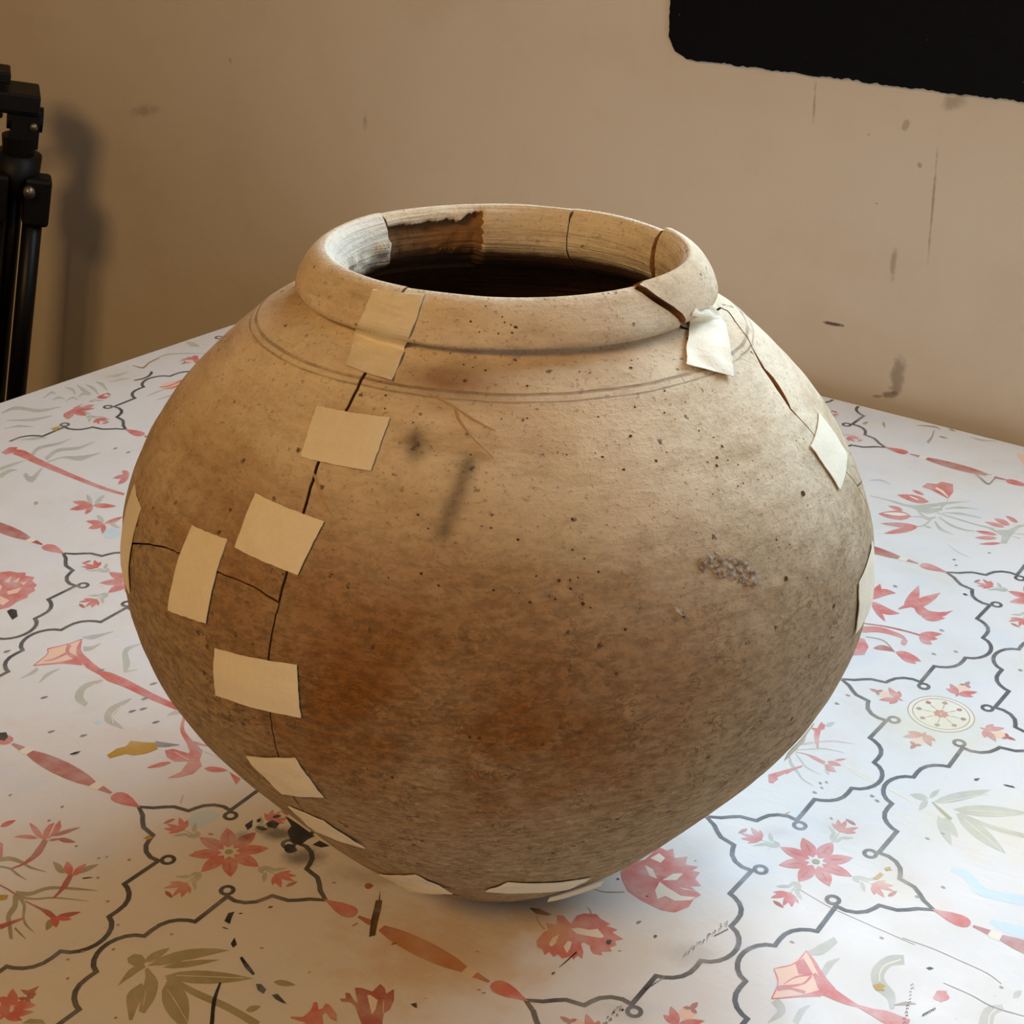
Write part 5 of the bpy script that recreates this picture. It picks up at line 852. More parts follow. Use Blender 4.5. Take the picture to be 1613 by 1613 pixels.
olive 1 -1203 -973 9 1 5 3 3 5 1 5 0 7 -1 8 -7 -1 -5 -3 -4 -4 -3 -5 -1 -6
black 4 -69 -947 -67 98 -77 138 25 19 35 -53 46 -83 55 -92
black 4 -240 -643 10 -16 10 -16 10 -16 10 -16 6 3 -11 16 -11 15 -12 15 -11 16
black 4 -288 -1516 19 15 44 -14 9 -29 -35 1
black 4 -181 -1528 17 23 78 -26 -21 -7 -37 -1
black 4 -607 -1073 7 1 4 2 3 4 2 5 1 5 1 7 -6 -2 -4 -2 -4 -3 -3 -4 -2 -5
black 4 50 -927 7 2 4 4 3 6 2 6 1 8 0 8 -6 -4 -4 -4 -4 -4 -3 -6 -2 -7
brown 3 -185 -937 5 5 3 6 2 7 0 8 0 8 -1 9 -4 -5 -4 -6 -2 -7 -2 -7 0 -8
dark 3 -327 -661 17 -8 10 1 6 5 3 9 0 12 -2 14 -14 3 -11 1 -8 -3 -6 -5 -2 -10
brown 3 -478 -735 7 -2 5 0 4 2 3 3 2 4 2 5 -6 1 -5 0 -5 -1 -4 -2 -2 -3
brown 3 404 -726 7 -2 4 0 4 2 3 3 2 3 2 5 -5 1 -5 0 -4 -1 -4 -2 -2 -3
brown 3 380 -1194 6 -2 4 1 4 2 3 2 2 4 2 4 -5 1 -5 -1 -4 0 -3 -2 -3 -3
brown 3 -443 -1318 7 -2 4 0 4 2 3 3 2 3 2 4 -5 1 -5 0 -5 -1 -4 -2 -2 -3
brown 3 563 -936 6 -3 4 1 3 1 3 3 3 4 2 4 -5 1 -5 0 -4 -1 -3 -2 -3 -3
brown 3 593 -941 5 -2 5 1 3 1 3 3 3 3 2 5 -5 1 -5 0 -4 -1 -3 -2 -3 -3'''
for line in PRINT.strip().split('\n'):
    f = line.split(); nums = [int(a) for a in f[2:]]; x = y = 0; pts = []
    for i in range(0, len(nums), 2): x += nums[i]; y += nums[i + 1]; pts.append((x / 1e4, y / 1e4))
    if all(in_cloth(*p) for p in pts): add_poly(f[0], int(f[1]), pts)
    if f[0] in ('black', 'grey', 'yellow', 'blue', 'brown'): continue
    for du, dv in ((2, 0), (3, 1), (3, -1), (4, 0), (1, -3), (2, -2), (0, -2), (-1, -3), (-2, -2), (1, -1), (3, -3), (2, 2), (1, 1)):
        Q2 = [(px + du * UX, py + dv * VY) for px, py in pts]
        if all(in_cloth(*p) for p in Q2) and not any(in_seen(*p) for p in Q2): add_poly(f[0], int(f[1]), Q2)
tc = mesh_obj('tablecloth', cv, cf, cmats, None, False, cm); tag(tc, 'white printed tablecloth with red flowers and dark scalloped lines over the table', 'tablecloth')

# ------------------------------------------------------------------ the jar
PROF = [[0.0,0.0015],[0.0015,0.0015],[0.003,0.0015],[0.0045,0.00149],[0.006,0.00148],[0.0075,0.00148],[0.009,0.00147],[0.0105,0.00147],[0.012,0.00146],[0.0135,0.00146],[0.015,0.00146],[0.0165,0.00147],[0.018,0.00148],[0.0195,0.00149],[0.021,0.00152],[0.0225,0.00154],[0.024,0.00158],[0.0255,0.00161],[0.027,0.00166],[0.0285,0.00171],[0.03,0.00176],[0.0315,0.00182],[0.033,0.00189],[0.0345,0.00197],[0.03599,0.00205],[0.03749,0.00212],[0.03899,0.00218],[0.04049,0.0023],[0.04197,0.00251],[0.04344,0.00281],[0.0449,0.00318],[0.04633,0.0036],[0.04776,0.00406],[0.04918,0.00455],[0.0506,0.00505],[0.052,0.00557],[0.05341,0.0061],[0.05481,0.00664],[0.05619,0.00722],[0.05748,0.00798],[0.05865,0.00891],[0.05992,0.0097],[0.0612,0.0105],[0.06247,0.01129],[0.06375,0.01207],[0.06503,0.01286],[0.06632,0.01363],[0.06759,0.01442],[0.06883,0.01527],[0.07003,0.01616],[0.07123,0.01707],[0.07242,0.01798],[0.07361,0.0189],[0.07479,0.01981],[0.07598,0.02073],[0.07716,0.02166],[0.07834,0.02259],[0.07951,0.02352],[0.08068,0.02446],[0.08185,0.0254],[0.08301,0.02635],[0.08417,0.02731],[0.08531,0.02828],[0.08645,0.02925],[0.08758,0.03024],[0.0887,0.03123],[0.08982,0.03224],[0.09092,0.03325],[0.09202,0.03428],[0.09311,0.03531],[0.09419,0.03635],[0.09526,0.03741],[0.09632,0.03846],[0.09737,0.03953],[0.09842,0.04061],[0.09946,0.04169],[0.10049,0.04278],[0.10152,0.04387],[0.10253,0.04498],[0.10355,0.04608],[0.10455,0.0472],[0.10555,0.04831],[0.10655,0.04944],[0.10754,0.05056],[0.10852,0.05169],[0.10951,0.05283],[0.11049,0.05396],[0.11147,0.0551],[0.11244,0.05624],[0.11342,0.05738],[0.11439,0.05852],[0.11537,0.05966],[0.11634,0.0608],[0.11731,0.06194],[0.11829,0.06309],[0.11926,0.06423],[0.12023,0.06537],[0.1212,0.06651],[0.12217,0.06766],[0.12314,0.0688],[0.12411,0.06995],[0.12508,0.0711],[0.12604,0.07225],[0.12701,0.07339],[0.12797,0.07454],[0.12893,0.0757],[0.12989,0.07685],[0.13085,0.078],[0.13181,0.07916],[0.13276,0.08032],[0.13371,0.08148],[0.13466,0.08264],[0.13561,0.0838],[0.13656,0.08496],[0.1375,0.08613],[0.13844,0.0873],[0.13938,0.08847],[0.14031,0.08964],[0.14124,0.09082],[0.14217,0.092],[0.1431,0.09318],[0.14402,0.09437],[0.14493,0.09555],[0.14584,0.09675],[0.14675,0.09794],[0.14765,0.09914],[0.14855,0.10035],[0.14943,0.10155],[0.15032,0.10277],[0.15119,0.10399],[0.15206,0.10521],[0.15292,0.10644],[0.15378,0.10767],[0.15462,0.10891],[0.15546,0.11016],[0.15629,0.11141],[0.1571,0.11267],[0.15791,0.11393],[0.1587,0.1152],[0.15949,0.11648],[0.16026,0.11777],[0.16102,0.11906],[0.16176,0.12036],[0.1625,0.12167],[0.16321,0.12299],[0.16391,0.12432],[0.1646,0.12565],[0.16527,0.127],[0.16592,0.12835],[0.16656,0.1297],[0.16718,0.13107],[0.16778,0.13244],[0.16837,0.13382],[0.16894,0.13521],[0.16949,0.13661],[0.17003,0.13801],[0.17055,0.13942],[0.17105,0.14083],[0.17153,0.14225],[0.172,0.14368],[0.17245,0.14511],[0.17288,0.14654],[0.17329,0.14799],[0.17369,0.14943],[0.17406,0.15089],[0.17442,0.15234],[0.17477,0.1538],[0.17509,0.15527],[0.1754,0.15674],[0.17569,0.15821],[0.17596,0.15968],[0.17621,0.16116],[0.17645,0.16264],[0.17667,0.16413],[0.17687,0.16561],[0.17705,0.1671],[0.17721,0.1686],[0.17735,0.17009],[0.17748,0.17158],[0.17758,0.17308],[0.17765,0.17458],[0.17771,0.17608],[0.17775,0.17758],[0.17776,0.17908],[0.17775,0.18058],[0.17772,0.18208],[0.17766,0.18358],[0.17758,0.18508],[0.17748,0.18657],[0.17735,0.18807],[0.1772,0.18956],[0.17703,0.19105],[0.17683,0.19254],[0.1766,0.19402],[0.17635,0.1955],[0.17608,0.19697],[0.17578,0.19844],[0.17545,0.19991],[0.17511,0.20137],[0.17474,0.20282],[0.17434,0.20427],[0.17393,0.20571],[0.17349,0.20715],[0.17304,0.20858],[0.17256,0.21],[0.17206,0.21141],[0.17155,0.21282],[0.17101,0.21423],[0.17046,0.21562],[0.16989,0.21701],[0.16931,0.21839],[0.1687,0.21976],[0.16808,0.22113],[0.16745,0.22249],[0.1668,0.22384],[0.16614,0.22519],[0.16546,0.22652],[0.16477,0.22786],[0.16406,0.22918],[0.16334,0.2305],[0.16261,0.23181],[0.16187,0.23311],[0.16112,0.23441],[0.16035,0.2357],[0.15957,0.23698],[0.15878,0.23826],[0.15798,0.23952],[0.15717,0.24078],[0.15634,0.24204],[0.1555,0.24328],[0.15465,0.24452],[0.15379,0.24574],[0.15291,0.24696],[0.15202,0.24817],[0.15113,0.24937],[0.15021,0.25056],[0.14929,0.25175],[0.14836,0.25292],[0.14742,0.25409],[0.14646,0.25524],[0.14549,0.25639],[0.14452,0.25753],[0.14353,0.25866],[0.14253,0.25978],[0.14152,0.26089],[0.1405,0.26199],[0.13947,0.26308],[0.13844,0.26417],[0.13739,0.26524],[0.13634,0.26631],[0.13528,0.26737],[0.13421,0.26843],[0.13314,0.26948],[0.13206,0.27052],[0.13098,0.27156],[0.12989,0.27259],[0.12879,0.27362],[0.1277,0.27464],[0.12659,0.27566],[0.12549,0.27667],[0.12438,0.27768],[0.12327,0.27869],[0.12215,0.27969],[0.12104,0.2807],[0.11992,0.2817],[0.1188,0.28269],[0.11767,0.28369],[0.11655,0.28468],[0.11543,0.28567],[0.11431,0.28668],[0.11326,0.28775],[0.11206,0.28865],[0.1108,0.28946],[0.10952,0.29024],[0.10823,0.291],[0.10692,0.29174],[0.1056,0.29245],[0.10425,0.29311],[0.10286,0.29367],[0.10143,0.29413],[0.09999,0.29454],[0.09856,0.29498],[0.09714,0.29547],[0.09572,0.29596],[0.0943,0.29646],[0.0929,0.29697],[0.09149,0.29751],[0.09011,0.29808],[0.08877,0.29877],[0.08751,0.29957],[0.08632,0.30049],[0.0867,0.30169],[0.08817,0.30192],[0.08967,0.30194],[0.09117,0.302],[0.09264,0.30224],[0.09384,0.3031],[0.09419,0.30452],[0.09387,0.30598],[0.09341,0.30741],[0.09287,0.30881],[0.09224,0.31017],[0.09154,0.3115],[0.0908,0.3128],[0.09,0.31407],[0.08913,0.3153],[0.08822,0.31649],[0.08725,0.31763],[0.08617,0.31867],[0.08498,0.31958],[0.08373,0.32041],[0.08235,0.321],[0.08088,0.32125]]
SS = [0.0]
for a, b in zip(PROF[:-1], PROF[1:]): SS.append(SS[-1] + math.hypot(b[0] - a[0], b[1] - a[1]))
SM = SS[-1]
import bisect
def prof(s):
    s = min(max(s, 0), SM); i = min(max(bisect.bisect_right(SS, s) - 1, 0), len(SS) - 2); f = (s - SS[i]) / (SS[i + 1] - SS[i])
    a, b = PROF[i], PROF[i + 1]; return a[0] + (b[0] - a[0]) * f, a[1] + (b[1] - a[1]) * f
def prof_n(s, e=.002):
    a, b = prof(s - e), prof(s + e); dr, dz = b[0] - a[0], b[1] - a[1]; L = math.hypot(dr, dz) or 1; return dz / L, -dr / L
def s_of_z(z0):       # on the upper part
    i = min(range(len(PROF) // 2, len(PROF)), key=lambda k: abs(PROF[k][1] - z0)); return SS[i]
SC = []               # inner surface of the rim, matched to arc length
S_ = .25
def s_near(r, z): i = min(range(len(PROF)), key=lambda k: (PROF[k][0] - r * S_) ** 2 + (PROF[k][1] - z * S_) ** 2); return SS[i]
SC = [(s_near(.418, 1.172), (.388, 1.142)), (s_near(.394, 1.180), (.352, 1.156)), (s_near(.374, 1.187), (.325, 1.176)), (s_near(.3445, 1.2035), (.306, 1.195)), (s_near(.372, 1.2095), (.2985, 1.214)), (s_near(.3755, 1.2235), (.2985, 1.234)), (s_near(.3605, 1.2555), (.302, 1.256)), (s_near(.339, 1.279), (.309, 1.272)), (SM, (.319, 1.2835))]
SC = [(a, (b[0] * S_, b[1] * S_)) for a, b in SC]
def inner(s):
    if s >= SC[0][0]:
        for (s0, a), (s1, b) in zip(SC[:-1], SC[1:]):
            if s <= s1 + 1e-9: f = (s - s0) / (s1 - s0); return a[0] + (b[0] - a[0]) * f, a[1] + (b[1] - a[1]) * f
        return SC[-1][1]
    r, z = prof(s); nr_, nz_ = prof_n(s, .004); th = .0085
    ri, zi = max(0.0, r - nr_ * th), z - nz_ * th
    f = min(1, max(0, (s - (SC[0][0] - .03)) / .03)); a = SC[0][1]
    r0, z0 = prof(SC[0][0]); n0 = prof_n(SC[0][0], .004); off = (a[0] - (r0 - n0[0] * th), a[1] - (z0 - n0[1] * th))
    return ri + off[0] * f, zi + off[1] * f
def ripple(th, s):    # hand-thrown unevenness
    return .0007 * noise.noise((math.cos(th) * 2.2, math.sin(th) * 2.2, s * 14)) + .00035 * noise.noise((math.cos(th) * 1.2, math.sin(th) * 1.2, s * 120))
def P3(thd, s, off=0.0):
    th = math.radians(thd); r, z = prof(s); nr_, nz_ = prof_n(s); o = off + ripple(th, s)
    r += nr_ * o; z += nz_ * o; return Vector((r * math.cos(th), r * math.sin(th), z))
def P3i(thd, s, off=0.0):
    th = math.radians(thd); r, z = inner(s); o = off + .6 * ripple(th, s + .3) ; return Vector(((r + o) * math.cos(th), (r + o) * math.sin(th), z))
jar = empty('pottery_jar', (0, 0, 0.0)); tag(jar, 'large round clay jar, cracked and held together with masking tape, on the printed cloth', 'jar')
jar.rotation_mode = 'AXIS_ANGLE'; TX, TY = -0.03427415, -0.03452317; ang = math.hypot(TX, TY); jar.rotation_axis_angle = (ang, TX / ang, TY / ang, 0)

def clay_material(name, inside=False):
    t = NT(name); p = t.objco()
    sep = t.n('ShaderNodeSeparateXYZ'); t.L.new(p, sep.inputs[0]); z = sep.outputs[2]
    soot = t.n('ShaderNodeAttribute', attribute_name='soot').outputs['Fac']; stain_shade = t.n('ShaderNodeAttribute', attribute_name='stain_shade').outputs['Fac']; lip_light = t.n('ShaderNodeAttribute', attribute_name='lip_light').outputs['Fac']
    pale, pink, tan_, amber, grey, dirt = srgb(234, 220, 191), srgb(212, 187, 154), srgb(178, 151, 112), srgb(134, 86, 34), srgb(176, 156, 120), srgb(92, 70, 42)
    streak = t.mapping(p, (1, 1, 5)); n7 = t.noise(p, 7, 4, .6); n16 = t.noise(p, 18, 5, .65)
    c = t.mix(t.ramp(n7, .42, .70), pale, pink)
    c = t.mix(t.ramp(t.noise(streak, 14, 6, .7), .45, .75, 0, .7), c, tan_)
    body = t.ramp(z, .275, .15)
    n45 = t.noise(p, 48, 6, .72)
    c = t.mix(t.math('MULTIPLY', t.ramp(t.math('ADD', z, t.ramp(n16, .25, .75, -.03, .03, 'LINEAR')), .270, .195), .68), c, srgb(142, 110, 68))  # pale shoulder over darker body: light from above put into the clay colour
    c = t.mix(t.math('MULTIPLY', stain_shade, t.ramp(n16, .25, .65, .35, 1.0)), c, amber)
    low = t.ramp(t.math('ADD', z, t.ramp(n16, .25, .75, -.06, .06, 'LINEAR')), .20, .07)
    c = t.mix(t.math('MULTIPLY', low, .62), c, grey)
    c = t.mix(t.math('MULTIPLY', t.ramp(n45, .50, .70), t.math('MULTIPLY_ADD', body, .45, .22)), c, tan_)
    mot = t.ramp(t.noise(t.mapping(p, (1, 1, 2.2)), 150, 7, .8), .46, .74); c = t.mix(t.math('MULTIPLY', mot, t.math('MULTIPLY_ADD', body, .42, .10)), c, dirt)
    mot2 = t.ramp(t.noise(t.mapping(p, (1, 1, 2.4), (4, 2, 1)), 170, 5, .7), .56, .70); c = t.mix(t.math('MULTIPLY', mot2, t.math('MULTIPLY_ADD', low, .5, .08)), c, srgb(214, 196, 164))
    rg = t.noise(t.mapping(p, (1, 1, 1.5), (2, 5, 3)), 85, 4, .6, 1.2); rd = t.math('ABSOLUTE', t.math('SUBTRACT', rg, .5))
    c = t.mix(t.math('MULTIPLY', t.math('MULTIPLY', t.ramp(rd, .035, .004), t.ramp(n45, .46, .60)), t.math('MULTIPLY_ADD', body, .55, .06)), c, srgb(74, 54, 32))
    rg2 = t.noise(t.mapping(p, (1, 1, 1.8), (7, 1, 9)), 110, 4, .6, 1.5); rd2 = t.math('ABSOLUTE', t.math('SUBTRACT', rg2, .5))
    c = t.mix(t.math('MULTIPLY', t.math('MULTIPLY', t.ramp(rd2, .03, .003), t.ramp(n16, .45, .6)), t.math('MULTIPLY_ADD', low, .6, .10)), c, srgb(206, 184, 146))
    fine = t.noise(t.mapping(p, (1, 1, 1.4)), 420, 3, .7)
    vor = t.voronoi(p, 110); spk = t.math('MULTIPLY', t.ramp(t.math('ADD', vor, t.ramp(fine, .3, .7, -.1, .1, 'LINEAR')), .15, .06), t.ramp(n45, .48, .56)); c = t.mix(t.math('MULTIPLY', spk, .8), c, srgb(70, 50, 34))
    c = t.mix(t.ramp(fine, .56, .72, 0, .5), c, srgb(112, 84, 56))
    dz = t.math('ADD', z, t.ramp(n7, .25, .75, -.0011, .0011, 'LINEAR')); gr = None
    for z0, w_ in ((.2898, .0006), (.2877, .0004)):
        g = t.ramp(t.math('ABSOLUTE', t.math('SUBTRACT', dz, z0)), w_, w_ * .2); gr = g if gr is None else t.math('MAXIMUM', gr, t.math('MULTIPLY', g, .8))
    gr = t.math('MULTIPLY', gr, t.ramp(n45, .3, .6, .35, 1))
    c = t.mix(t.math('MULTIPLY', gr, .5), c, srgb(92, 68, 48))
    c = t.mix(lip_light, c, srgb(226, 220, 204))  # daylight on the inner left lip, painted into the clay
    if inside:
        sa = t.n('ShaderNodeAttribute', attribute_name='spall').outputs['Fac']
        sm_ = t.ramp(t.math('ADD', sa, t.ramp(fine, .3, .7, -.22, .22, 'LINEAR')), .42, .52)
        c = t.mix(sm_, c, t.mix(n45, srgb(176, 132, 86), srgb(116, 80, 48)))
        c = t.mix(t.ramp(t.math('ADD', z, t.ramp(n45, .3, .7, -.0016, .0016, 'LINEAR')), .3005, .2965), c, t.mix(n45, srgb(128, 96, 68), srgb(92, 68, 48)))  # shade inside the jar put into the colour below the neck
    c = t.mix(t.math('MULTIPLY', soot, t.ramp(n45, .3, .7, .55, .8)), c, srgb(74, 64, 54))
    h = t.math('ADD', t.math('MULTIPLY', fine, .35), t.math('MULTIPLY', t.noise(t.mapping(p, (1, 1, 8)), 34, 4, .6), .55))
    h = t.math('SUBTRACT', h, t.math('MULTIPLY', gr, .6)); h = t.math('SUBTRACT', h, t.math('MULTIPLY', spk, .9))
    h = t.math('SUBTRACT', h, t.math('MULTIPLY', mot, t.math('MULTIPLY_ADD', body, .5, .12)))
    h = t.math('ADD', h, t.math('MULTIPLY', n45, t.math('MULTIPLY_ADD', body, .8, .3)))
    if inside: h = t.math('ADD', h, t.math('MULTIPLY', t.noise(t.mapping(p, (.4, .4, 14)), 30, 3), 1.4))
    return t.done(c, .86, .18, t.bump(h, .6, .0024))
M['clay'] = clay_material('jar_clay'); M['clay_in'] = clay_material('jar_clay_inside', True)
t = NT('broken_clay_edge'); p = t.objco(); M['break'] = t.done(t.mix(t.noise(p, 60, 5), srgb(186, 138, 92), srgb(120, 80, 48)), .95, .1, t.bump(t.noise(p, 160, 5, .7), .8, .003))

K_ = {"M":[[-85.5,0.4681],[-86.14,0.4474],[-88.3,0.4224],[-87.07,0.411],[-86.66,0.3952],[-86.67,0.3802],[-87.13,0.3669],[-86.5,0.3548],[-86.33,0.3487],[-86.26,0.3363],[-86.06,0.3227],[-86.19,0.3105]],"M2":[[-86.19,0.3105],[-86.58,0.2972],[-86.74,0.2869],[-86.81,0.2751],[-86.86,0.2624],[-87.07,0.2479],[-87.15,0.2379],[-87.8,0.2186],[-88.95,0.1874],[-87.67,0.1553],[-83.3,0.1293]],"K":[[-83.3,0.1293],[-66.0,0.088],[-50.0,0.08],[-35.0,0.08],[-20.0,0.09],[0.0,0.12],[15.0,0.17],[24.0,0.22],[27.0,0.27],[25.0,0.3],[20.47,0.3222]],"R0":[[-12.0,0.4681],[-15.17,0.4662],[-12.74,0.4601],[-9.01,0.4542],[-4.44,0.4479]],"R1":[[4.57,0.43],[3.94,0.4204],[6.16,0.4103],[8.73,0.4036],[12.86,0.3951]],"R2":[[12.86,0.3951],[11.97,0.3866],[10.38,0.3736],[11.96,0.3599],[13.09,0.3471],[16.87,0.335],[20.47,0.3222]],"Q":[[12.86,0.3951],[17.12,0.4038],[22.74,0.4114],[27.34,0.4154],[34.21,0.4181]],"H":[[-86.19,0.3105],[-90.83,0.3133],[-93.84,0.3136],[-97.39,0.3133],[-101.91,0.313],[-106.7,0.3121],[-111.15,0.31],[-116.13,0.3056],[-121.0,0.2997],[-126.18,0.2926],[-145.0,0.297],[-165.0,0.29],[-188.0,0.285]],"Hb":[[172.0,0.285],[140.0,0.29],[100.0,0.28],[80.0,0.29],[62.0,0.293],[45.0,0.3],[20.47,0.3222]],"N":[[100.0,0.4681],[100.5,0.44],[98.0,0.4],[104.0,0.35],[100.0,0.28]],"E":[[59.0,0.4681],[58.0,0.44],[62.0,0.4],[57.0,0.34],[62.0,0.293]]}
RREF = .176
def densify(pl, step=.0025, jit=.00035, seed=0):
    o = [];
    for i in range(len(pl) - 1):
        a, b = pl[i], pl[i + 1]; r = (prof(a[1])[0] + prof(b[1])[0]) / 2
        L = math.hypot(math.radians(b[0] - a[0]) * r, b[1] - a[1]); n = max(1, int(L / step))
        for k in range(n):
            f = k / n; th = a[0] + (b[0] - a[0]) * f; s = a[1] + (b[1] - a[1]) * f
            if k or (i and 0): 
                j1 = noise.noise((th * .9, s * 500, seed + 1.5)) * jit; j2 = noise.noise((th * .9, s * 500, seed + 9.5)) * jit
                th += math.degrees(j1 * 1.6 / max(.05, prof(s)[0])); s += j2
            o.append((th, min(s, SM)))
    o.append(tuple(pl[-1])); return o
CR = {k: densify(v, seed=i * 3.3) for i, (k, v) in enumerate(sorted(K_.items()))}
def crest(a, b):
    n = max(2, int(abs(b - a) / 1.2)); return [(a + (b - a) * k / n, SM) for k in range(n + 1)]
def level(s, a, b):
    n = max(2, int(abs(b - a) / 1.2)); return [(a + (b - a) * k / n, s) for k in range(n + 1)]
def cut(pl, th0, th1):          # part of the back ring between two angles (descending theta)
    return [p for p in pl if min(th0, th1) - 1e-6 <= p[0] <= max(th0, th1) + 1e-6]
rv = lambda l: l[::-1]
ring = CR['Hb']
def ring_part(a, b):
    q = [p for p in ring if min(a[0], b[0]) + .3 < p[0] < max(a[0], b[0]) - .3]; q.sort(key=lambda p: p[0])
    q = q if a[0] < b[0] else q[::-1]; return [tuple(a)] + q + [tuple(b)]
Ntop, Nbot = K_['N'][0], K_['N'][-1]; Etop, Ebot = K_['E'][0], K_['E'][-1]; REND = K_['R2'][-1]; SEAMT = (172, .285)
SUND = K_['R0'][-1][1] - .012
r0end = K_['R0'][-1]; qtop = K_['Q'][-1]
ucol = [(r0end[0], r0end[1]), (r0end[0] + 1.5, SUND), (4.38, .4299)]
UNDER = densify([(4.38, .4299), (12, .4265), (22, .4255), (30, .4245), (qtop[0] + 1, qtop[1] + .003), qtop], seed=40)
LINK = densify([r0end, (r0end[0] + 3, r0end[1] - .008), (4.38, .4299)], seed=41)
SHERDS = {
 'front': [crest(-85.5, -12), CR['R0'], LINK, CR['R1'], CR['R2'], rv(CR['K']), rv(CR['M2']), rv(CR['M'])],
 'left': [crest(-188, -85.5), CR['M'], CR['H'], level(0, 0, 0)[:0], [(-188, .285 + (SM - .285) * k / 60) for k in range(61)]],
 'lower': [rv(CR['H']), CR['M2'], CR['K'], ring_part(REND, SEAMT), [(172, .285 * (1 - k / 90)) for k in range(91)][:-1], [(172 - k * 3, .0015) for k in range(121)], [(-188, .285 * k / 90) for k in range(1, 91)]],
 'right': [crest(-12, 59), CR['E'], ring_part(Ebot, REND), rv(CR['R2']), CR['Q'], rv(UNDER), rv(LINK), rv(CR['R0'])],
 'chip': [CR['R1'], CR['Q'], rv(UNDER)],
 'backright': [crest(59, 100), CR['N'], ring_part(Nbot, Ebot), rv(CR['E'])],
 'back': [crest(100, 172), [(172, SM - (SM - .285) * k / 60) for k in range(61)], ring_part(SEAMT, Nbot), rv(CR['N'])],
}
SHIFT = {'right': (.0014, .0016, .0017), 'backright': (.0, .0, .0004), 'chip': (.0002, .0, -.0004), 'left': (-.0003, -.0002, .0005)}
TILT = {}
SOOT = [[[0.0636,-0.1168,0.2696],[0.0654,-0.1259,0.2605],[0.0657,-0.1329,0.2531],[0.0666,-0.1373,0.2474]],[[0.0398,-0.1206,0.2752],[0.0436,-0.1239,0.2712]]]
def seg_d(p, a, b):
    a, b = Vector(a), Vector(b); d = b - a; f = max(0, min(1, (p - a).dot(d) / max(1e-9, d.length_squared))); return (p - a - d * f).length
STAINS_SHADE = [[-68,0.29,34,0.075,0.9],[-68,0.415,12,0.012,0.8],[-52,0.24,24,0.05,0.6],[-105,0.34,18,0.04,0.3]]     # (theta, s, half theta, half s, strength); stained neck, belly entries paint warm shade
def build_sherd(key, segs, gap=.00034):
    poly = []
    for sg in segs:
        for p in sg:
            if not poly or math.hypot((p[0] - poly[-1][0]) * .003, p[1] - poly[-1][1]) > .0004: poly.append(tuple(p))
    if math.hypot((poly[0][0] - poly[-1][0]) * .003, poly[0][1] - poly[-1][1]) < .0006: poly.pop()
    X = [(math.radians(a) * RREF, s) for a, s in poly]; n = len(X)
    area_ = sum(X[i][0] * X[(i + 1) % n][1] - X[(i + 1) % n][0] * X[i][1] for i in range(n))
    if area_ < 0: X.reverse(); poly.reverse()
    # open the crack a little: move crack vertices inwards
    Y = []
    for i in range(n):
        a, b = X[i - 1], X[(i + 1) % n]; dx, dy = b[0] - a[0], b[1] - a[1]; L = math.hypot(dx, dy) or 1; nx, ny = -dy / L, dx / L
        th, s = poly[i]; edge = s > SM - 1e-6 or (th <= -187.9 and s < .285) or (th >= 171.9 and s < .285) or s < .002
        g = 0 if edge else gap
        if -187 < th < -90: g *= .5
        if th > 90 and s > SM - .009: g *= 1 + 2.6 * (s - SM + .009) / .009
        if not edge:
            if -90 < th < -80 and .1 < s < .46: g *= 1.15 + .5 * noise.noise((s * 40, 0, 0))
            if key == 'right' and 8 < th < 16 and .350 < s < .41: g *= 1 + 12 * math.exp(-((s - .386) / .010) ** 2) + 1.5 * abs(noise.noise((s * 300, 1, 1)))
            if key in ('right', 'front') and -20 < th < 0 and s > .44: g *= .35
            if 50 < th < 70 and s > SM - .05: g *= .4
            if key in ('front', 'left') and s > .45: g *= .8
        r = max(.02, prof(s)[0])
        Y.append((X[i][0] + nx * g * RREF / r if not edge else X[i][0], min(SM, X[i][1] + ny * g) if not edge else X[i][1]))
    # CDT
    xs = [p[0] for p in Y]; ys = [p[1] for p in Y]; st = .0034
    bins = {}
    for k in range(n):
        a, b = Y[k - 1], Y[k]
        for q in range(int(min(a[1], b[1]) / .002) - 1, int(max(a[1], b[1]) / .002) + 2): bins.setdefault(q, []).append((a, b))
    def inside(x, y):
        r_ = False
        for a, b in bins.get(int(y / .002), ()):
            if (a[1] > y) != (b[1] > y) and x < (b[0] - a[0]) * (y - a[1]) / (b[1] - a[1]) + a[0]: r_ = not r_
        return r_
    # scanline point fill
    pts = [Vector(p) for p in Y]
    j = 0; y = min(ys) + st * .6
    while y < max(ys):
        cr = sorted((b[0] - a[0]) * (y - a[1]) / (b[1] - a[1]) + a[0] for a, b in zip(Y, Y[1:] + Y[:1]) if (a[1] > y) != (b[1] > y))
        rloc = max(.02, prof(y)[0]); sx = st * min(4, RREF / rloc); sx = sx if y < SM - .06 else sx * .8
        for x0, x1 in zip(cr[::2], cr[1::2]):
            k0 = int(math.ceil((x0 + sx * .5) / sx)); x = k0 * sx + (j % 2) * sx * .5
            while x < x1 - sx * .45:
                if x > x0 + sx * .45: pts.append(Vector((x, y)))
                x += sx
        y += .0011 if SM - .042 < y < SM - .018 else st * (.87 if y < SM - .06 else .5); j += 1
    V, E_, F, ov, oe, of = delaunay_2d_cdt(pts, [], [list(range(n))], 0, 1e-7, True)
    F = [f for f in F if inside(*(sum((V[i] for i in f), Vector((0, 0))) / len(f)))]
    nv = len(V); onb = [False] * nv
    bidx = {}
    for i, o_ in enumerate(ov):
        for q in o_:
            if q < n: onb[i] = True; bidx[q] = i
    th_s = [(math.degrees(v.x / RREF), v.y) for v in V]
    verts = [P3(a, s) for a, s in th_s]; sp_flag = []
    vin = []
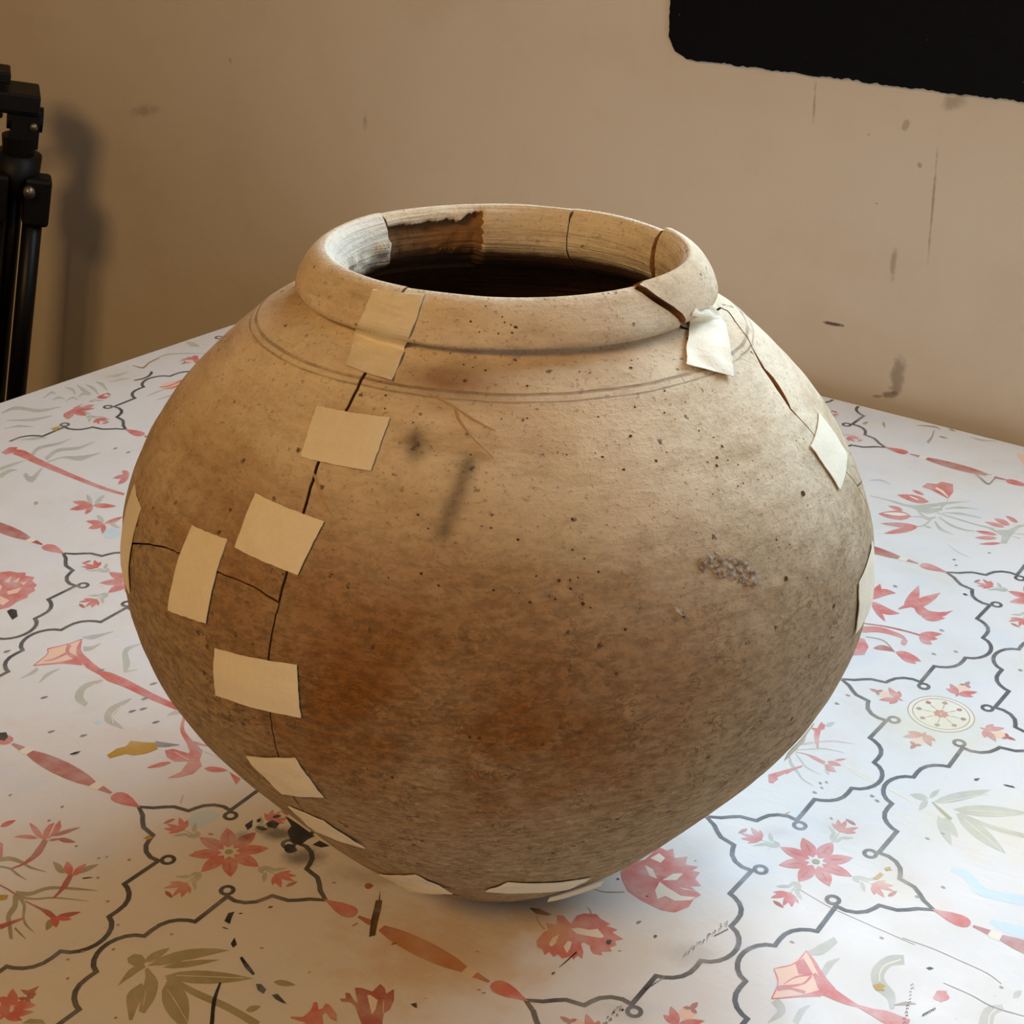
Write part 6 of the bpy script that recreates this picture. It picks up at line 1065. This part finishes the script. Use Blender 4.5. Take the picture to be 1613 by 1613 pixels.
    for a, s in th_s:
        off = 0
        if key == 'back': # spalled hollow on the inner face of the rim, next to the crack
            f = min(1, max(0, (172.5 - a) / 4)) if a > 132 else 0
            edge_ = SM - .0105 + .0035 * noise.noise((a * .16, 3, 1)) + (.005 if a < 141 else 0) * 0 + max(0, (a - 158)) * .00018 - max(0, (142 - a)) * -.0009
            if f > 0 and s < edge_ and s > SC[0][0]: off = .0055 * min(1, (edge_ - s) / .002) * min(1, (a - 132) / 3); off += .0012 * noise.noise((a * .3, s * 300, 0))
            sp_flag.append(off > .0012)
        else: sp_flag.append(False)
        if key == 'left' and a < -140 and s > SC[1][0] and s < SM - .02: off -= .004 * max(0, noise.noise((a * .12, s * 120, 2)) + .25)
        vin.append(P3i(a, s, off))
    sh = Vector(SHIFT.get(key, (0, 0, 0)))
    if key == 'right':
        fd = [min(1, max(0, (s - .424) / .02)) for a, s in th_s]; fd = [f * f * (3 - 2 * f) for f in fd]
        verts = [v + sh * f for v, f in zip(verts, fd)]; vin = [v + sh * f for v, f in zip(vin, fd)]
    else: verts = [v + sh for v in verts]; vin = [v + sh for v in vin]
    faces = [tuple(f) for f in F]; fm = [0] * len(faces)
    # orientation: outer must face outwards
    f0 = faces[len(faces) // 2]; nrm = (verts[f0[1]] - verts[f0[0]]).cross(verts[f0[2]] - verts[f0[0]]); mid = verts[f0[0]]
    if nrm.dot(Vector((mid.x, mid.y, 0))) < 0: faces = [f[::-1] for f in faces]
    ni = len(verts); allv = verts + vin
    inner_f = [tuple(ni + i for i in f[::-1]) for f in faces]; inner_m = [1] * len(faces)
    loop = [bidx[i] for i in range(n) if i in bidx]
    side = []
    for a, b in zip(loop, loop[1:] + loop[:1]):
        if a == b: continue
        la, lb = th_s[a], th_s[b]
        if la[1] < .002 and lb[1] < .002: continue
        side.append((a, b, ni + b, ni + a))
    # side walls get own vertices so the break edge stays sharp
    base_ = len(allv); mp = {}
    sv = []; sf = []; smt = []
    for q in side:
        crest_edge = th_s[q[0]][1] > SM - 1e-5 and th_s[q[1]][1] > SM - 1e-5
        if crest_edge: sf.append(q[::-1]); smt.append(0); continue
        ids = []
        for i in q:
            if i not in mp: mp[i] = base_ + len(sv); sv.append(allv[i])
            ids.append(mp[i])
        sf.append(tuple(ids[::-1])); smt.append(3)
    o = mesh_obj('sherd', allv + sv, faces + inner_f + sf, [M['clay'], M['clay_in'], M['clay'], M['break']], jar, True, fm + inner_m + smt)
    bm = bmesh.new(); bm.from_mesh(o.data); bmesh.ops.recalc_face_normals(bm, faces=bm.faces) if 0 else None; bm.to_mesh(o.data); bm.free()
    me = o.data; N3 = len(me.vertices)
    soot = [0.0] * N3; stn = [0.0] * N3; lit = [0.0] * N3
    for i, (a, s) in enumerate(th_s):
        p = verts[i]; v = 0
        for chain, rad in zip(SOOT, (.0036, .0040)):
            d = min(seg_d(p, x, y_) for x, y_ in zip(chain[:-1], chain[1:])); v = max(v, math.exp(-(d / rad) ** 2))
        soot[i] = v
        q = 0
        for a0, s0, ha, hs, k in STAINS_SHADE: q += k * math.exp(-((a - a0) / ha) ** 2 - ((s - s0) / hs) ** 2)
        stn[i] = min(1, q)
        if key == 'left': lit[ni + i] = .6 if s > SM - .02 else .3
    spl = [0.0] * N3
    for i, f in enumerate(sp_flag): spl[ni + i] = 1.0 if f else 0.0
    for nm, dat in (('soot', soot), ('stain_shade', stn), ('lip_light', lit), ('spall', spl)):
        at = me.attributes.new(nm, 'FLOAT', 'POINT'); at.data.foreach_set('value', dat)
    return o
SL = {'front': 'broad front sherd with stained neck and warm shade painted on the belly', 'left': 'upper left sherd with daylight painted on the inner lip', 'lower': 'lower sherd with greyish base', 'right': 'raised right sherd with part of the rim', 'chip': 'small triangular sherd under the rim', 'backright': 'rim sherd at the right back', 'back': 'back rim sherd with a spalled inner face'}
for k in ('front', 'left', 'lower', 'right', 'chip', 'backright', 'back'):
    o = build_sherd(k, SHERDS[k]); o['label'] = SL[k]

# ---- crust, pits, scratches
def surf_patch(name, poly, mat, h0, amp, freq, step=.0016, label=None):
    X = [(math.radians(a) * RREF, s) for a, s in poly]; n = len(X); pts = []
    # subdivide outline
    Y = []
    for i in range(n):
        a, b = X[i], X[(i + 1) % n]; k = max(1, int(math.hypot(b[0] - a[0], b[1] - a[1]) / step))
        for j in range(k):
            f = j / k; x, y = a[0] + (b[0] - a[0]) * f, a[1] + (b[1] - a[1]) * f
            Y.append((x + noise.noise((x * 900, y * 900, 1)) * step * .5, y + noise.noise((x * 900, y * 900, 5)) * step * .5))
    n = len(Y); pts = [Vector(p) for p in Y]
    y0 = min(p[1] for p in Y); y1 = max(p[1] for p in Y); y = y0 + step * .5
    while y < y1:
        cr = sorted((b[0] - a[0]) * (y - a[1]) / (b[1] - a[1]) + a[0] for a, b in zip(Y, Y[1:] + Y[:1]) if (a[1] > y) != (b[1] > y))
        for x0, x1 in zip(cr[::2], cr[1::2]):
            x = x0 + step * .7
            while x < x1 - step * .5: pts.append(Vector((x + random.uniform(-1, 1) * step * .2, y))); x += step
        y += step * .9
    V, E_, F, ov, oe, of = delaunay_2d_cdt(pts, [], [list(range(n))], 0, 1e-7, True)
    def ins(x, y):
        r_ = False
        for k in range(n):
            a, b = Y[k - 1], Y[k]
            if (a[1] > y) != (b[1] > y) and x < (b[0] - a[0]) * (y - a[1]) / (b[1] - a[1]) + a[0]: r_ = not r_
        return r_
    F = [f for f in F if ins(*(sum((V[i] for i in f), Vector((0, 0))) / len(f)))]
    vs = []
    for i, v in enumerate(V):
        bd = any(q < n for q in ov[i]); th, s = math.degrees(v.x / RREF), v.y
        hh = -.0006 if bd else h0 + amp * noise.fractal((v.x * freq, v.y * freq, 3.3), 1.0, 2.0, 3)
        vs.append(P3(th, s, hh))
    faces = [tuple(f) for f in F]; f0 = faces[len(faces) // 2]
    nr_ = (vs[f0[1]] - vs[f0[0]]).cross(vs[f0[2]] - vs[f0[0]])
    if nr_.dot(vs[f0[0]]) < 0: faces = [f[::-1] for f in faces]
    o = mesh_obj(name, vs, faces, mat, jar, False)
    if label: o['label'] = label
    return o
t = NT('grey_mineral_crust'); p = t.objco(); M['crust'] = t.done(t.mix(t.ramp(t.noise(p, 420, 4, .7), .35, .65), srgb(122, 108, 92), srgb(190, 174, 154)), .95, .1, t.bump(t.noise(p, 600, 4), .6, .001))
t = NT('dark_pit'); p = t.objco(); M['pit'] = t.done(t.mix(t.noise(p, 300, 3), srgb(72, 52, 36), srgb(98, 74, 52)), .95, .05)
t = NT('pale_scratch'); p = t.objco(); M['scratch'] = t.done(t.mix(t.noise(p, 200, 3), srgb(196, 170, 134), srgb(168, 138, 102)), .9, .1)
surf_patch('mineral_crust', [[-26.8,0.3328],[-25.04,0.3339],[-23.55,0.3341],[-22.55,0.3309],[-20.34,0.3297],[-18.34,0.3262],[-17.65,0.3217],[-17.68,0.3159],[-19.99,0.3169],[-21.38,0.3205],[-23.5,0.3219],[-24.82,0.3253],[-25.57,0.3288],[-26.05,0.326],[-26.6,0.3258],[-27.35,0.3293]], M['crust'], .0006, .0012, 420, .0013, 'rough grey mineral crust on the jar belly')
surf_patch('mineral_crust', [[-31.89,0.3165],[-30.46,0.3145],[-30.09,0.3105],[-31.36,0.3119],[-32.01,0.3143]], M['crust'], .0004, .0008, 420, .0012, 'small grey crust spot below the larger one')
pv, pf = [], []
random.seed(4)
for th, s, r in [[-80.1,0.4033,1.03],[-79.15,0.3974,0.77],[-72.66,0.3931,0.6],[-56.08,0.3978,0.68],[-51.12,0.3982,0.68],[-50.64,0.4137,1.03],[-37.25,0.3971,0.77],[-38.48,0.3794,1.2],[-39.58,0.3814,0.68],[-35.32,0.3731,1.2],[-32.29,0.3868,1.2],[-45.13,0.3547,1.37],[-57.2,0.3517,0.77],[-66.41,0.3499,0.77],[-68.26,0.3549,1.03],[-58.59,0.3522,0.68],[-53.3,0.3472,1.03],[-45.57,0.3427,0.77],[-66.57,0.3322,1.03],[-70.98,0.3291,0.77],[-56.6,0.3276,0.86],[-46.2,0.3278,1.2],[-47.75,0.3311,1.2],[-46.23,0.3312,1.03],[-45.11,0.3319,0.77],[-50.85,0.3331,0.86],[-51.77,0.3232,1.03],[-48.4,0.3242,0.77],[-44.72,0.3218,1.37],[-43.7,0.3201,0.86],[-39.23,0.3104,1.2],[-64.03,0.3283,0.86],[-42.17,0.3335,0.86],[-43.99,0.339,0.68],[-61.2,0.3814,0.77],[-44.64,0.3815,0.68],[-29.03,0.3993,0.86],[-23.31,0.3944,0.86],[-21.6,0.3907,0.6],[-17.73,0.3833,1.03],[-15.34,0.3789,0.77],[-32.02,0.3871,1.03],[-28.97,0.3747,1.2],[-26.42,0.3775,0.68],[-16.92,0.3704,1.2],[-17.75,0.3671,1.2],[-19.29,0.3696,0.77],[-14.94,0.3679,0.77],[-13.26,0.3648,0.77],[-9.53,0.3641,0.68],[-14.06,0.3569,0.77],[-15.4,0.3564,0.77],[-10.5,0.356,0.68],[-1.58,0.3423,2.39],[-1.74,0.337,0.86],[4.74,0.3621,0.68],[7.38,0.3606,0.86],[-14.56,0.3741,1.2],[-20.88,0.3564,0.77],[-17.88,0.3479,0.51],[-26.03,0.3431,0.68],[-9.43,0.3264,0.77],[-11.88,0.3305,1.03],[-2.15,0.2919,2.05],[-7.7,0.3104,0.86],[-12.23,0.3143,2.05],[5.86,0.3342,0.77],[23.75,0.3286,1.2],[-0.46,0.3759,0.6],[-20.61,0.4039,0.77],[-17.19,0.397,0.77],[-0.97,0.3715,0.6],[-35.25,0.3731,1.03],[14.97,0.3308,0.68],[-30.73,0.3116,0.86],[-53.19,0.4532,1.03],[-53.98,0.451,0.77],[-24.91,0.4188,1.37],[-23.01,0.4232,0.77],[-21.0,0.4234,0.68],[-35.54,0.4194,0.86],[-37.84,0.4206,0.86],[-50.75,0.4139,0.77],[-37.5,0.4274,0.77],[-22.37,0.4656,0.77],[-24.98,0.4659,0.77],[-26.84,0.4659,0.68],[-20.64,0.4039,0.77],[-37.21,0.397,0.6],[-29.08,0.3992,0.77],[-61.02,0.4619,0.86],[-56.5,0.4574,0.6],[-64.51,0.4548,0.77],[-52.86,0.4532,1.11],[-53.85,0.451,0.77],[-57.37,0.4505,0.77],[-62.09,0.4508,0.68],[-55.86,0.4551,0.68],[-54.26,0.4542,0.68],[-60.09,0.4227,1.03],[-63.24,0.4243,0.86],[-65.7,0.4256,0.86],[-50.65,0.4137,0.86],[-54.46,0.4273,0.68],[-94.81,0.3936,0.77],[-103.32,0.3899,0.68],[-97.36,0.3892,0.77],[-72.67,0.3931,0.68],[-128.2,0.4447,1.2],[-111.34,0.46,0.77],[-70.01,0.4315,0.86],[-59.11,0.2684,1.38],[-57.92,0.2683,1.38],[-15.12,0.2432,1.03],[-69.48,0.2432,1.38]]:
    n0 = len(pv); r = r / 1000 * .62; k = 7; rr_ = prof(s)[0]; el = random.uniform(.6, 1.0); ra = random.uniform(0, PI)
    for i in range(k):
        a = 2 * PI * i / k; rad = r * random.uniform(.75, 1.15); dx = rad * math.cos(a); dy = rad * math.sin(a) * el; dx, dy = dx * math.cos(ra) - dy * math.sin(ra), dx * math.sin(ra) + dy * math.cos(ra)
        pv.append(P3(th + math.degrees(dx / rr_), s + dy, .00028))
    pf.append(tuple(range(n0, n0 + k)))
o = mesh_obj('surface_pits', pv, pf, M['pit'], jar); tag(o, 'scattered small dark pits in the clay', None, None, 'stuff')
pv, pf = [], []
for ch in [[[-71.5,0.4068],[-67.61,0.4041],[-65.39,0.4022],[-64.24,0.3967],[-61.09,0.3888],[-57.19,0.3804]],[[-65.39,0.4022],[-61.47,0.3971],[-57.16,0.3925]],[[-104.26,0.3842],[-97.89,0.3799],[-91.03,0.3711]],[[-89.72,0.3673],[-86.64,0.3624],[-83.64,0.3538],[-81.54,0.3491]],[[-92.94,0.3612],[-94.65,0.3554]],[[-102.22,0.3435],[-101.69,0.3515]]]:
    pts = []
    for a, b in zip(ch[:-1], ch[1:]):
        for k in range(5): f = k / 5; pts.append((a[0] + (b[0] - a[0]) * f, a[1] + (b[1] - a[1]) * f))
    pts.append(ch[-1]); n0 = len(pv)
    for i, (a, s) in enumerate(pts):
        a0, a1 = pts[max(i - 1, 0)], pts[min(i + 1, len(pts) - 1)]; r = prof(s)[0]; dx, dy = math.radians(a1[0] - a0[0]) * r, a1[1] - a0[1]; L = math.hypot(dx, dy) or 1
        f = i / (len(pts) - 1); w_ = .00055 * math.sin(PI * min(.97, .05 + f)) + .0001; nx, ny = -dy / L * w_, dx / L * w_
        pv += [P3(a + math.degrees(nx / r), s + ny, .0001), P3(a, s, .00055), P3(a - math.degrees(nx / r), s - ny, .0001)]
    for i in range(len(pts) - 1):
        b = n0 + 3 * i; pf += [(b, b + 3, b + 4, b + 1), (b + 1, b + 4, b + 5, b + 2)]
o = mesh_obj('scratch_marks', pv, pf, M['scratch'], jar, True); tag(o, 'fine raised scratches on the shoulder', None, None, 'stuff')

# ---- masking tape
def tape_material():
    t = NT('masking_tape'); p = t.objco()
    c = t.mix(t.noise(p, 30, 4), srgb(238, 230, 206), srgb(228, 218, 190)); c = t.mix(t.ramp(t.noise(p, 420, 3), .4, .7, 0, .25), c, srgb(244, 238, 222))
    crep = t.noise(t.mapping(p, (1, 1, 1)), 500, 3, .6)
    return t.done(c, .62, .3, t.bump(t.math('ADD', crep, t.math('MULTIPLY', t.noise(p, 70, 3), 2.0)), .3, .0009))
M['tape'] = tape_material()
TH = .00035
def tape_from_grid(G, label):
    nr_, nc = len(G), len(G[0]); vs = []; 
    def nrm(i, j):
        a = G[min(i + 1, nr_ - 1)][j] - G[max(i - 1, 0)][j]; b = G[i][min(j + 1, nc - 1)] - G[i][max(j - 1, 0)]; n_ = a.cross(b).normalized()
        c = G[i][j]; return n_ if n_.dot(Vector((c.x, c.y, c.z * .3))) > 0 else -n_
    top = [[G[i][j] + nrm(i, j) * TH for j in range(nc)] for i in range(nr_)]
    for r_ in top: vs += r_
    for r_ in G: vs += r_
    K = nr_ * nc; fs = []
    for i in range(nr_ - 1):
        for j in range(nc - 1):
            a = i * nc + j; fs.append((a, a + 1, a + nc + 1, a + nc)); fs.append((K + a, K + a + nc, K + a + nc + 1, K + a + 1))
    rim = [j for j in range(nc)] + [i * nc + nc - 1 for i in range(1, nr_)] + [(nr_ - 1) * nc + j for j in range(nc - 2, -1, -1)] + [i * nc for i in range(nr_ - 2, 0, -1)]
    for a, b in zip(rim, rim[1:] + rim[:1]): fs.append((a, a + K, b + K, b))
    o = mesh_obj('masking_tape', vs, fs, M['tape'], jar, False); bm = bmesh.new(); bm.from_mesh(o.data); bmesh.ops.recalc_face_normals(bm, faces=bm.faces); bm.to_mesh(o.data); bm.free()
    o['label'] = label; return o
TAPES = {"T2":[[-93.21,0.3913],[-77.29,0.3935],[-77.38,0.3696],[-90.72,0.3687]],"T3":[[-96.03,0.3488],[-82.35,0.346],[-84.15,0.3232],[-95.89,0.3255]],"T4":[[-106.23,0.3254],[-97.77,0.3273],[-97.87,0.2916],[-106.89,0.287]],"T6":[[-95.95,0.2828],[-82.12,0.2885],[-81.7,0.2651],[-96.75,0.2596]],"T7":[[-94.11,0.2287],[-83.82,0.242],[-81.14,0.2192],[-90.28,0.2076]],"T8":[[-91.7,0.1936],[-84.45,0.1936],[-79.19,0.1724],[-91.2,0.1686]],"T9":[[-86.81,0.1161],[-72.78,0.1401],[-65.53,0.1201],[-80.24,0.1015]],"T10":[[-52.4,0.1402],[-31.63,0.1282],[-34.97,0.1129],[-57.34,0.1228]],"R2":[[20.68,0.361],[22.12,0.3369],[9.66,0.3326],[7.47,0.3564]],"T5":[[-130.91,0.3165],[-122.41,0.315],[-121.72,0.275],[-128.72,0.279]],"R3":[[6.64,0.2919],[17.64,0.2979],[16.79,0.2689],[5.79,0.2689]],"R4":[[-0.6299999999999999,0.2142],[5.37,0.2182],[2.1799999999999997,0.2127],[-3.8200000000000003,0.2107]]}
TLAB = {'T2': 'cream tape across the crack just below the rim tape', 'T3': 'slanted cream tape on the crack at the upper left belly', 'T4': 'upright cream tape over the side crack on the left', 'T5': 'narrow upright tape at the left outline of the jar', 'T6': 'wide level tape across the crack at mid belly', 'T7': 'tape on the lower crack near the black smudge', 'T8': 'thin slanted tape low on the left of the jar', 'T9': 'lifting tape near the jar foot at left', 'T10': 'tape along the jar foot at the front', 'R2': 'diamond-shaped white tape on the right shoulder', 'R3': 'white tape at the right outline of the jar', 'R4': 'tape edge at the lower right outline of the jar'}
TSHIFT = {}
LIFT = {'R4': .0015, 'T9': .0016, 'T8': .0008}
for ti, (k, q) in enumerate(TAPES.items()):
    G = []; n = 14; random.seed(ti)
    for i in range(n):
        row = []
        for j in range(n):
            u, v = j / (n - 1), i / (n - 1)
            th = (q[0][0] * (1 - u) + q[1][0] * u) * (1 - v) + (q[3][0] * (1 - u) + q[2][0] * u) * v; s = (q[0][1] * (1 - u) + q[1][1] * u) * (1 - v) + (q[3][1] * (1 - u) + q[2][1] * u) * v
            e = .35 * noise.noise((u * 9 if i in (0, n - 1) else 0, v * 9 if j in (0, n - 1) else 0, ti * 3.1))
            off = .0007 + .00035 * noise.noise((u * 3, v * 3, ti * 2.7)) + (LIFT.get(k, 0) * v * v)
            row.append(P3(th + e * .4, s + e * .0009, max(.00045, off)) + TSHIFT.get(k, Vector((0, 0, 0))))
        G.append(row)
    tape_from_grid(G, TLAB[k])
def tape_rows(rows, label, off, cols=14, sub=5, seed=0, amp=.0012, push=None):
    rows = [[Vector(a), Vector(b)] for a, b in rows]; R_ = []
    P_ = [rows[0]] + rows + [rows[-1]]
    for i in range(1, len(P_) - 2):
        for k in range(sub):
            t_ = k / sub; R_.append([.5 * ((2 * P_[i][e]) + (P_[i + 1][e] - P_[i - 1][e]) * t_ + (2 * P_[i - 1][e] - 5 * P_[i][e] + 4 * P_[i + 1][e] - P_[i + 2][e]) * t_ ** 2 + (3 * P_[i][e] - P_[i - 1][e] - 3 * P_[i + 1][e] + P_[i + 2][e]) * t_ ** 3) for e in (0, 1)])
    R_.append(rows[-1]); G = []
    for i, (a, b) in enumerate(R_):
        row = []
        for j in range(cols):
            u = j / (cols - 1); c = a.lerp(b, u); ra = math.hypot(a.x, a.y); rb = math.hypot(b.x, b.y); r = ra + (rb - ra) * u
            cc = Vector((c.x, c.y, 0)).normalized(); d = Vector((cc.x * r, cc.y * r, c.z)); n_ = Vector((cc.x, cc.y, .8)).normalized()
            d += n_ * (off + amp * noise.noise((u * 2.5, i * .35, seed))); row.append(d)
        G.append(row)
    return tape_from_grid(G, label)
tape_rows([[[-0.0067,-0.0858,0.3188],[0.0165,-0.0822,0.3203]],[[-0.0065,-0.089,0.3152],[0.0176,-0.0867,0.3162]],[[-0.007,-0.0914,0.3113],[0.018,-0.0897,0.3117]],[[-0.0086,-0.0936,0.3056],[0.0166,-0.0926,0.3051]],[[-0.0155,-0.0873,0.2988],[0.0114,-0.0887,0.2985]],[[-0.0114,-0.0944,0.2962],[0.014,-0.0938,0.2962]],[[-0.005,-0.1066,0.2919],[0.0191,-0.1072,0.2906]]], 'creased cream tape folded over the jar rim at the front left', .0010, seed=3)
tape_rows([[[0.0932,0.0052,0.3077],[0.0916,0.0219,0.3043]],[[0.0939,0.0002,0.3059],[0.089,0.0356,0.2959]],[[0.089,0.0084,0.2985],[0.0958,0.0302,0.2944]],[[0.0966,-0.0068,0.2956],[0.1074,0.0114,0.2911]],[[0.1043,-0.0213,0.292],[0.1173,-0.0023,0.284]]], 'white tape hanging from the rim gap at the right', .0022, seed=8, amp=.0012)
# curled loose end of tape under the front foot tape
G = []
for i in range(6):
    row = []
    for j in range(12):
        u, v = j / 11, i / 5; th = -38 + 15 * u; s = .098 + .012 * u - .0055 * v; row.append(P3(th, s, .0010 + .0016 * v * v))
    G.append(row)
tape_from_grid(G, 'loose curled tape end under the jar foot at the front')

# ------------------------------------------------------------------ folded tripod leaning in the corner
foot = Vector((-1.128, .485, FLOOR)); top = Vector((-.982, .560, .120)); ax = (top - foot).normalized()
tr = empty('tripod', foot); tag(tr, 'folded black camera tripod leaning by the wall at the far left', 'tripod')
tr.rotation_mode = 'QUATERNION'
xw = Vector((.645, .766, 0)); xa = (xw - ax * xw.dot(ax)).normalized(); ya = ax.cross(xa)
tr.rotation_quaternion = Matrix((xa, ya, ax)).transposed().to_quaternion()
LEN = (top - foot).length
for k in range(3):
    a = math.radians((-38, 218, 90)[k]); cx, cy = .0245 * math.cos(a), .0245 * math.sin(a)
    lg = MB().tube([(cx, cy, LEN - .40), (cx, cy, LEN - .085)], .0102, 16).tube([(cx, cy, LEN - .66), (cx, cy, LEN - .39)], .007, 14).tube([(cx, cy, .012), (cx, cy, LEN - .65)], .0056, 12).build('leg', M['blackmetal'], tr, 0, True)
    for zz_ in (LEN - .41, LEN - .67): MB().tube([(cx, cy, zz_), (cx, cy, zz_ + .03)], .0115, 14).build('leg_lock', M['blackplastic'], lg, 0, True)
    MB().tube([(cx, cy, 0), (cx, cy, .014), (cx, cy, .03)], [.006, .0085, .007], 12).build('rubber_foot', M['blackplastic'], lg, 0, True)
    MB().box((cx * 1.1, cy * 1.1, LEN - .072), (.0135, .0135, .026)).build('leg_hinge', M['blackplastic'], tr, .004)
MB().tube([(0, 0, LEN - .30), (0, 0, LEN - .01)], .0085, 16).build('centre_column', M['blackmetal'], tr, 0, True)
MB().tube([(0, 0, LEN - .075), (0, 0, LEN - .03)], [.022, .024], 20).build('crown', M['blackplastic'], tr, 0, True)
kb = MB().tube([(.012, -.031, LEN - .058), (.012, -.040, LEN - .058)], .006, 12).build('knob', M['steel'], tr, 0, True)
hd = MB().tube([(0, 0, LEN - .03), (0, 0, LEN - .012)], [.016, .018], 18).box((.004, 0, LEN - .002), (.014, .013, .018)).tube([(-.014, 0, LEN + .008), (.021, 0, LEN + .008)], .013, 18).build('pan_head', M['blackplastic'], tr, 0, False)
MB().tube([(.012, -.0125, LEN + .004), (.012, -.017, LEN + .004)], .004, 12).build('screw', M['steel'], hd, 0, True)
MB().box((-.012, 0, LEN + .029), (.028, .024, .0095)).box((-.004, 0, LEN + .0195), (.02, .016, .005)).build('camera_plate', M['blackplastic'], tr, .002)
MB().box((-.034, .004, LEN + .049), (.020, .016, .006)).box((-.034, .004, LEN + .041), (.010, .010, .004)).build('camera_clamp', M['blackplastic'], tr, .002)
MB().tube([(-.02, .012, LEN + .006), (-.10, .05, LEN - .02), (-.17, .08, LEN - .05)], [.005, .0055, .0065], 12).build('pan_handle', M['blackmetal'], tr, 0, True)
